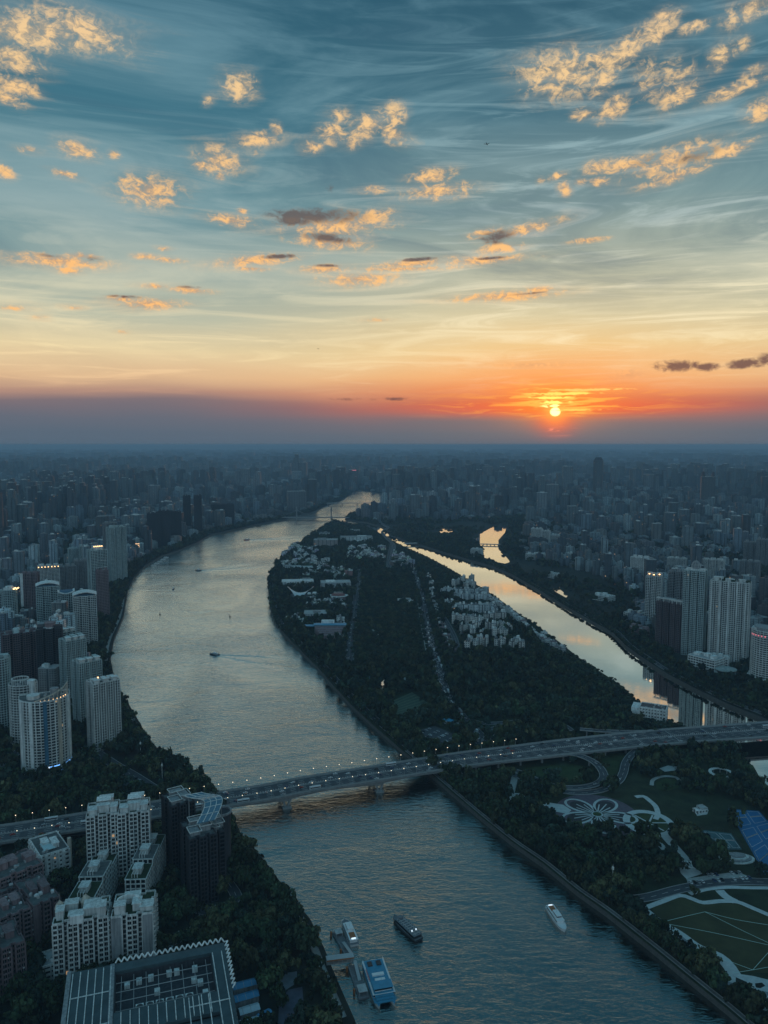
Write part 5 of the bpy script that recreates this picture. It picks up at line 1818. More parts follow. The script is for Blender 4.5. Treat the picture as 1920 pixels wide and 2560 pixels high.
    MB().box(-.7, .7, -.5, .5, 5, 6.1).build('lamp_head', M_lamp, o)
    # white gatehouse block on the island by the bridge
    loc, rz, w, H = spot(1630, 1806, 62, 1774, 22, -6)
    t = make_tower('white low building with a brown flat roof beside the bridge on the island', loc, rz, fp_rect(w, 22), H, F_WHITE, storey=4.0, bay=3.4, band=2.3, pier=1.6, fine=True, windows=True, seed=260, name='low_building', cat='building', roof='none', roofmat=mat('brown_roof', (0.13, 0.10, 0.10), 0.9, var=0.3, nscale=0.3))
    MB().box(-w / 2 - 10, -w / 2 + 1, -10, 12, 0, H * .95).build('left_wing', F_WHITE, t)
    MB().box(-w / 2 - .5, w / 2 + .5, -11.6, -10.6, H + .2, H + 1.9).build('white_fascia', F_WHITE, t)
    for q in range(2):
        MB().box(-w / 2 - 8 + q * 6, -w / 2 - 6.6 + q * 6, -14, -10, 0, H * .8).build('stair_tower', F_WHITE, t)


right_bank()


# ------------------------------------------------------------------ plain buildings with window grids too small to pick apart
def city_mat():
    m = bpy.data.materials.new('city_facade')
    m.use_nodes = True
    m.node_tree.nodes.clear()
    k = NT(m.node_tree)
    ge = k.new('ShaderNodeNewGeometry')
    P_ = k.new('ShaderNodeSeparateXYZ', {0: ge.outputs['Position']})
    N_ = k.new('ShaderNodeSeparateXYZ', {0: ge.outputs['True Normal']})
    tint = k.new('ShaderNodeAttribute', attribute_name='tint').outputs['Color']
    u = k.m('SUBTRACT', k.m('MULTIPLY', P_.outputs[1], N_.outputs[0]), k.m('MULTIPLY', P_.outputs[0], N_.outputs[1]))
    v = P_.outputs[2]
    fu = k.m('FRACT', k.m('DIVIDE', u, 3.3))
    fv = k.m('FRACT', k.m('DIVIDE', v, 3.2))
    fs = k.m('FRACT', k.m('DIVIDE', u, 13.2))
    def gate(x, a, b):
        return k.m('MULTIPLY', k.m('GREATER_THAN', x, a), k.m('LESS_THAN', x, b))
    win = k.m('MULTIPLY', gate(fu, 0.2, 0.78), gate(fv, 0.34, 0.86))
    strip = gate(fs, 0.0, 0.2)  # shade of wall recesses, painted as dark vertical strips
    wallness = k.m('LESS_THAN', N_.outputs[2], 0.5)
    n = k.noise(ge.outputs['Position'], 0.08, 3, 0.6, dim='3D')
    wear = k.rng(n, 0.3, 0.7, 0.75, 1.2, False)
    wc = k.mix(1.0, tint, k.new('ShaderNodeCombineColor', {0: wear, 1: wear, 2: wear}).outputs[0], 'MULTIPLY')
    dark = k.m('MULTIPLY', k.m('MAXIMUM', win, strip), wallness)
    c = k.mix(k.m('MULTIPLY', dark, 0.88), wc, (0.022, 0.026, 0.03, 1))
    cell = k.new('ShaderNodeCombineXYZ', {0: k.m('FLOOR', k.m('DIVIDE', u, 3.3)), 1: k.m('FLOOR', k.m('DIVIDE', v, 3.2)), 2: k.m('FLOOR', k.m('MULTIPLY', N_.outputs[0], 7.0))}).outputs[0]
    wn = k.new('ShaderNodeTexWhiteNoise', {0: cell}).outputs[0]
    litw = k.m('MULTIPLY', k.m('MULTIPLY', k.m('GREATER_THAN', wn, 0.9978), win), wallness)
    bs = k.new('ShaderNodeBsdfPrincipled', {'Base Color': c, 'Roughness': 0.7})
    bs.inputs['Emission Color'].default_value = (1.0, 0.62, 0.34, 1)
    k.l.new(k.m('MULTIPLY', litw, 0.8), bs.inputs['Emission Strength'])
    k.new('ShaderNodeOutputMaterial', {0: bs.outputs[0]})
    m.cycles.emission_sampling = 'NONE'
    MATS['city'] = m
    return m


M_city = city_mat()
BOXF = np.array([[0, 1, 5, 4], [1, 2, 6, 5], [2, 3, 7, 6], [3, 0, 4, 7], [4, 5, 6, 7]])


def boxes_np(cx, cy_, ang, hx, hy, z0, z1):
    """many boxes at once: (n,8,3) corners"""
    sx = np.array([-1, 1, 1, -1, -1, 1, 1, -1.0])
    sy = np.array([-1, -1, 1, 1, -1, -1, 1, 1.0])
    sz = np.array([0, 0, 0, 0, 1, 1, 1, 1.0])
    lx, ly = hx[:, None] * sx, hy[:, None] * sy
    ca, sa = np.cos(ang)[:, None], np.sin(ang)[:, None]
    X = cx[:, None] + lx * ca - ly * sa
    Y = cy_[:, None] + lx * sa + ly * ca
    Zv = z0[:, None] + (z1 - z0)[:, None] * sz
    return np.stack([X, Y, Zv], -1)


def boxmesh(name, parts_, tints, mtl=None):
    V = np.concatenate([p.reshape(-1, 3) for p in parts_])
    n = len(V) // 8
    Fc = (BOXF[None] + (np.arange(n) * 8)[:, None, None]).reshape(-1, 4)
    C = np.concatenate([np.repeat(t, 8, 0) for t in tints])
    return npmesh(name, V, Fc, mtl or M_city, None, np.concatenate([C, np.ones((len(C), 1))], 1))


PAL = np.array([[.38, .41, .40], [.26, .28, .29], [.48, .50, .48], [.18, .19, .21], [.32, .28, .25], [.22, .18, .18], [.54, .56, .54], [.12, .13, .15], [.30, .34, .38]])


def plain_block(label, cx, cy_, ang, w, d, H, tint, name='city_building', cat='building', group=None, roofbits=True, seed=0, z0=-.5, roofcol=None):
    """one building: wall, roof with parapet, roof houses"""
    rr = random.Random(seed * 13 + 1)
    t = thing(name, label, cat, (cx, cy_, 0), ang, group)
    A = lambda *a: [np.array([x], float) for x in a]
    # main body with a slightly lower wing so that it is not one plain block
    tn = np.array([tint], float)
    if rr.random() < 0.55 and w > 9:
        f_ = rr.uniform(0.3, 0.45)
        s_ = rr.choice((-1, 1))
        b1 = boxes_np(*A(s_ * w * f_ / 2, 0, 0, w * (1 - f_) / 2, d / 2, z0, H))
        b2 = boxes_np(*A(-s_ * w * (1 - f_) / 2, rr.uniform(-.1, .1) * d, 0, w * f_ / 2 - .05, d * .42, z0, H * rr.uniform(.82, .97)))
        mobj('wall', boxmesh('wall', [b1], [tn]), t)
        mobj('wing', boxmesh('wing', [b2], [tn * rr.uniform(.85, 1.1)]), t)
        rx0, rx1 = s_ * w * f_ / 2 - w * (1 - f_) / 2, s_ * w * f_ / 2 + w * (1 - f_) / 2
    else:
        mobj('wall', boxmesh('wall', [boxes_np(*A(0, 0, 0, w / 2, d / 2, z0, H))], [tn]), t)
        rx0, rx1 = -w / 2, w / 2
    r_ = MB()
    for (x0, x1, y0, y1) in ((rx0, rx1, -d / 2, -d / 2 + .4), (rx0, rx1, d / 2 - .4, d / 2), (rx0, rx0 + .4, -d / 2 + .4, d / 2 - .4), (rx1 - .4, rx1, -d / 2 + .4, d / 2 - .4)):
        r_.box(x0, x1, y0, y1, H - .3, H + 1.0)
    r_.box(rx0 + .4, rx1 - .4, -d / 2 + .4, d / 2 - .4, H - .2, H + .05)
    rf = r_.build('roof', roofcol or rr.choice((M_roof, M_roofl, M_roofl, F_GREY)), t)
    if roofbits:
        for q in range(rr.choice((1, 2))):
            hx, hy, hh = rr.uniform(.1, .2) * (rx1 - rx0), rr.uniform(.15, .25) * d, rr.uniform(2.4, 4.6)
            x, y = rr.uniform(rx0 + hx + .5, rx1 - hx - .5), rr.uniform(-.2, .2) * d
            MB().box(x - hx, x + hx, y - hy, y + hy, H + .05, H + hh).build('roof_house', rr.choice((F_GREY, F_PALE, F_WHITE)), rf)
    if abs(cx) < 1600 and cy_ < 3700:
        ca, sa = math.cos(ang), math.sin(ang)
        occupy_poly([(cx + x * ca - y * sa, cy_ + x * sa + y * ca) for (x, y) in ((-w * .56, -d * .6), (w * .56, -d * .6), (w * .56, d * .6), (-w * .56, d * .6))])
    return t


# ---- landmarks on the skyline: centre x, base y, width, top y in the photograph, depth, shade
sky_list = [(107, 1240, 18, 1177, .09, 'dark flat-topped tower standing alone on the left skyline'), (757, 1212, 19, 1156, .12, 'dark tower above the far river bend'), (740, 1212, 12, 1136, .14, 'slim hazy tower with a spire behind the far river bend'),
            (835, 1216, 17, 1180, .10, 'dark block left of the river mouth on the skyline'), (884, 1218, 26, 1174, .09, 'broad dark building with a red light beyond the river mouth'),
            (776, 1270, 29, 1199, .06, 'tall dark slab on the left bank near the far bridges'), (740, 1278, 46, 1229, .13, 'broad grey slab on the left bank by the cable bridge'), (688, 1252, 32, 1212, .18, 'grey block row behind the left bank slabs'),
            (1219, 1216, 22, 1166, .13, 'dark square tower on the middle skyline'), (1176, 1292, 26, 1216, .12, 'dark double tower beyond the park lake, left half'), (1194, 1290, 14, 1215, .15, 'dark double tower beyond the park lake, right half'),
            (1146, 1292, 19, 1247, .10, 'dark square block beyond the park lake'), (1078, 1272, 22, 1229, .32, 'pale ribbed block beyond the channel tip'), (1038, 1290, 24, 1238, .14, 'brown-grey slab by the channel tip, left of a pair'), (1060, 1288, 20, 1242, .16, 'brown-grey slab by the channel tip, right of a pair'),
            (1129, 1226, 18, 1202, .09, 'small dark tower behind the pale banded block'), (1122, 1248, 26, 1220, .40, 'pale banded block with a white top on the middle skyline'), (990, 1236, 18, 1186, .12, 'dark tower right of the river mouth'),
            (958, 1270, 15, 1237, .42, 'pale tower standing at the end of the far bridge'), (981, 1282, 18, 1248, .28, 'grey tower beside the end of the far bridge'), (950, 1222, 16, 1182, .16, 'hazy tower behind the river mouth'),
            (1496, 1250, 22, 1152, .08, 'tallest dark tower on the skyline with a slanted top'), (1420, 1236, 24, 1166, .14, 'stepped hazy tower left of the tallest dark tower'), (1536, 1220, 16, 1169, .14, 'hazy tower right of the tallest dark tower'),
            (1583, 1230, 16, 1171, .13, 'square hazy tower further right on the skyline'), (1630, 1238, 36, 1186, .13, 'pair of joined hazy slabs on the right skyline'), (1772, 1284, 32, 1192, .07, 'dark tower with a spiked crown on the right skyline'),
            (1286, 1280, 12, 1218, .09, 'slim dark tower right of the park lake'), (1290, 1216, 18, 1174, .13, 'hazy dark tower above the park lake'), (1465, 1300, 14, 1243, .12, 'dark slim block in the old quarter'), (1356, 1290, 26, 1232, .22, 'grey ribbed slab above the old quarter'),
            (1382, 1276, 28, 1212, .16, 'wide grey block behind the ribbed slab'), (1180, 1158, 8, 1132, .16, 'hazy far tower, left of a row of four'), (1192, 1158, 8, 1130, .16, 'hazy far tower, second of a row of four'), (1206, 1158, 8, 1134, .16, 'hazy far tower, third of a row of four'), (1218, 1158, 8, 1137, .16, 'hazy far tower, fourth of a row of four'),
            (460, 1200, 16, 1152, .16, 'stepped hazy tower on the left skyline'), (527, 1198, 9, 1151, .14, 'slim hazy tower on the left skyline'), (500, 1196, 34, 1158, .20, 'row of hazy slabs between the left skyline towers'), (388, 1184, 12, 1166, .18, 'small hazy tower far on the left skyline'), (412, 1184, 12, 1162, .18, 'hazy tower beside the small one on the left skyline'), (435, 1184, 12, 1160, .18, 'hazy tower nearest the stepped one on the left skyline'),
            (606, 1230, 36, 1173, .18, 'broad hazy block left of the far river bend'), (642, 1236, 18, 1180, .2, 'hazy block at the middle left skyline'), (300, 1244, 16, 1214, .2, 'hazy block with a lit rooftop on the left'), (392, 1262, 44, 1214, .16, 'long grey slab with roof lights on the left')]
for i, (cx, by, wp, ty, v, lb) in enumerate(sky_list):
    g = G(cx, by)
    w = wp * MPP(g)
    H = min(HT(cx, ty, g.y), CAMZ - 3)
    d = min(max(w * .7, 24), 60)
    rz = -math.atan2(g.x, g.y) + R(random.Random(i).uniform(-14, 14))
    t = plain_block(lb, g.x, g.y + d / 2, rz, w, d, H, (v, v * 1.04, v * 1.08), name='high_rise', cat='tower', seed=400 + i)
    if 'slanted top' in lb:
        MB().prism([(-w / 2, -d / 2), (w / 2, -d / 2), (w / 2, d / 2), (-w / 2, d / 2)], H, H + 22, taper=0.55).build('slanted_top', F_DARK, t)
    if 'spiked crown' in lb:
        for q in (-1, 1):
            for s_ in (-1, 1):
                MB().prism([(p[0] + q * w * .36, p[1] + s_ * d * .36) for p in fp_rect(w * .24, d * .24)], H, H + 26, taper=0.25).build('crown_spike', F_DARK, t)
    if 'red light' in lb:
        MB().box(-w * .1, w * .3, -d / 2 - 1, -d / 2, H - 8, H - 3).build('red_sign', M_pinkled, t)

# ---- the general mass of the city
RNG = np.random.default_rng(5)
left_np = [tuple(p) for p in left_poly]
right_np = [tuple(p) for p in right_poly]
isl_np = [tuple(p) for p in isl_poly]


def dist_line(pts, x, y):
    """distance to a polyline"""
    best = np.full(x.shape, 1e9)
    for i in range(len(pts) - 1):
        ax, ay = pts[i]
        bx, by = pts[i + 1]
        L2 = (bx - ax) ** 2 + (by - ay) ** 2 + 1e-9
        t = np.clip(((x - ax) * (bx - ax) + (y - ay) * (by - ay)) / L2, 0, 1)
        best = np.minimum(best, np.hypot(x - ax - t * (bx - ax), y - ay - t * (by - ay)))
    return best


def vnoise(x, y, s, seed):
    """smooth value noise"""
    r = np.random.default_rng(seed).random((64, 64))
    fx, fy = x / s, y / s
    i, j = np.floor(fx).astype(int), np.floor(fy).astype(int)
    u, v = fx - i, fy - j
    u, v = u * u * (3 - 2 * u), v * v * (3 - 2 * v)
    g = lambda a, b: r[b % 64, a % 64]
    return (g(i, j) * (1 - u) + g(i + 1, j) * u) * (1 - v) + (g(i, j + 1) * (1 - u) + g(i + 1, j + 1) * u) * v


# parkland round the lake and along the channel stays free of houses
park_r = [tuple(G(x, y)) for (x, y) in ((940, 1305), (1000, 1300), (1100, 1300), (1180, 1300), (1300, 1300), (1310, 1330), (1300, 1380), (1330, 1400), (1420, 1420), (1500, 1440), (1560, 1480), (1590, 1540), (1540, 1585), (1480, 1556), (1338, 1470), (1238, 1419), (1103, 1379), (1018, 1352))]
cand = []
for (y0, y1, sp, fw0, fw1) in ((860, 2500, 27, 6.0, 10.5), (2500, 6000, 42, 10, 17), (6000, 14000, 82, 17, 34), (14000, 36000, 230, 45, 95)):
    xm = y1 * 0.62
    nx, ny = int(2 * xm / sp), int((y1 - y0) / sp)
    gx, gy = np.meshgrid(-xm + (np.arange(nx) + .5) * sp, y0 + (np.arange(ny) + .5) * sp)
    x = gx.ravel() + RNG.uniform(-.36, .36, gx.size) * sp
    y = gy.ravel() + RNG.uniform(-.36, .36, gx.size) * sp
    k_ = np.abs(x) < y * 0.60 + 60
    x, y = x[k_], y[k_]
    onl, onr = inside(left_np, x, y), inside(right_np, x, y)
    k_ = onl | onr
    x, y, onl = x[k_], y[k_], onl[k_]
    dl = np.minimum(dist_line([tuple(p) for p in S_left], x, y), np.minimum(dist_line([tuple(p) for p in S_nmain], x, y), dist_line([tuple(p) for p in S_nch], x, y)))
    near_l = onl & (y < 1500) & (x > -0.36 * y - 30)
    k_ = (dl > np.where(y < 3000, 48, 40)) & ~inside(park_r, x, y) & ~((y < 3700) & (np.abs(x) < 1590) & occ_at(x, y)) & ~(onl & (y < 980))
    # gaps: avenues on two headings, small parks
    if y0 < 14000:
        pitch_ = 310 if y0 < 6000 else 700
        for th in (R(18), R(104)):
            k_ &= np.abs(((x * math.cos(th) + y * math.sin(th) + 90 * vnoise(x, y, 1400, 15)) % pitch_) - pitch_ / 2) > (13 if y0 < 2500 else 20 if y0 < 6000 else 45)
    k_ &= vnoise(x, y, 170 if y0 < 6000 else 600, 3) > (0.26 if y0 < 6000 else 0.2)
    k_ &= ~((~onl) & (y < 1420) & (dl < 190))
    x, y, onl = x[k_], y[k_], onl[k_]
    n = len(x)
    fw = RNG.uniform(fw0, fw1, n)
    fd = RNG.uniform(fw0, fw1, n) * RNG.uniform(.7, 1.3, n)
    zone = vnoise(x, y, 520 if y0 < 6000 else 1500, 9)
    r = RNG.random(n)
    tall = np.where(zone > 0.58, 0.5, np.where(zone > 0.42, 0.24, 0.07))
    tall = np.where(onl, tall * 1.15, tall * np.where(y < 2200, 0.30, 0.95))
    H = np.where(r < tall, RNG.uniform(42, 92, n), np.where(r < tall + .28, RNG.uniform(22, 40, n), RNG.uniform(9, 23, n)))
    if y0 >= 6000:
        H = np.where(r < .12, RNG.uniform(70, 125, n), np.where(r < .45, RNG.uniform(35, 70, n), RNG.uniform(14, 34, n)))
    clus = vnoise(x, y, 900, 57) > .62
    H = np.where(clus & (y > 2300) & (RNG.random(n) < (.34 if y0 < 6000 else .4)), RNG.uniform(85, 180, n), H)
    fw = np.where(H > 42, fw * 1.15, fw)
    ang = (np.floor(vnoise(x, y, 380 if y0 < 6000 else 1200, 21) * 5) - 2) * 0.32 + RNG.normal(0, .05, n)
    ti = PAL[RNG.integers(0, len(PAL), n)] * RNG.uniform(.35, 1.05, (n, 1)) * np.array([.66, .74, .80])
    ti = ti * (.65 + .75 * vnoise(x, y, 420 if y0 < 6000 else 1300, 66))[:, None]
    ti = np.where(((H > 85) & (y > 2300))[:, None], ti * .5, ti)
    ti = np.where((onl & (y < 2300) & (H > 40))[:, None], ti * 1.7, ti)
    cand.append(np.column_stack([x, y, fw, fd, H, ang, ti]))
cand = np.concatenate(cand)
# the ones that show largest in the photograph become things of their own
dep = cand[:, 1] * math.cos(PITCH) + CAMZ * math.sin(PITCH)
vis = np.abs(cand[:, 0]) < cand[:, 1] * 0.505
score = np.where(vis, (cand[:, 2] * 2) * (cand[:, 4] + cand[:, 3]) / dep ** 2, 0)
order = np.argsort(-score)
big, rest = order[:300], order[300:]
TONE = lambda c: 'pale' if sum(c) > .86 else 'dark' if sum(c) < .34 else 'brownish' if c[0] > c[2] * .98 else 'bluish grey' if c[2] > c[0] * 1.28 else 'grey'


def area_name(x, y):
    r = x / y
    for lim, nm in ((-.44, 'at the very left edge'), (-.36, 'left of the wave-roofed towers'), (-.28, 'behind the wave-roofed towers'), (-.2, 'behind the left-bank bend'), (-.1, 'behind the dark bank slabs'), (.02, 'beyond the cable bridge'),
                    (.12, 'behind the park lake'), (.2, 'right of the park lake'), (.28, 'in the old quarter'), (.36, 'behind the ring-crowned tower'), (.44, 'behind the domed tower')):
        if r < lim:
            return nm
    return 'at the very right edge'


for q, i in enumerate(big):
    x, y, fw, fd, H, ang, *ti = cand[i]
    hname = 'high-rise' if H > 42 else 'mid-rise block' if H > 22 else 'low house block'
    ar = area_name(x, y)
    dn = 'front row' if y < 1350 else 'second row' if y < 1600 else 'middle rows' if y < 2000 else 'back rows' if y < 2600 else 'farthest rows'
    hname = ('slim ' if fw < 8.5 else 'broad ' if fw > 11.5 else '') + ('very tall ' if H > 80 else 'tall ' if H > 60 else '') + hname
    plain_block('%s %s %s, %s' % (TONE(ti), hname, ar, dn), x, y, ang, fw * 2, fd * 2, H, ti, group='%s %ss %s, %s' % (TONE(ti), hname, ar, dn), cat='high-rise' if H > 42 else 'building', seed=q)
C_ = cand[rest]
b1 = boxes_np(C_[:, 0], C_[:, 1], C_[:, 5], C_[:, 2], C_[:, 3], np.full(len(C_), -.5), C_[:, 4])
k2 = C_[:, 1] < 9000
D_ = C_[k2]
b2 = boxes_np(D_[:, 0] + RNG.uniform(-2, 2, len(D_)), D_[:, 1] + RNG.uniform(-2, 2, len(D_)), D_[:, 5], D_[:, 2] * RNG.uniform(.2, .5, len(D_)), D_[:, 3] * RNG.uniform(.25, .5, len(D_)), D_[:, 4] - .2, D_[:, 4] + RNG.uniform(2, 5, len(D_)))
k3 = (C_[:, 1] < 6000) & (C_[:, 4] > 20)
E_ = C_[k3]
b3 = boxes_np(E_[:, 0] + np.cos(E_[:, 5]) * E_[:, 2] * .9, E_[:, 1] + np.sin(E_[:, 5]) * E_[:, 2] * .9, E_[:, 5], E_[:, 2] * .5, E_[:, 3] * .7, np.full(len(E_), -.5), E_[:, 4] * RNG.uniform(.8, .96, len(E_)))
ob = mobj('city_buildings', boxmesh('city_buildings', [b1, b2, b3], [C_[:, 6:9], D_[:, 6:9] * 1.15, E_[:, 6:9] * .9]))
tag(ob, 'dense mass of hazy city buildings stretching to the horizon', kind='stuff')
CITY = cand


# ------------------------------------------------------------------ the island
def IW(x, y):
    return (660 + x / 4.1475, 1280 + y / 4.1475)


def IE(x, y):
    return (1020 + x / 3.95, 1380 + y / 3.95)


def block_at(px, py, wp, hp, depth, tint, label, group=None, turn=0.0, name='low_building', cat='building', seed=0, roofcol=None, bits=True):
    """block from its surveyed front base centre, width and height in photo pixels"""
    g = G(px, py)
    rz = -math.atan2(g.x, g.y) + R(turn)
    H = max(4.0, HT(px, py - hp, g.y))
    c = g + Vector((-math.sin(rz), math.cos(rz))) * depth / 2
    return plain_block(label, c.x, c.y, rz, wp * MPP(g), depth, H, tint, name, cat, group, bits, seed, roofcol=roofcol)


PALE, GREY_, BRN, WHT, RED = (.60, .62, .60), (.40, .42, .43), (.32, .27, .25), (.68, .70, .69), (.27, .13, .12)
ri = random.Random(17)

# west part: public buildings
pub = [(350, 768, 330, 45, 34, WHT, 'long white hall right behind the white saddle roof'), (365, 620, 290, 42, 40, PALE, 'broad pale building with a glazed roof north of the saddle roof'),
       (748, 806, 310, 70, 38, GREY_, 'wide grey museum block with two lit openings, beside the west avenue'), (530, 1118, 235, 60, 34, GREY_, 'low hall with a cream-glowing flat roof'),
       (797, 1180, 84, 88, 16, PALE, 'small pale tower left of the west avenue'), (880, 690, 84, 80, 20, RED, 'red-brown cube beside the top of the west avenue'),
       (720, 1010, 90, 50, 24, GREY_, 'grey block behind the small pale tower'), (520, 905, 150, 45, 26, PALE, 'pale curved-front building right of the saddle roof'),
       (625, 262, 104, 46, 30, PALE, 'pale block at the far west shore of the island'), (640, 385, 250, 95, 34, BRN, 'broad brownish block near the far west shore'), (960, 320, 330, 60, 40, PALE, 'long pale hall with stepped roofs near the island tip'),
       (1010, 330, 150, 26, 26, WHT, 'bright white flat roof near the island tip'), (765, 222, 130, 14, 16, WHT, 'thin bright white roof at the island tip'), (850, 205, 290, 16, 18, GREY_, 'long low grey shed at the island tip'),
       (515, 382, 110, 14, 14, WHT, 'narrow white roof among the houses by the west shore'), (950, 470, 150, 30, 18, PALE, 'pale row building in the upper island'), (1120, 470, 70, 34, 16, PALE, 'pale house in the upper island near the avenue'), (640, 545, 90, 60, 20, PALE, 'stepped pale block left of the brick terraces'),
       (225, 590, 90, 60, 22, PALE, 'pale rounded villa by the west shore bend')]
for i, (x, y, w, h, d, tn, lb) in enumerate(pub):
    px_, py_ = IW(x, y)
    block_at(px_, py_, w / 4.1475, h / 4.1475, d, tn, lb, turn=ri.uniform(-4, 4), name='public_building', seed=600 + i, roofcol=M_white if tn == WHT else None)
# saddle-roofed concert hall
a = G(*IW(360, 905))
th = thing('concert_hall', 'concert hall with a sweeping white saddle-shaped roof', 'concert hall', (a.x, a.y + 18, 0))
sad = MB()
NS = 10
w2, d2 = 30.0, 34.0
def sadz(u, v):
    return 9 + 15 * (u * u) - 5 * (v * v) + 3 * v
def sadp(i, j):
    u, v = -1 + 2 * i / NS, -1 + 2 * j / NS
    s = (1 - abs(u)) * .0 + (1 + v) / 2 * .85 + .15            # narrow towards the camera, wide away
    return (u * w2 * s, v * d2 * .6, sadz(u * s, v))
for i in range(NS):
    for j in range(NS):
        q = [sadp(i, j), sadp(i + 1, j), sadp(i + 1, j + 1), sadp(i, j + 1)]
        sad.face(q)
        sad.face([(x, y, z - .7) for (x, y, z) in q][::-1])
for i in range(NS):
    q0, q1 = sadp(i, NS), sadp(i + 1, NS)
    sad.bar((*q0[:2], q0[2] - .1), (*q1[:2], q1[2] - .1), 2.2, 1.6)
sad.build('saddle_roof', mat('roof_white', (0.62, 0.68, 0.70), 0.4, var=0.06), th, smooth=False)
MB().prism([(-24, 16), (-4, -18), (4, -18), (24, 16)], -.5, 7.0).build('wall', F_GREY, th)
occupy_disc((a.x, a.y + 18), 26)
# round brown building
a = G(*IW(765, 925))
th = thing('round_building', 'round reddish building with white roof fins beside the west avenue', 'building', (a.x, a.y + 18, 0))
MB().prism(fp_oval(44, 34, 24), -.5, 9).build('wall', F_PINK, th)
MB().prism(fp_oval(46, 36, 24), 9, 10.2).build('roof_rim', F_PALE, th)
rf = MB().prism(fp_oval(34, 25, 20), 10.2, 15, taper=.7).build('roof', mat('red_roof', (0.22, 0.09, 0.08), 0.8, var=.2), th)
for q in range(7):
    MB().bar((-9 + q * 3, -6, 15), (-9 + q * 3, 4, 17.5), .5, 1.6).build('roof_fin', F_WHITE, rf)
occupy_disc((a.x, a.y + 18), 24)
# blue-roofed complex
a = G(*IW(680, 1255))
th = thing('blue_roofed_building', 'pinkish stepped building with a bright blue roof on the west shore', 'building', (a.x, a.y, 0))
MB().box(-28, 30, 0, 20, -.5, 15).build('wall', F_GREY, th)
MB().box(-30, 31, -2, 12, 15, 16).box(-48, -29, 2, 14, 12, 13).build('blue_roof', mat('blue_roof', (0.06, 0.32, 0.50), 0.5, var=.1), th)
MB().box(-16, 8, 10, 20, 16.05, 21).build('roof_house', F_WHITE, th)
for q in range(5):
    MB().box(-26 + q * 3, 27 - q * 1.6, -9 - q * 9, -1 - q * 9, -.5, 13.5 - q * 1.6).build('terrace_block', F_PINK, th)
occupy_poly([(a.x - 50, a.y + 24), (a.x + 36, a.y + 24), (a.x + 30, a.y - 50), (a.x - 20, a.y - 50)])
# little houses in the upper west part and near the island tip
hgrp = [((200, 380, 560, 580), 60, 'west shore'), ((880, 390, 1250, 520), 56, 'upper island'), ((1350, 380, 1659, 590), 74, 'north-east island'), ((440, 560, 860, 700), 34, 'streets north of the saddle roof'), ((230, 1050, 420, 1190), 8, 'west shore gardens'), ((420, 930, 860, 1000), 24, 'streets below the round reddish building'), ((800, 1190, 850, 1400), 16, 'edge of the west avenue')]
for gi, ((x0, y0, x1, y1), n, nm) in enumerate(hgrp):
    for q in range(n):
        x, y = ri.uniform(x0, x1), ri.uniform(y0, y1)
        px_, py_ = IW(x, y)
        g = G(px_, py_)
        if not inside(isl_np, [g.x], [g.y])[0] or occ_at([g.x], [g.y])[0] or (g.y > 1500 and min((p - g).length for p in smooth_line(S_ie[:14], 40)) < 85):
            continue
        tn = ri.choice((PALE, PALE, GREY_, BRN, WHT))
        tn = tuple(c * ri.uniform(.8, 1.15) for c in tn)
        block_at(px_, py_, ri.uniform(34, 78) / 4.1475, ri.uniform(26, 56) / 4.1475, ri.uniform(10, 18), tn, '%s small house in the %s' % (TONE(tn), nm), '%s small houses in the %s' % (TONE(tn), nm), turn=ri.uniform(-30, 30), name='house', cat='house', seed=700 + gi * 60 + q)

# east part: apartment blocks in arcs
rows = [(2, [(x, 428 + (x - 540) ** 2 * -.00018, 62, 62) for x in range(350, 780, 52)], 'first'), (3, [(x, 470 + abs(x - 620) * .06, 60, 58) for x in range(470, 820, 50)], 'second'),
        (4, [(x, 545, 56, 62) for x in (390, 432)] + [(x, 602 - (x - 640) ** 2 * .0002, 62, 80) for x in range(505, 860, 54)] + [(462, 612, 60, 62), (858, 612, 62, 62)], 'third'),
        (5, [(x, 706 + (x - 440) * .1, 50, 88) for x in range(455, 720, 44)] + [(x, 706 - (x - 760) * .1, 50, 92) for x in range(768, 960, 44)], 'fourth'),
        (6, [(540, 812, 62, 88), (600, 790, 50, 70), (650, 805, 50, 96), (690, 770, 50, 80), (790, 790, 52, 98), (845, 800, 46, 90), (900, 775, 50, 80), (960, 800, 50, 90), (1005, 822, 54, 100)], 'fifth'),
        (7, [(640, 842, 54, 86), (735, 855, 60, 78), (850, 872, 56, 110), (905, 860, 54, 100), (960, 850, 50, 80)], 'sixth'),
        (8, [(580, 1008, 56, 128), (620, 930, 46, 80), (664, 990, 52, 110), (712, 950, 60, 110), (765, 960, 54, 112), (880, 960, 54, 100), (940, 968, 58, 112), (1018, 1005, 50, 120), (1064, 960, 60, 100), (1124, 1018, 52, 132)], 'nearest'),
        (9, [(x, y, 52, 56) for (x, y) in ((205, 300), (232, 352), (490, 330), (540, 300), (575, 360), (625, 290), (650, 350), (455, 340), (600, 330))], 'farthest')]
for (rk, lst, nm) in rows:
    for q, (x, y, w, h) in enumerate(lst):
        px_, py_ = IE(x, y)
        lum = ri.uniform(.85, 1.15)
        tn = (.58 * lum, .54 * lum, .50 * lum) if rk >= 5 else (.54 * lum, .57 * lum, .58 * lum)
        block_at(px_, py_, w / 3.95, h / 3.95, 15, tn, 'pale apartment block on the island, number %s from the left in the %s row' % (['one', 'two', 'three', 'four', 'five', 'six', 'seven', 'eight', 'nine', 'ten', 'eleven', 'twelve', 'thirteen'][sorted(lst).index((x, y, w, h))], nm), 'pale apartment blocks on the island', turn=ri.uniform(-8, 8), name='apartment_block', cat='apartment block', seed=900 + rk * 20 + q)
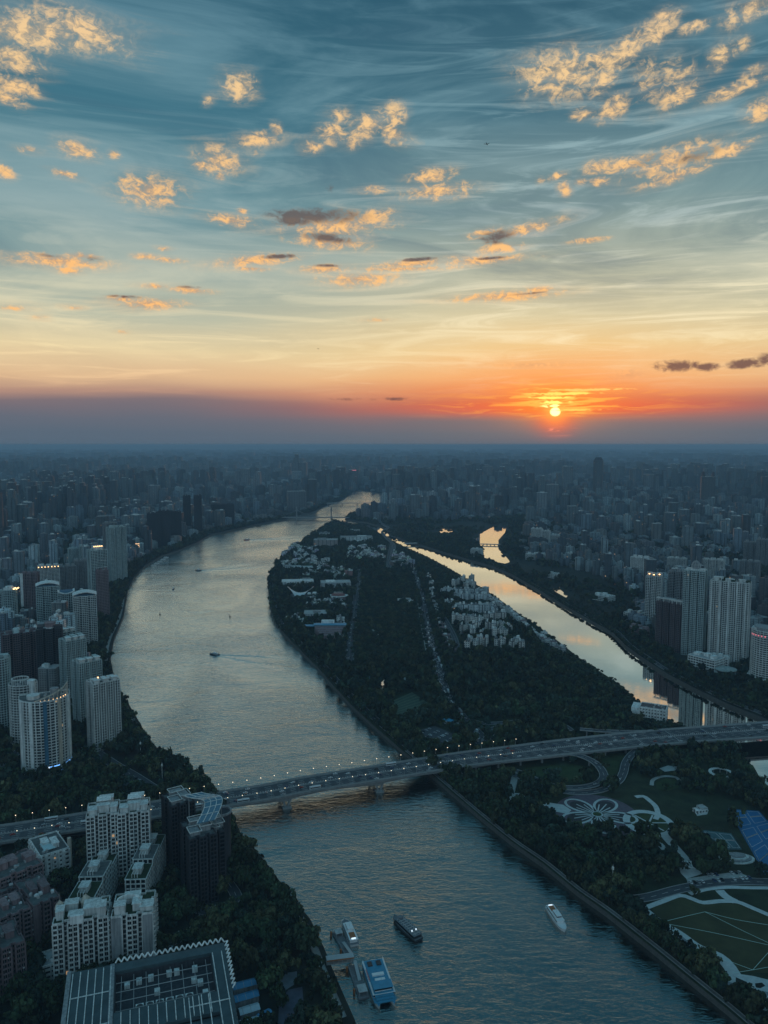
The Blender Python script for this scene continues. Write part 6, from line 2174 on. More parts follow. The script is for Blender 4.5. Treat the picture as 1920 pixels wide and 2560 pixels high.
for q in range(9):
    x, y = 300 + q * 15, 700 + q * 37
    px_, py_ = IE(x + 12, y)
    block_at(px_, py_, 78 / 3.95, 26 / 3.95, 11, (.24, .19, .18), 'brown-roofed row house beside the avenue, number %s from the far end' % ['one', 'two', 'three', 'four', 'five', 'six', 'seven', 'eight', 'nine'][q], 'brown-roofed row houses beside the avenue', turn=-8, name='row_house', cat='house', seed=1000 + q, roofcol=F_PINK)
for q in range(11):
    x, y = [(205, 262), (212, 300), (222, 420), (232, 452), (245, 470), (262, 530), (272, 560), (280, 592), (288, 622), (294, 652), (240, 400)][q]
    px_, py_ = IE(x, y)
    block_at(px_, py_, 46 / 3.95, 40 / 3.95, 12, (.36, .37, .36), 'pale terrace block in the strip just east of the avenue, upper end' if q < 2 else 'pale terrace block in the strip just east of the avenue', 'pale terrace blocks east of the avenue', turn=ri.uniform(-8, 8), name='terrace_block', cat='house', seed=1020 + q)
L_ = smooth_line([G(*IE(x, y)) for (x, y) in ((720, 400), (820, 470), (930, 540), (1060, 640), (1170, 740), (1290, 840), (1400, 910), (1560, 1000))], 6)
for off, nm in ((0, 'nearest the avenue side'), (17, 'nearest the channel')):
    for q, (p, a, i) in enumerate(along(offset_line(L_, off - 6), 15.5, 4)):
        lum = ri.uniform(.75, 1.1)
        if not inside(isl_np, [p.x], [p.y])[0] or min((s_ - p).length for s_ in smooth_line(S_ie[4:18], 12)) < 16:
            continue
        plain_block('pale small house in the long slanting row by the channel, %s' % nm, p.x + ri.uniform(-2, 2), p.y + ri.uniform(-2, 2), a + ri.uniform(-.1, .1), ri.uniform(9, 13), ri.uniform(9, 12), ri.uniform(7, 12), (.52 * lum, .52 * lum, .50 * lum), 'house', 'house', 'pale houses in the long slanting row', True, 1100 + q + off * 20, roofcol=ri.choice((M_roofl, F_WHITE, F_PINK)))
# garden pavilion in the park
a = G(*sv(5, 960, 400))
plain_block('small white pavilion in the middle of the island park', a.x, a.y + 6, 0, 30, 9, 6, WHT, 'pavilion', 'pavilion', None, False, 1200, roofcol=M_roofl)
plain_block('low white annex in front of the park pavilion', a.x + 14, a.y - 8, 0, 12, 8, 5, WHT, 'pavilion', 'pavilion', None, False, 1201, roofcol=M_white)
pl = [G(*sv(5, 1265, 1195)), G(*sv(5, 1305, 1225))]
plain_block('small building with a blue roof beside the island car park', pl[0].x, pl[0].y, R(-45), 22, 8, 4, GREY_, 'shed', 'shed', None, False, 1202, roofcol=mat('blue_roof', (0.06, 0.32, 0.50)))


# ------------------------------------------------------------------ open ground in the parks
def patch(name, label, pts, material, z=0.1, kind='structure', cat=None, occ=True):
    pp = [tuple(p) for p in pts]
    o = MB().prism(pp, -.4, z).build(name, material)
    tag(o, label, cat, None, kind)
    if occ:
        occupy_poly(pp)
    return o


def path(name, label, pts, w, z=0.17, material=None):
    L = smooth_line(pts, 3.0)
    mb = MB()
    Lf, Rt = offset_line(L, w / 2), offset_line(L, -w / 2)
    for i in range(len(L) - 1):
        mb.face([(*Rt[i], z), (*Rt[i + 1], z), (*Lf[i + 1], z), (*Lf[i], z)])
        mb.face([(*Rt[i + 1], z), (*Rt[i], z), (*Rt[i], z - .3), (*Rt[i + 1], z - .3)])
        mb.face([(*Lf[i], z), (*Lf[i + 1], z), (*Lf[i + 1], z - .3), (*Lf[i], z - .3)])
    o = mb.build(name, material or M_pave)
    tag(o, label, None, None, 'structure')
    occupy_line(L, w / 2 + 1)
    return o


# mown sports field
fa, fb, fc, fd_ = [G(*sv(5, x, y)) for (x, y) in ((850, 1058), (1012, 986), (1188, 1108), (940, 1160))]
fld = MB()
NF = 18
for q in range(NF):
    t0, t1 = q / NF, (q + 1) / NF
    fld.face([(*(fa.lerp(fd_, t0)), .12), (*(fb.lerp(fc, t0)), .12), (*(fb.lerp(fc, t1)), .12), (*(fa.lerp(fd_, t1)), .12)][::-1], q % 2)
o = fld.build('sports_field', [mat('mown_light', (0.085, 0.125, 0.085), .95, var=.2, nscale=.15), mat('mown_dark', (0.055, 0.085, 0.06), .95, var=.2, nscale=.15)])
tag(o, 'mown rectangular sports field with stripes on the island', None, None, 'structure')
occupy_poly([tuple(p) for p in (fa, fb, fc, fd_)])
patch('clearing', 'pale paved clearing behind the sports field', gz(5, [(950, 885), (985, 872), (1055, 885), (1062, 915), (1010, 915), (960, 905)]), M_pave)
patch('clearing', 'small teal paved clearing left of the glowing pond', gz(5, [(730, 885), (790, 850), (802, 862), (765, 912), (735, 915)]), mat('teal_ground', (0.10, 0.17, 0.18), .9, var=.2))
path('park_path', 'thin curved path in the island park', gz(5, [(755, 580), (775, 600), (815, 625)]), 3)

# lawn inside the loop
patch('lawn', 'lawn encircled by the loop ramp', gz(6, [(95, 1478), (230, 1462), (400, 1456), (520, 1478), (556, 1515), (545, 1555), (470, 1574), (360, 1572), (250, 1552), (150, 1520)]), M_grass, .08)
patch('lawn', 'lawn between the loop ramp and the curved slip road', gz(6, [(520, 1415), (640, 1375), (740, 1380), (700, 1440), (685, 1500), (640, 1550), (612, 1535), (600, 1480), (560, 1440)]), M_grass, .08)
patch('lawn', 'round lawn ringed by a path in the lower park', gz(3, [(930, 150), (1000, 118), (1080, 130), (1085, 175), (1010, 200), (940, 190)]), M_grass, .08)
path('park_path', 'curved path round the small lawn in the lower park', gz(3, [(905, 165), (915, 128), (980, 106), (1060, 112), (1090, 140)]), 4)
patch('plaza', 'pale plaza with a row of trees by the river below the bridge', gz(3, [(-10, 215), (60, 215), (110, 255), (230, 275), (330, 290), (385, 325), (360, 350), (260, 330), (120, 322), (40, 290), (-20, 265)]), M_white if False else mat('pale_stone', (0.52, 0.56, 0.56), .85, var=.15, nscale=.3), .12)
PST = MATS['pale_stone']
patch('plaza', 'pale oval clearing in the wooded lower park', gz(3, [(955, 55), (1010, 36), (1075, 44), (1060, 68), (990, 76)]), PST)
patch('plaza', 'pale paved spot with a pavilion in the lower park', gz(3, [(1180, 330), (1225, 310), (1275, 325), (1265, 352), (1200, 362)]), PST)
g = G(*sv(3, 1225, 345))
plain_block('tiny pale pavilion on a paved spot in the lower park', g.x, g.y + 3, .3, 12, 8, 4, WHT, 'pavilion', 'pavilion', None, False, 1301, roofcol=M_roofl)
g = G(*sv(3, 1355, 108))
t = thing('round_pavilion', 'round pavilion with a ring roof deep in the lower park', 'pavilion', (g.x, g.y, 0))
rg = MB()
for q in range(20):
    t0, t1 = 2 * math.pi * q / 20, 2 * math.pi * (q + 1) / 20
    rg.bar((11 * math.cos(t0), 11 * math.sin(t0), 4.5), (11 * math.cos(t1), 11 * math.sin(t1), 4.5), 3.4, .5)
rg.build('ring_roof', F_PALE, t)
for q in range(10):
    t0 = 2 * math.pi * q / 10
    MB().tube((11 * math.cos(t0), 11 * math.sin(t0), 0), (11 * math.cos(t0), 11 * math.sin(t0), 4.3), .3, .3, 6).build('column', F_PALE, t)
MB().prism(fp_oval(9, 9, 16), -.3, .14).build('floor', PST, t)
occupy_disc((g.x, g.y), 13)
path('park_path', 'pale path winding down to the flower plaza', gz(3, [(800, 240), (850, 235), (890, 262), (930, 300), (945, 350), (930, 385)]), 5, .17, PST)

# flower plaza: five petals outlined in pale stone on dark brick
fcx = G(*sv(3, 552, 352))
fl = thing('flower_plaza', 'flower-shaped plaza with five pale petal outlines on dark brick', 'plaza', (fcx.x, fcx.y, 0))
M_brick = mat('plum_brick', (0.13, 0.10, 0.125), .9, var=.25, nscale=.3)
Rp = 36.0
MB().prism(fp_oval(78, 82, 40), -.3, .10).build('paving', M_brick, fl)
occupy_disc((fcx.x, fcx.y), 40)
for q in range(5):
    a0 = R(60 + 72 * q - 6)
    o_ = MB()
    pts = []
    for k_ in range(25):
        u = k_ / 24
        rr_ = 5 + (Rp - 5) * math.sin(math.pi * u) ** .62
        aa = a0 + (u - .5) * R(70)
        pts.append(Vector((rr_ * math.cos(aa), rr_ * math.sin(aa))))
    ribbon(o_, pts, -1.3, 1.3, .16)
    o_.build('petal_outline', PST, fl)
    inn = MB().prism([tuple(p * .86) for p in pts], .02, .13)
    inn.build('petal_bed', mat('petal_bed', (0.055, 0.05, 0.055), .95, var=.3, nscale=.4), fl)
    for k_ in (-1, 0, 1):
        aa = a0 + k_ * R(15)
        v = Vector((math.cos(aa), math.sin(aa)))
        ribbon(MB(), [v * 6, v * (21 if k_ else 25)], -.6, .6, .17).build('stamen_path', PST, fl)
MB().prism(fp_oval(11, 11, 20), -.3, .2).build('flower_centre', PST, fl)
MB().prism(fp_oval(8, 8, 20), .1, .45).build('centre_bed', M_grass, fl)
# ring plaza
g = G(*sv(3, 888, 408))
rp_ = thing('ring_plaza', 'oval ring plaza of pale stone with trees in its middle', 'plaza', (g.x, g.y, 0))
pts = [Vector((20 * math.cos(2 * math.pi * q / 36), 22 * math.sin(2 * math.pi * q / 36))) for q in range(37)]
ribbon(MB(), pts, -3.2, 3.2, .16).build('stone_ring', PST, rp_)
MB().prism([tuple(p * .84) for p in pts[:-1]], -.3, .12).build('inner_bed', M_grass, rp_)
for q in range(6):
    a0 = 2 * math.pi * q / 6
    v = Vector((math.cos(a0), math.sin(a0)))
    ribbon(MB(), [v * 3, v * 17], -.8, .8, .18).build('spoke_path', PST, rp_)
# avenue of pale paving from the ring to the car park
path('park_path', 'left of two straight pale walks running from the ring plaza', gz(3, [(900, 490), (990, 580), (1060, 660)]), 6, .17, PST)
path('park_path', 'right of two straight pale walks running from the ring plaza', gz(3, [(985, 485), (1060, 570), (1130, 650)]), 8, .17, PST)
patch('plaza', 'pale paved court at the end of the straight walks', gz(3, [(1045, 665), (1130, 650), (1170, 690), (1240, 735), (1130, 770), (1095, 735), (1080, 690)]), PST)
g = G(*sv(3, 1095, 700))
t = thing('canopy', 'white trellis canopy at the end of the straight walks', 'canopy', (g.x, g.y, 0), R(-10))
for q in range(8):
    MB().box(-9 + q * 2.4, -8.4 + q * 2.4, -5, 5, 4.2, 4.5).build('slat', F_WHITE, t)
MB().box(-9.4, 9.4, -5.2, -4.6, 3.8, 4.2).box(-9.4, 9.4, 4.6, 5.2, 3.8, 4.2).build('beam', F_WHITE, t)
for (x, y) in ((-9, -4.9), (9, -4.9), (-9, 4.9), (9, 4.9)):
    MB().box(x - .2, x + .2, y - .2, y + .2, 0, 3.8).build('post', F_WHITE, t)
# blue courts
M_court = mat('court_blue', (0.035, 0.17, 0.36), .8, var=.12, nscale=.12)
M_court2 = mat('court_teal', (0.07, 0.15, 0.17), .8, var=.15, nscale=.12)
def court(label, pts, m_, nx, ny, dark=False):
    P4 = [Vector(p) for p in pts]
    t = thing('sports_court', label, 'sports court', (0, 0, 0))
    MB().prism([tuple(p) for p in P4], -.3, .12).build('surface', m_, t)
    cen = sum(P4, Vector((0, 0))) / 4
    for sh in (0, -7):
        occupy_poly([tuple(cen + (p - cen) * 1.22 + Vector((0, sh))) for p in P4])
    def at(u, v):
        return (P4[0].lerp(P4[1], u)).lerp(P4[3].lerp(P4[2], u), v)
    for i in range(nx):
        for j in range(ny):
            u0, u1, v0, v1 = (i + .12) / nx, (i + .88) / nx, (j + .1) / ny, (j + .9) / ny
            lm = MB()
            for (s0, s1) in (((u0, v0), (u1, v0)), ((u1, v0), (u1, v1)), ((u1, v1), (u0, v1)), ((u0, v1), (u0, v0)), ((u0, (v0 + v1) / 2), (u1, (v0 + v1) / 2))):
                lm.bar((*at(*s0), .135), (*at(*s1), .135), .35, .02)
            lm.build('court_line', M_paint, t)
            c0, c1 = at(u0, (v0 + v1) / 2), at(u1, (v0 + v1) / 2)
            MB().bar((*c0, .7), (*c1, .7), .08, .9).build('net', M_rail, t)
    for (p, q) in zip(P4, P4[1:] + P4[:1]):
        fm = MB()
        for (c, a_, _) in along([p, q], 5.0):
            fm.obox(c, a_, .08, .08, 0, 4)
        for z in (1.0, 2.4, 3.9):
            fm.bar((*p, z), (*q, z), .06, .08)
        fm.build('fence', M_dark, t)
    return t
court('bright blue sports courts at the right picture edge', gz(3, [(1640, 745), (1800, 560), (1600, 330), (1400, 318)][::-1]), M_court, 2, 3)
court('dull teal sports court left of the bright blue ones', gz(3, [(1218, 452), (1420, 476), (1490, 580), (1385, 580)]), M_court2, 2, 1)
# grandstand and play area
g = G(*sv(3, 1455, 640))
t = thing('grandstand', 'small round stand with tiered seats below the teal court', 'stand', (g.x, g.y, 0))
for q in range(4):
    MB().prism(fp_oval(30 - q * 5, 18 - q * 3.4, 24), -.3 + q * 1.0, .8 + q * 1.0).build('tier', F_PALE if q % 2 == 0 else F_GREY, t)
occupy_disc((g.x, g.y), 13)
g = G(*sv(3, 1350, 600))
t = thing('climbing_frame', 'pale play structure of posts beside the teal court', 'play structure', (g.x, g.y, 0))
for q in range(14):
    x, y = ri.uniform(-6, 6), ri.uniform(-14, 14)
    MB().obox((x, y), ri.uniform(0, 1), .9, .7, 0, ri.uniform(2, 5)).build('tower', ri.choice((F_PALE, F_WHITE, F_PINK)), t)
MB().bar((-5, -12, 3), (5, 12, 3), .4, .4).bar((5, -10, 2.4), (-4, 13, 2.4), .4, .4).build('beam', F_WHITE, t)
occupy_disc((g.x, g.y), 12)
# the great lawn with its paths
patch('lawn', 'great lawn framed by pale paths in the lower right corner', gz(3, [(905, 960), (1010, 915), (1100, 890), (1230, 935), (1450, 930), (1659, 1010), (1850, 1080), (1850, 1300), (1659, 1380), (1450, 1370), (1345, 1290), (1190, 1205), (960, 1060)]), mat('great_lawn', (0.058, 0.058, 0.026), .95, var=.3, nscale=.05), .08)
path('park_path', 'broad pale path along the river side of the great lawn', gz(3, [(830, 955), (940, 1045), (1080, 1130), (1200, 1215), (1340, 1275), (1400, 1330), (1440, 1390)]), 9, .17, PST)
path('park_path', 'pale path along the upper edge of the great lawn', gz(3, [(860, 960), (980, 915), (1090, 878), (1180, 905), (1240, 925), (1350, 915), (1460, 920), (1560, 960), (1700, 1020)]), 4.5, .18, PST)
path('park_path', 'pale path beside the park road above the great lawn', gz(3, [(1150, 868), (1260, 838), (1400, 825), (1520, 828), (1700, 830)]), 4, .17, PST)
path('park_path', 'short pale link path at the top of the great lawn', gz(3, [(1345, 845), (1385, 885), (1450, 920)]), 7, .19, PST)
for q, (ps, lb) in enumerate((([(960, 1055), (1110, 1018), (1250, 985)], 'thin lit line across the great lawn, upper left'), ([(960, 1055), (1300, 1120), (1660, 1200)], 'thin lit line across the great lawn, longest one'),
                              ([(1250, 985), (1450, 1035), (1660, 1070)], 'thin lit line across the great lawn, upper right'), ([(1250, 985), (1500, 1110), (1660, 1185)], 'thin lit line across the great lawn, middle'),
                              ([(1340, 1280), (1560, 1362)], 'thin lit line across the great lawn, lower left'), ([(1560, 1362), (1660, 1250)], 'thin lit line across the great lawn, lower right'), ([(1440, 1380), (1560, 1362), (1680, 1340)], 'thin lit line along the lower lawn edge'))):
    L = smooth_line(gz(3, ps), 6.0)
    mb = MB()
    for i in range(len(L) - 1):
        mb.bar((*L[i], .2), (*L[i + 1], .2), .26, .12)
    o = mb.build('light_line', mat('lawn_light', (0.3, 0.5, 0.5), .5, emit=((0.35, 0.75, 0.75), .06)))
    tag(o, lb, 'light strip')
# corner plaza
patch('plaza', 'pale plaza with dark beds in the lower right corner', gz(3, [(1330, 1440), (1360, 1370), (1450, 1385), (1560, 1400), (1720, 1440), (1900, 1700), (1720, 1720), (1560, 1560), (1400, 1470)]), PST, .12)
for q, (ps, lb) in enumerate((([(1450, 1410), (1520, 1440), (1560, 1490), (1520, 1495), (1450, 1450)], 'dark angular bed in the corner plaza'), ([(1575, 1450), (1620, 1445), (1640, 1465), (1610, 1480), (1580, 1475)], 'small dark angular bed in the corner plaza'))):
    o = patch('planting_bed', lb, gz(3, ps), M_soil, .3, 'structure')
for q, yy in enumerate((1470, 1510, 1560, 1610)):
    path('paving_band', ['first', 'second', 'third', 'fourth'][q] + ' grey band across the corner plaza', gz(3, [(1380 + q * 45, yy - 30), (1500 + q * 30, yy + 10), (1720, yy + 60)]), 3.5, .16 + q * .004, mat('grey_stone', (0.22, 0.25, 0.27), .85, var=.15))
patch('plaza', 'grey ramp steps beside the riverside trees', gz(3, [(1060, 1140), (1110, 1150), (1190, 1215), (1130, 1215)]), MATS['grey_stone'], .2)
# open ground on the left
patch('clearing', 'pale yard among the trees by the lower left river bank', gz(2, [(130, 1440), (200, 1380), (265, 1370), (270, 1440), (180, 1500), (140, 1475)]), mat('yard', (0.17, 0.20, 0.23), .9, var=.2, nscale=.2))
patch('clearing', 'bluish concrete yard beside the lower left sheds', gz(2, [(150, 1560), (210, 1490), (300, 1470), (310, 1600), (300, 1800), (140, 1800)]), mat('yard_dark', (0.10, 0.11, 0.15), .9, var=.2, nscale=.2))


# ------------------------------------------------------------------ far bridges
def cable_bridge():
    a, b = G(690, 1293, 8), G(872, 1293.5, 8)
    t = thing('cable_bridge', 'far cable-stayed bridge with two H-shaped pylons across the river', 'bridge', (0, 0, 0))
    e = (b - a).normalized()
    a, b = a - e * 60, b + e * 40
    MB().bar((*a, 7), (*b, 7), 22, 2.4).build('deck', M_concrete, t)
    for s in (-10.5, 10.5):
        n_ = Vector((-e.y, e.x)) * s
        MB().bar((*(a + n_), 8.9), (*(b + n_), 8.9), .5, 1.2).build('parapet', M_concrete, t)
    for px_ in (741, 828):
        p = G(px_, 1300, WZ)
        u = (p - a).dot(e)
        c = a + e * u
        py = MB()
        for s in (-9, 9):
            n_ = Vector((-e.y, e.x)) * s
            py.bar((*(c + n_), WZ - 3), (*(c + n_), 20), 4.2, 4.2)
            py.bar((*(c + n_), 20), (*(c + n_ * .55), 58), 3.4, 3.4)
        for z in (18, 40, 56):
            py.bar((*(c + Vector((-e.y, e.x)) * -8), z), (*(c + Vector((-e.y, e.x)) * 8), z), 2.2, 2.4)
        py.build('pylon', F_GREY, t)
        cb = MB()
        for k_ in range(1, 9):
            for s in (-1, 1):
                q = c + e * s * k_ * 12
                cb.tube((*c, 57 - k_ * 2.2), (*q, 8.2), .28, .28, 4)
        cb.build('stay_cables', F_GREY, t)['kind'] = 'stuff'


cable_bridge()


def beam_bridge(label, p0, p1, z, w, piers, name='beam_bridge', arches=False):
    a, b = G(*p0, z), G(*p1, z)
    e = (b - a).normalized()
    t = thing(name, label, 'bridge', (0, 0, 0))
    MB().bar((*a, z - .8), (*b, z - .8), w, 1.6).build('deck', F_GREY, t)
    for s in (-w / 2, w / 2):
        n_ = Vector((-e.y, e.x)) * s
        MB().bar((*(a + n_), z + .5), (*(b + n_), z + .5), .5, 1.0).build('parapet', F_PALE, t)
    L = (b - a).length
    for q in range(piers):
        c = a + e * L * (q + .5) / piers
        MB().obox(c, math.atan2(e.y, e.x), 2.0 if not arches else 1.3, w / 2 - .5, WZ - 3 if not arches else -1, z - 1.6).build('pier', F_GREY, t)
    return t


beam_bridge('flat far bridge with dark piers at the last river bend', (800, 1258), (985, 1256.5), 10, 22, 5)
beam_bridge('arched footbridge crossing the park lake', (1176, 1359), (1250, 1361), 4.5, 6, 8, 'footbridge', True)
beam_bridge('low road bridge over the narrow tip of the channel', (1012, 1359), (1046, 1357), 3.0, 9, 3, 'road_bridge', True)
ramp('viaduct', 'zigzag viaduct climbing over the tip of the channel', [G(x, y, 4) for (x, y) in ((952, 1290), (949, 1302), (958, 1312), (970, 1319), (960, 1326), (956, 1333), (966, 1345), (984, 1362), (984, 1375), (976, 1400), (970, 1420))], 10, lambda t_: 4.5 * math.sin(math.pi * min(1, t_ * 1.05)) ** .6 + .3)


# ------------------------------------------------------------------ boats
M_hullw = mat('boat_white', (0.78, 0.80, 0.80), .4, var=.06)
M_hulld = mat('boat_dark', (0.035, 0.045, 0.055), .5, var=.2)
M_deckb = mat('boat_blue_deck', (0.05, 0.27, 0.42), .6, var=.12)
M_orange = mat('boat_orange', (0.36, 0.14, 0.06), .7, var=.15)
M_bgrey = mat('boat_grey', (0.16, 0.18, 0.20), .6, var=.2)


def hull_pts(L, W, n=12, stern=.82):
    out = []
    for i in range(n + 1):
        u = i / n
        x = -L / 2 + L * u
        hw = W / 2 * (stern + (1 - stern) * min(1, u * 3)) if u < .55 else W / 2 * math.sqrt(max(0, 1 - ((u - .55) / .45) ** 2))
        out.append((x, hw))
    return out


def hull(L, W, z0, z1, mats, flare=.82):
    hp = hull_pts(L, W)
    mb = MB()
    n = len(hp)
    for s in (-1, 1):
        for i in range(n - 1):
            (x0, w0), (x1, w1) = hp[i], hp[i + 1]
            q = [(x0 * .96, s * w0 * flare, z0), (x1 * .96, s * w1 * flare, z0), (x1, s * w1, z1 + .5 * (x1 / L + .5) ** 2), (x0, s * w0, z1 + .5 * (x0 / L + .5) ** 2)]
            mb.face(q if s == -1 else q[::-1], 0)
    for i in range(n - 1):
        (x0, w0), (x1, w1) = hp[i], hp[i + 1]
        zz0, zz1 = z1 - .25 + .5 * (x0 / L + .5) ** 2, z1 - .25 + .5 * (x1 / L + .5) ** 2
        mb.face([(x0, -w0 * .96, zz0), (x1, -w1 * .96, zz1), (x1, w1 * .96, zz1), (x0, w0 * .96, zz0)], 1)
    x0, w0 = hp[0]
    mb.face([(x0 * .96, w0 * flare, z0), (x0 * .96, -w0 * flare, z0), (x0, -w0, z1), (x0, w0, z1)], 0)
    return mb


def boat_between(p_bow, p_stern):
    a, b = G(*p_bow, WZ), G(*p_stern, WZ)
    d = a - b
    c = (a + b) / 2
    return (c.x, c.y, WZ), math.atan2(d.y, d.x), d.length


def cruiser(label, bow, stern, w_ratio, deckm, housem, topm, cat='boat'):
    loc, rz, L = boat_between(bow, stern)
    W = L * w_ratio
    t = thing('tour_boat', label, cat, loc, rz)
    hull(L, W, -.8, 1.9, [M_hullw, deckm]).build('hull', [M_hullw, deckm], t)
    MB().box(-L * .42, L * .22, -W * .36, W * .36, 1.7, 4.0).build('cabin', housem, t)
    MB().box(-L * .41, L * .205, -W * .37, W * .37, 2.5, 3.3).build('window_band', M_glass, t)
    r = MB().box(-L * .44, L * .24, -W * .4, W * .4, 4.0, 4.25).build('cabin_roof', topm, t)
    MB().box(-L * .1, L * .14, -W * .24, W * .24, 4.25, 6.1).build('wheelhouse', M_hullw, t)
    MB().box(-L * .09, L * .145, -W * .25, W * .25, 4.95, 5.6).build('wheelhouse_window', M_glass, t)
    MB().box(-L * .12, L * .15, -W * .27, W * .27, 6.1, 6.3).build('wheelhouse_roof', M_hullw, t)
    MB().box(-L * .38, -L * .16, -W * .26, W * .26, 4.26, 4.5).build('sun_deck', M_orange, r)
    MB().tube((-L * .02, 0, 6.3), (-L * .02, 0, 9.0), .12, .06, 6).build('mast', M_rail, t)
    rl = MB()
    hp = hull_pts(L, W)
    for s in (-1, 1):
        for i in range(len(hp) - 1):
            rl.bar((hp[i][0], s * hp[i][1] * .97, 2.9), (hp[i + 1][0], s * hp[i + 1][1] * .97, 2.9), .08, .08)
            rl.bar((hp[i][0], s * hp[i][1] * .97, 1.8), (hp[i][0], s * hp[i][1] * .97, 2.9), .07, .07)
    rl.build('railing', M_hullw, t)
    MB().obox((-L * .4, 0), 0, .35, W * .2, 4.3, 4.9).build('stern_light', M_ledw, t)
    return t, L, W


def river_tag(o):
    return o


cruiser('small white tour boat moored at the jetty pontoon', sv(2, 572, 1046), sv(2, 640, 1212), .26, M_bgrey, M_hullw, M_hullw)
cruiser('white cruiser with an orange sun deck, alone in the near river', sv(3, 345, 1120), sv(3, 238, 962), .25, M_hullw, M_hullw, M_hullw)
# dark canal boat
loc, rz, L = boat_between(sv(2, 893, 1022), sv(2, 1058, 1176))
t = thing('tour_boat', 'dark long-roofed tour boat in mid-river near the jetty', 'boat', loc, rz)
W = L * .27
hull(L, W, -.8, 1.8, None).build('hull', [M_hulld, M_bgrey], t)
MB().box(-L * .44, L * .3, -W * .38, W * .38, 1.6, 3.8).build('cabin', M_hulld, t)
MB().box(-L * .43, L * .29, -W * .39, W * .39, 2.3, 3.2).build('window_band', M_glass, t)
r = MB().prism([(-L * .46, -W * .42), (L * .32, -W * .42), (L * .36, 0), (L * .32, W * .42), (-L * .46, W * .42)], 3.8, 4.1).build('roof', M_bgrey, t)
for q in range(9):
    MB().box(-L * .4 + q * L * .078, -L * .4 + q * L * .078 + .3, -W * .34, W * .34, 4.1, 4.5).build('roof_rib', M_rail, r)
for s in (-1, 1):
    MB().bar((-L * .44, s * W * .2, 4.5), (L * .28, s * W * .2, 4.5), .3, .3).build('roof_rail', M_rail, r)
MB().box(L * .2, L * .3, -W * .2, W * .2, 4.1, 5.4).build('wheelhouse', M_bgrey, t)
for s in (-1, 1):
    MB().tube((-L * .3, s * W * .2, 4.6), (-L * .3, s * W * .2, 5.3), .5, .5, 8).build('deck_lamp', M_ledw, t)
# big blue ferry: two-deck catamaran
loc, rz, L = boat_between(sv(2, 752, 1326), sv(2, 850, 1612))
t = thing('ferry', 'big blue-decked catamaran ferry moored below the jetty', 'ferry', loc, rz + math.pi)
W = L * .36
for s in (-1, 1):
    h_ = hull(L, W * .36, -.8, 1.8, None)
    h_.build('hull', [M_hullw, M_deckb], t, (0, s * W * .33, 0))
MB().box(-L * .46, L * .40, -W * .48, W * .48, 1.6, 2.0).build('main_deck', M_deckb, t)
MB().box(-L * .42, L * .30, -W * .44, W * .44, 2.0, 4.6).build('saloon', M_hullw, t)
MB().box(-L * .41, L * .305, -W * .45, W * .45, 2.8, 3.9).build('window_band', M_glass, t)
MB().box(-L * .45, L * .31, -W * .42, W * .42, 4.66, 4.92).build('upper_deck', M_deckb, t)
MB().box(-L * .46, L * .32, -W * .49, W * .49, 4.5, 4.7).build('upper_deck_rim', M_hullw, t)
for s in (-1, 1):
    rl = MB()
    rl.bar((-L * .45, s * W * .46, 6.0), (L * .31, s * W * .46, 6.0), .12, .12)
    for q in range(14):
        x = -L * .45 + q * L * .76 / 13
        rl.bar((x, s * W * .46, 4.9), (x, s * W * .46, 6.0), .1, .1)
    rl.build('railing', M_hullw, t)
MB().box(L * .02, L * .1, -W * .22, W * .22, 4.9, 6.3).build('seat_block', M_hullw, t)
MB().box(-L * .12, -L * .06, -W * .26, W * .26, 4.9, 5.9).build('seat_block', M_hullw, t)
MB().box(-L * .4, -L * .3, -W * .3, -W * .1, 4.9, 5.7).box(-L * .4, -L * .3, W * .1, W * .3, 4.9, 5.7).build('engine_hatch', M_dark, t)
MB().bar((-L * .24, -W * .44, 5.2), (L * .02, -W * .44, 5.2), .5, 1.0).build('red_banner', mat('banner_red', (0.45, 0.05, 0.07), .7), t)
w_ = MB().box(L * .14, L * .27, -W * .36, W * .36, 4.9, 7.2).build('wheelhouse', M_hullw, t)
MB().box(L * .2, L * .276, -W * .37, W * .37, 5.7, 6.7).build('window_band', M_glass, w_)
MB().box(L * .11, L * .29, -W * .42, W * .42, 7.2, 7.4).build('wheelhouse_roof', M_deckb, w_)
for q in range(3):
    MB().box(L * (.31 + q * .045), L * (.345 + q * .045), -W * (.4 - q * .03), W * (.4 - q * .03), 2.0, 4.2 - q * .8).build('bow_step', M_deckb, t)
MB().tube((L * .12, 0, 7.4), (L * .12, 0, 10.5), .15, .06, 6).build('mast', M_rail, t)

# jetty
t = thing('jetty', 'roofed gangway from the lower left bank to the pontoons', 'jetty', (0, 0, 0))
a, b = G(*sv(2, 455, 1300), 2), G(*sv(2, 632, 1272), 2)
e = (b - a).normalized()
an = math.atan2(e.y, e.x)
MB().bar((*a, .2), (*b, -.6), 4.2, .5).build('walkway', M_concrete, t)
r = MB().bar((*a, 3.6), (*b, 3.0), 4.8, .3).build('roof', mat('jetty_roof', (0.36, 0.42, 0.44), .6, var=.1), t)
for s in (-2.5, 2.5):
    n_ = Vector((-e.y, e.x)) * s
    MB().bar((*(a + n_), 3.2), (*(b + n_), 2.6), .25, .8).build('fascia', M_orange, r)
for q in range(6):
    for s in (-2, 2):
        c = a.lerp(b, (q + .5) / 6) + Vector((-e.y, e.x)) * s
        MB().tube((*c, -.2), (*c, 3.2), .14, .14, 6).build('post', M_rail, t)


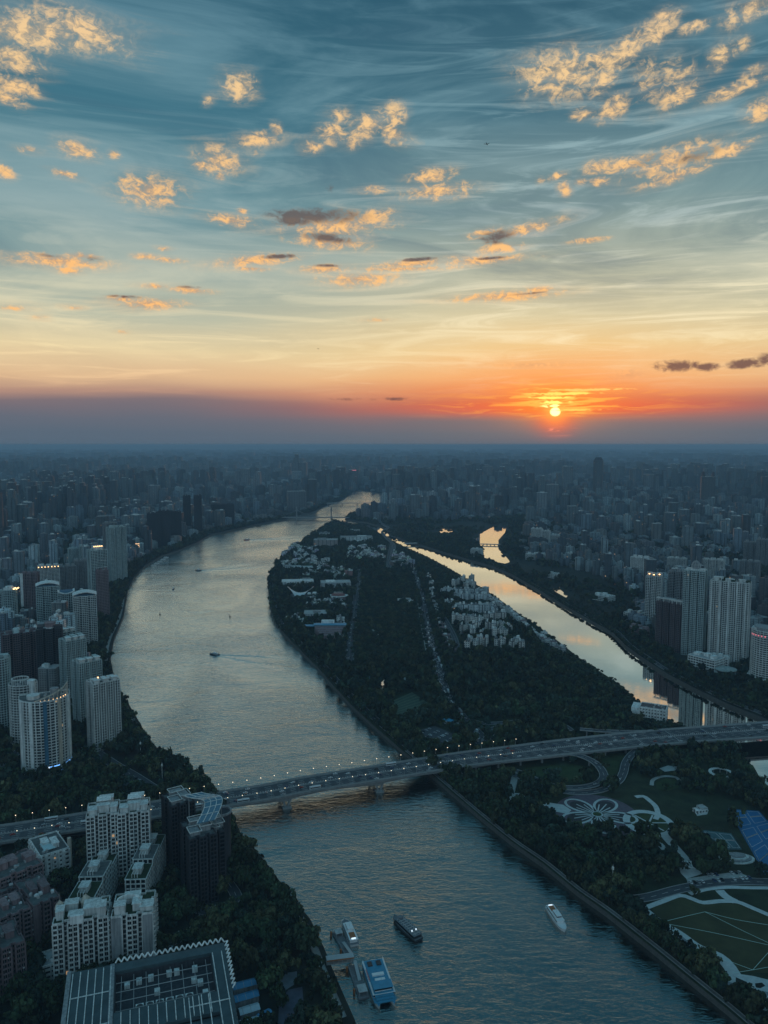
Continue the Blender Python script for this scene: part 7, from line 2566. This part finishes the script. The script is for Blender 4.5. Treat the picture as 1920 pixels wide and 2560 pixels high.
def pontoon(label, pts, w, piles):
    a, b = G(*sv(2, *pts[0]), WZ + 1), G(*sv(2, *pts[1]), WZ + 1)
    e = (b - a).normalized()
    an = math.atan2(e.y, e.x)
    L = (b - a).length
    t = thing('pontoon', label, 'pontoon', (a.x, a.y, WZ), an)
    MB().box(0, L, -w / 2, w / 2, -.7, 1.0).build('float', M_bgrey, t)
    MB().box(.3, L - .3, -w / 2 + .3, w / 2 - .3, 1.0, 1.06).build('deck', mat('pontoon_deck', (0.16, 0.17, 0.18), .85, var=.3), t)
    MB().box(L * .72, L - 1.5, -w / 2 + .6, w / 2 - .6, 3.6, 3.9).build('shelter_roof', M_roofl, t)
    for x in (L * .74, L - 2):
        for s in (-1, 1):
            MB().tube((x, s * (w / 2 - 1), 1.0), (x, s * (w / 2 - 1), 3.6), .15, .15, 6).build('post', M_rail, t)
    for s in (-1, 1):
        rl = MB().bar((.4, s * (w / 2 - .25), 2.1), (L * .5, s * (w / 2 - .25), 2.1), .1, .1)
        for q in range(8):
            rl.bar((.4 + q * L * .07, s * (w / 2 - .25), 1.0), (.4 + q * L * .07, s * (w / 2 - .25), 2.1), .1, .1)
        rl.build('railing', M_rail, t)
    for (x, y) in piles:
        MB().tube((x * L, y * w, -4), (x * L, y * w, 3.2), .8, .8, 8).tube((x * L, y * w, 3.2), (x * L, y * w, 3.9), .95, .2, 8).build('pile', M_orange, t)
    return t


pontoon('upper pontoon with a railed deck beside the small white boat', ((600, 1250), (520, 1110)), 6.5, ((.1, .75), (.9, .75)))
pontoon('lower pontoon with a pale end shelter beside the blue ferry', ((628, 1330), (700, 1540)), 7, ((.12, -.72), (.8, -.72)))
for (lb, ps) in (('sloping gangplank from the jetty down to the upper pontoon', ((622, 1262), (565, 1180))), ('sloping gangplank from the jetty down to the lower pontoon', ((640, 1300), (672, 1430)))):
    a, b = G(*sv(2, *ps[0]), 0), G(*sv(2, *ps[1]), WZ + 1.2)
    o = MB().bar((*a, .3), (*b, WZ + 1.35), 2.2, .3).build('gangplank', M_rail)
    tag(o, lb, 'gangplank')

# small craft further up the river, each with its wake
for (x, y, ang, L, hm, lb, wake) in ((536, 1637, 160, 19, M_hulld, 'dark workboat with a white cabin in the middle of the wide river', 150), (434, 1473, 95, 15, M_hulld, 'dark boat near the left bank above the wide bend', 0),
                                     (496, 1427, 215, 19, M_hulld, 'small boat trailing a pale wake near the left bank', 190), (617, 1350, 200, 24, mat('boat_red', (0.28, 0.03, 0.03), .5), 'red-hulled boat far up the river', 220),
                                     (742, 1357, 205, 34, M_bgrey, 'long grey barge by the island shore far up the river', 0), (873, 1241, 180, 26, M_hulld, 'dark boat at the last river bend', 0)):
    g = G(x, y, WZ)
    t = thing('small_boat', lb, 'boat', (g.x, g.y, WZ), R(ang))
    W = L * .3
    hull(L, W, -.6, 1.6, None).build('hull', [hm, M_bgrey], t)
    MB().box(-L * .3, L * .12, -W * .33, W * .33, 1.4, 3.6).build('cabin', M_hullw if hm is not M_bgrey else M_bgrey, t)
    MB().box(-L * .29, L * .125, -W * .34, W * .34, 2.3, 3.0).build('window_band', M_glass, t)
    MB().box(-L * .1, L * .06, -W * .2, W * .2, 3.6, 5.0).build('wheelhouse', M_hullw, t)
    MB().tube((-L * .05, 0, 5), (-L * .05, 0, 7.5), .1, .05, 5).build('mast', M_rail, t)
    if wake:
        wk = MB()
        for s in (-1, 1):
            for band in range(3):
                pts = [Vector((-L * .3 - u * wake / 14, s * (W * .5 + u * wake / 14 * (.16 + .06 * band) + math.sin(u * 1.3) * .4))) for u in range(15)]
                for i in range(14):
                    hh = .6 * (1 - i / 16) * (1 - .25 * band)
                    a, b = pts[i], pts[i + 1]
                    wk.face([(a.x, a.y - 1.9, -.05), (b.x, b.y - 1.9, -.05), (b.x, b.y, hh * .93), (a.x, a.y, hh)])
                    wk.face([(a.x, a.y, hh), (b.x, b.y, hh * .93), (b.x, b.y + 1.9, -.05), (a.x, a.y + 1.9, -.05)])
        o = mobj('wake', wk.mesh('wake', M_river), None, (g.x, g.y, WZ), R(ang))
        tag(o, 'low spreading wake ridges behind the %s' % lb.split(' ', 1)[1][:40].rsplit(' ', 1)[0], None, None, 'stuff')
for (x, y, lb) in ((400, 1536, 'dark buoy nearer the left bank'), (575, 1542, 'dark buoy in the middle of the wide river')):
    g = G(x, y, WZ)
    t = thing('buoy', lb, 'buoy', (g.x, g.y, WZ))
    MB().tube((0, 0, -.5), (0, 0, 1.2), 1.5, 1.5, 12).build('float', M_hulld, t)
    MB().tube((0, 0, 1.2), (0, 0, 5.5), .9, .15, 6).build('cage', M_hulld, t)
    MB().tube((0, 0, 5.5), (0, 0, 6.2), .35, .35, 6).build('lantern', M_hulld, t)
for q in range(5):
    g = G(372 + q * 8, 1414 - q * 5, WZ)
    t = thing('moored_boat', 'small pale boat moored at the left bank bend, number %s from the near end' % ['one', 'two', 'three', 'four', 'five'][q], 'boat', (g.x + 14, g.y, WZ), R(35), 'small boats moored at the left bank bend')
    hull(16, 5, -.5, 1.4, None).build('hull', [M_hullw, M_bgrey], t)
    MB().box(-5, 3, -1.7, 1.7, 1.2, 3.2).build('cabin', F_PALE, t)
# dry garden poles, masts and signs by the water
for (o_, x, y, h, lb) in ((3, 650, 850, 14, 'tall pale mast among the riverside trees of the lower park'), (4, 1052, 1560, 12, 'tall pale mast on the left bank above the bridge'), (4, 912, 1395, 9, 'slim pale mast at the foot of the riverside slabs')):
    g = G(*sv(o_, x, y))
    t = thing('mast', lb, 'mast', (g.x, g.y, 0))
    MB().tube((0, 0, 0), (0, 0, h + 8), .35, .15, 6).build('pole', F_PALE, t)
    MB().tube((0, 0, h + 4), (0, 0, h + 6), .9, .9, 8).build('mast_head', F_PALE, t)


# two aircraft, specks in the sky
for (px_, py_, dist, sc_, lb) in ((1217, 360, 2600, 1.0, 'tiny dark aircraft high above the river in the middle sky'), (796, 872, 5200, 1.0, 'tiny dark aircraft low above the far horizon')):
    d = ray(px_, py_).normalized() * dist
    t = thing('aircraft', lb, 'aircraft', (d.x, d.y, CAMZ + d.z), R(70))
    MB().tube((-9, 0, 0), (7, 0, 0), 1.0, 1.0, 8).tube((7, 0, 0), (10, 0, -.2), 1.0, .2, 8).build('fuselage', M_hulld, t)
    for s_ in (-1, 1):
        w_ = MB()
        q = [(2.5, s_ * .8, -.2), (-1.5, s_ * .8, -.2), (-4.2, s_ * 9, .4), (-2.8, s_ * 9, .4)]
        w_.face(q if s_ > 0 else q[::-1]).face([(x, y, z - .35) for (x, y, z) in (q[::-1] if s_ > 0 else q)])
        w_.build('wing', M_hulld, t)
    MB().face([(-6, 0, .8), (-9, 0, .8), (-10, 0, 4.2), (-8.6, 0, 4.2)]).face([(-6, .2, .8), (-8.6, .2, 4.2), (-10, .2, 4.2), (-9, .2, .8)]).build('tail_fin', M_hulld, t)


# ------------------------------------------------------------------ trees
def leaf_mat(name, base):
    m = bpy.data.materials.new(name)
    m.use_nodes = True
    m.node_tree.nodes.clear()
    k = NT(m.node_tree)
    tint = k.new('ShaderNodeAttribute', attribute_name='tint').outputs['Color']
    oi = k.new('ShaderNodeObjectInfo').outputs['Random']
    f = k.rng(oi, 0, 1, .8, 1.25, False)
    c = k.mix(1.0, tint, k.new('ShaderNodeCombineColor', {0: f, 1: f, 2: f}).outputs[0], 'MULTIPLY')
    bs = k.new('ShaderNodeBsdfPrincipled', {'Base Color': c, 'Roughness': .8})
    bs.inputs['Specular IOR Level'].default_value = .2
    k.new('ShaderNodeOutputMaterial', {0: bs.outputs[0]})
    return m


M_leaf = leaf_mat('foliage', None)
M_bark = mat('bark', (0.045, 0.038, 0.032), .95, var=.3)
TR = np.random.default_rng(23)


def crown_template(nq, nblob, size, spread=1.0):
    """unit crown: quads (nq,4,3) on a cluster of lumps, plus a light/dark factor per quad"""
    cent = TR.normal(0, .42, (nblob, 3)) * np.array([1, 1, .45]) * spread
    cent[:, 2] += .62
    rad = TR.uniform(.36, .6, nblob)
    b = TR.integers(0, nblob, nq)
    d = TR.normal(0, 1, (nq, 3))
    d[:, 2] = np.abs(d[:, 2]) * 1.1 - .35
    d /= np.linalg.norm(d, axis=1)[:, None]
    c = cent[b] + d * rad[b][:, None] * TR.uniform(.72, 1.05, (nq, 1)) * np.array([1, 1, .8])
    nrm = d + TR.normal(0, .45, (nq, 3))
    nrm /= np.linalg.norm(nrm, axis=1)[:, None]
    a = np.cross(nrm, TR.normal(0, 1, (nq, 3)))
    a /= np.linalg.norm(a, axis=1)[:, None]
    bb = np.cross(nrm, a)
    s = size * TR.uniform(.6, 1.3, (nq, 1))
    q = np.stack([c - a * s - bb * s * .8, c + a * s * .9 - bb * s, c + a * s + bb * s * .8, c - a * s * .8 + bb * s], 1)
    lum = TR.uniform(.45, 1.35, nq) * (0.7 + 0.5 * np.clip(c[:, 2], 0, 1.2))  # random leaf tone, plus a highlight painted in towards the crown top
    return q, lum


def tree_cols(n):
    base = np.array([[.026, .040, .022], [.040, .054, .026], [.020, .034, .024], [.052, .058, .028], [.022, .040, .030], [.034, .040, .022], [.030, .050, .024]])
    return base[TR.integers(0, len(base), n)] * TR.uniform(.7, 1.5, (n, 1))


def forest(name, label, pts, rad, hgt, lods):
    """one mesh of many crowns"""
    n = len(pts)
    temps = [crown_template(*lods) for _ in range(7)]
    which = TR.integers(0, len(temps), n)
    ang = TR.uniform(0, 6.283, n)
    V, C = [], []
    cols = tree_cols(n)
    for w in range(len(temps)):
        ids = np.where(which == w)[0]
        if len(ids) == 0:
            continue
        q, lum = temps[w]
        ca, sa = np.cos(ang[ids])[:, None, None], np.sin(ang[ids])[:, None, None]
        X = (q[None, :, :, 0] * ca - q[None, :, :, 1] * sa) * rad[ids][:, None, None] + pts[ids, 0][:, None, None]
        Y = (q[None, :, :, 0] * sa + q[None, :, :, 1] * ca) * rad[ids][:, None, None] + pts[ids, 1][:, None, None]
        Zv = q[None, :, :, 2] * hgt[ids][:, None, None] * .8 + hgt[ids][:, None, None] * .22
        V.append(np.stack([X, Y, Zv], -1).reshape(-1, 3))
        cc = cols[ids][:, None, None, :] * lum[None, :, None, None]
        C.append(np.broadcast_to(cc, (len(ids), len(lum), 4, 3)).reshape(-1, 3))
    V, C = np.concatenate(V), np.concatenate(C)
    Fc = np.arange(len(V)).reshape(-1, 4)
    me = npmesh(name, V, Fc, M_leaf, None, np.concatenate([C, np.ones((len(C), 1))], 1))
    o = mobj(name, me)
    tag(o, label, None, None, 'stuff')
    return o


def scatter(poly, sp, keep=1.0, occ=True, jit=.42, lo=0.0):
    xs, ys = [p[0] for p in poly], [p[1] for p in poly]
    gx, gy = np.meshgrid(np.arange(min(xs), max(xs), sp), np.arange(min(ys), max(ys), sp))
    x = gx.ravel() + TR.uniform(-jit, jit, gx.size) * sp
    y = gy.ravel() + TR.uniform(-jit, jit, gx.size) * sp
    k_ = inside(poly, x, y)
    x, y = x[k_], y[k_]
    if occ:
        k_ = ~occ_at(x, y)
        x, y = x[k_], y[k_]
    k_ = (TR.random(len(x)) < keep) & (np.abs(x) < y * .62 + 60)
    if lo > 0:
        k_ &= vnoise(x, y, 60, 31) > lo
    return np.column_stack([x[k_], y[k_]])


def inland(pts, poly, a, b):
    d = dist_line([tuple(p) for p in poly], pts[:, 0], pts[:, 1])
    return pts[(d > a) & (d < b)]


park_dense = [tuple(p) for p in gz(5, [(690, 185), (1010, 185), (1110, 690), (1150, 780), (1200, 960), (1260, 1080), (1400, 1230), (1460, 1320), (1000, 1395), (600, 1010), (480, 800), (610, 800), (640, 500)])]
east_dense = [tuple(p) for p in (gz(5, [(1170, 780)]) + gz(6, [(-10, 760), (120, 745), (350, 770), (480, 760), (620, 830), (760, 930), (820, 1000), (770, 1060), (740, 1150), (830, 1220), (400, 1235), (200, 1280), (0, 1325), (-60, 1330)]) + gz(5, [(1500, 1180), (1340, 1130), (1250, 960), (1200, 830)]))]
lower_isl = [tuple(p) for p in (gz(6, [(20, 1500), (140, 1590), (420, 1660), (700, 1600), (780, 1440), (1000, 1350), (1200, 1320), (1490, 1390), (1620, 1560), (1760, 1700)]) + gz(3, [(1800, 300), (1780, 700), (1300, 720), (760, 890), (780, 960), (1060, 1180), (1340, 1400), (1430, 1480), (1700, 1740), (1560, 1740), (1100, 1400), (560, 985), (0, 520), (-200, 340), (-180, 180)]))]
pts = []
isl_all = scatter(isl_np, 8.6, .93)
inp = inside(park_dense, isl_all[:, 0], isl_all[:, 1]) | inside(east_dense, isl_all[:, 0], isl_all[:, 1])
d_sh = np.minimum(dist_line([tuple(p) for p in S_iw], isl_all[:, 0], isl_all[:, 1]), dist_line([tuple(p) for p in S_ie], isl_all[:, 0], isl_all[:, 1]))
low = isl_all[:, 1] < 790
clump = vnoise(isl_all[:, 0], isl_all[:, 1], 42, 77)
keep = inp | (~low & (TR.random(len(isl_all)) < .8)) | (low & ((clump > .34) | (d_sh < 26)))
keep &= d_sh > 4.5
# keep trees off the great lawn side and the open plazas
isl_t = isl_all[keep]
# a rank of trees on the very edge of the promenades
edge = []
for (L, off, sp, nm) in ((PROM, 7.5, 7.0, ''), (PROM, -6.5, 8.5, ''), (PROM2, 3.4, 5.2, ''), (PROM2, 10, 7.5, ''), (LBANK, 5.0, 6.5, ''), (NBK, -7.0, 7.0, ''), (NBK, 7.0, 8.0, ''), (AVE, -10, 9, ''), (AVE, 10, 9, ''), (AVW, 9.5, 9, ''), (AVW, -9.5, 9, '')):
    for (p, a, i) in along(offset_line(L, off), sp):
        if random.random() < .86:
            edge.append((p.x + random.uniform(-1, 1), p.y + random.uniform(-1, 1)))
edge = np.array(edge)
left_near = scatter([tuple(p) for p in (LBANK + [Vector((-640, LBANK[-1].y)), Vector((-900, 1200)), Vector((-420, 300)), Vector((-30, 300))])], 8.8, .9)
dL = dist_line([tuple(p) for p in LBANK], left_near[:, 0], left_near[:, 1])
left_near = left_near[(dL > 3) & ((left_near[:, 1] < 1050) | (dL < 45))]
right_strip = scatter([tuple(p) for p in (S_nch[4:] + [Vector((1500, 900)), Vector((1500, 1250)), Vector((760, 1320)), Vector((420, 1520)), Vector((380, 2000)), Vector((330, 2900)), Vector((0, 3000))])], 9.2, .85)
dR = dist_line([tuple(p) for p in S_nch], right_strip[:, 0], right_strip[:, 1])
inpk = inside(park_r, right_strip[:, 0], right_strip[:, 1])
right_strip = right_strip[(dR > 4) & ((dR < 46) | inpk | (vnoise(right_strip[:, 0], right_strip[:, 1], 90, 8) > .60))]
far_banks = []
for L in (S_left[20:], S_nmain[4:]):
    P_ = [tuple(p) for p in L]
    for (off, sp) in ((10, 9), (20, 9), (32, 10)):
        for s in (-1,) if L[0].x < -300 else (-1, 1):
            for (p, a, i) in along(offset_line(L, off * (1 if L[0].x < -300 else s)), sp):
                far_banks.append((p.x, p.y))
far_banks = np.array(far_banks)
kb = inside(left_np, far_banks[:, 0], far_banks[:, 1]) | inside(right_np, far_banks[:, 0], far_banks[:, 1])
far_banks = far_banks[kb]
# streets and yards of the nearer city
cx_ = TR.uniform(-1600, 1600, 26000)
cy2 = TR.uniform(1000, 3700, 26000)
kc = (np.abs(cx_) < cy2 * .58) & (inside(left_np, cx_, cy2) | inside(right_np, cx_, cy2)) & ~occ_at(cx_, cy2) & (vnoise(cx_, cy2, 130, 44) > .42)
city_t = np.column_stack([cx_[kc], cy2[kc]])[:9000]
ALL = np.concatenate([isl_t, edge, left_near, right_strip, far_banks, city_t])
kk = np.ones(len(ALL), bool)
for poly in [[tuple(p) for p in (fa, fb, fc, fd_)]]:
    kk &= ~inside(poly, ALL[:, 0], ALL[:, 1])
ALL = ALL[kk]
r_all = 2.6 + 4.6 * TR.random(len(ALL)) ** 1.5 + 1.2 * vnoise(ALL[:, 0], ALL[:, 1], 55, 91)
h_all = r_all * TR.uniform(1.4, 2.1, len(ALL))
shrub = inside([tuple(p) for p in gz(5, [(690, 185), (1010, 185), (1110, 690), (1130, 760), (640, 780), (640, 500)])], ALL[:, 0], ALL[:, 1])
h_all[shrub] *= .62
r_all[shrub] *= .85
dE = dist_line([tuple(p) for p in S_ie], ALL[:, 0], ALL[:, 1])
inI = inside(isl_np, ALL[:, 0], ALL[:, 1])
mid = (dE < 42) & (ALL[:, 1] > 900) & inI
h_all[mid] = np.minimum(h_all[mid], 5.5)
dN = dist_line([tuple(p) for p in S_nch], ALL[:, 0], ALL[:, 1])
nb_ = (dN < 24) & ~inI
h_all[nb_] = np.minimum(h_all[nb_], 5.5)
r_all[nb_] = np.minimum(r_all[nb_], 4.2)
tipz = (dE < 95) & (ALL[:, 1] > 1500) & inI
h_all[tipz] = np.minimum(h_all[tipz], 4.0)
r_all[tipz] = np.minimum(r_all[tipz], 3.6)
far = (ALL[:, 1] > 2400) & ~tipz
r_all[far] *= 1.2
dep = ALL[:, 1] * math.cos(PITCH) + CAMZ * math.sin(PITCH)
vis = (np.abs(ALL[:, 0]) < dep * .5) & (dep * 0 + ALL[:, 1] > 345)
order = np.argsort(np.where(vis, dep / r_all, 1e9))
near_ids = order[:300]
restm = np.ones(len(ALL), bool)
restm[near_ids] = False

# individual trees: trunk with limbs, crown of leaf clumps
tmpl = []
for k_ in range(6):
    q, lum = crown_template(420, 9, .125)
    cols = tree_cols(1)[0]
    V = q.reshape(-1, 3) * np.array([1, 1, 1.35]) + np.array([0, 0, .42])
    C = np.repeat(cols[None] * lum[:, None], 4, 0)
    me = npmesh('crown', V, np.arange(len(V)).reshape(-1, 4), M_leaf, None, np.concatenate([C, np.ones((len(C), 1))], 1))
    tm = MB().tube((0, 0, -.05), (.02, .01, .75), .075, .05, 6)
    for j in range(5):
        a = j * 1.26 + random.random()
        tm.tube((.02, .01, .5 + .06 * j), (.42 * math.cos(a), .42 * math.sin(a), .95 + .08 * j), .035, .012, 5)
    tmpl.append((me, tm.mesh('trunk', M_bark)))


LMK = [(G(590, 2470), 'by the blue-roofed sheds'), (G(520, 2280), 'at the foot of the dark canopy towers'), (G(400, 2330), 'between the front flats and the dark towers'), (G(80, 2440), 'at the lower left flats'), (G(130, 2120), 'near the small white block'),
       (G(300, 1990), 'above the bridge approach'), (G(120, 1985), 'in front of the round-fronted tower'), (G(420, 2120), 'under the bridge approach'), (G(660, 2400), 'behind the jetty'), (G(620, 2280), 'on the bank above the jetty'), (G(760, 2480), 'on the bank below the jetty'),
       (G(1450, 2150), 'between the flower plaza and the river'), (G(1330, 2060), 'below the pale plaza'), (G(1640, 2120), 'beside the straight pale walks'), (G(1700, 1960), 'in the upper right park'), (G(1860, 2000), 'near the blue courts'), (G(1560, 2200), 'above the park road'),
       (G(1640, 2300), 'at the corner of the great lawn'), (G(1780, 2440), 'beside the corner plaza'), (G(1360, 1960), 'beside the loop ramp')]


def tree_place(x, y):
    g = Vector((x, y))
    return min(LMK, key=lambda q: (q[0] - g).length)[1]


for n_, i in enumerate(near_ids):
    x, y = ALL[i]
    me, tm = tmpl[n_ % 6]
    wh = tree_place(x, y)
    sz = 'large' if r_all[i] > 6.4 else 'small' if r_all[i] < 4.6 else 'mid-sized'
    t = thing('tree', '%s, %s broadleaf tree %s' % (sz, 'tall' if h_all[i] > r_all[i] * 1.75 else 'spreading', wh), 'tree', (x, y, 0), random.uniform(0, 6.28), '%s %s trees %s' % (sz, 'tall' if h_all[i] > r_all[i] * 1.75 else 'spreading', wh))
    t.scale = (r_all[i], r_all[i], h_all[i] * .62)
    mobj('crown', me, t)
    mobj('trunk', tm, t)
A1 = restm & (ALL[:, 1] < 1000)
A2 = restm & (ALL[:, 1] >= 1000) & (ALL[:, 1] < 1900)
A3 = restm & (ALL[:, 1] >= 1900)
print('trees', len(ALL), A1.sum(), A2.sum(), A3.sum())
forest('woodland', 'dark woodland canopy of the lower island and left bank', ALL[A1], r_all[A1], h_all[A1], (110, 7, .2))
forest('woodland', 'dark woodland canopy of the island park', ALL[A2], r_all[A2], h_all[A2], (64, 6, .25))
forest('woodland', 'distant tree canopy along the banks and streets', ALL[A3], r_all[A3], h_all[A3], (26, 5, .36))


# ------------------------------------------------------------------ air
def build_haze():
    m = bpy.data.materials.new('haze_air')
    m.use_nodes = True
    m.node_tree.nodes.clear()
    k = NT(m.node_tree)
    v = k.new('ShaderNodeVolumePrincipled')
    v.inputs['Color'].default_value = (0.44, 0.74, 1.0, 1)
    v.inputs['Density'].default_value = HAZE_D
    v.inputs['Anisotropy'].default_value = 0.0
    out = k.new('ShaderNodeOutputMaterial')
    k.l.new(v.outputs[0], out.inputs['Volume'])
    m.cycles.homogeneous_volume = True
    b = MB().box(-36000, 36000, -3000, FARY + 2000, -11, CAMZ + 12)
    o = b.build('haze', m)
    tag(o, 'thin bluish evening haze over the whole city', kind='stuff')


HAZE_D = 0.00007
build_haze()
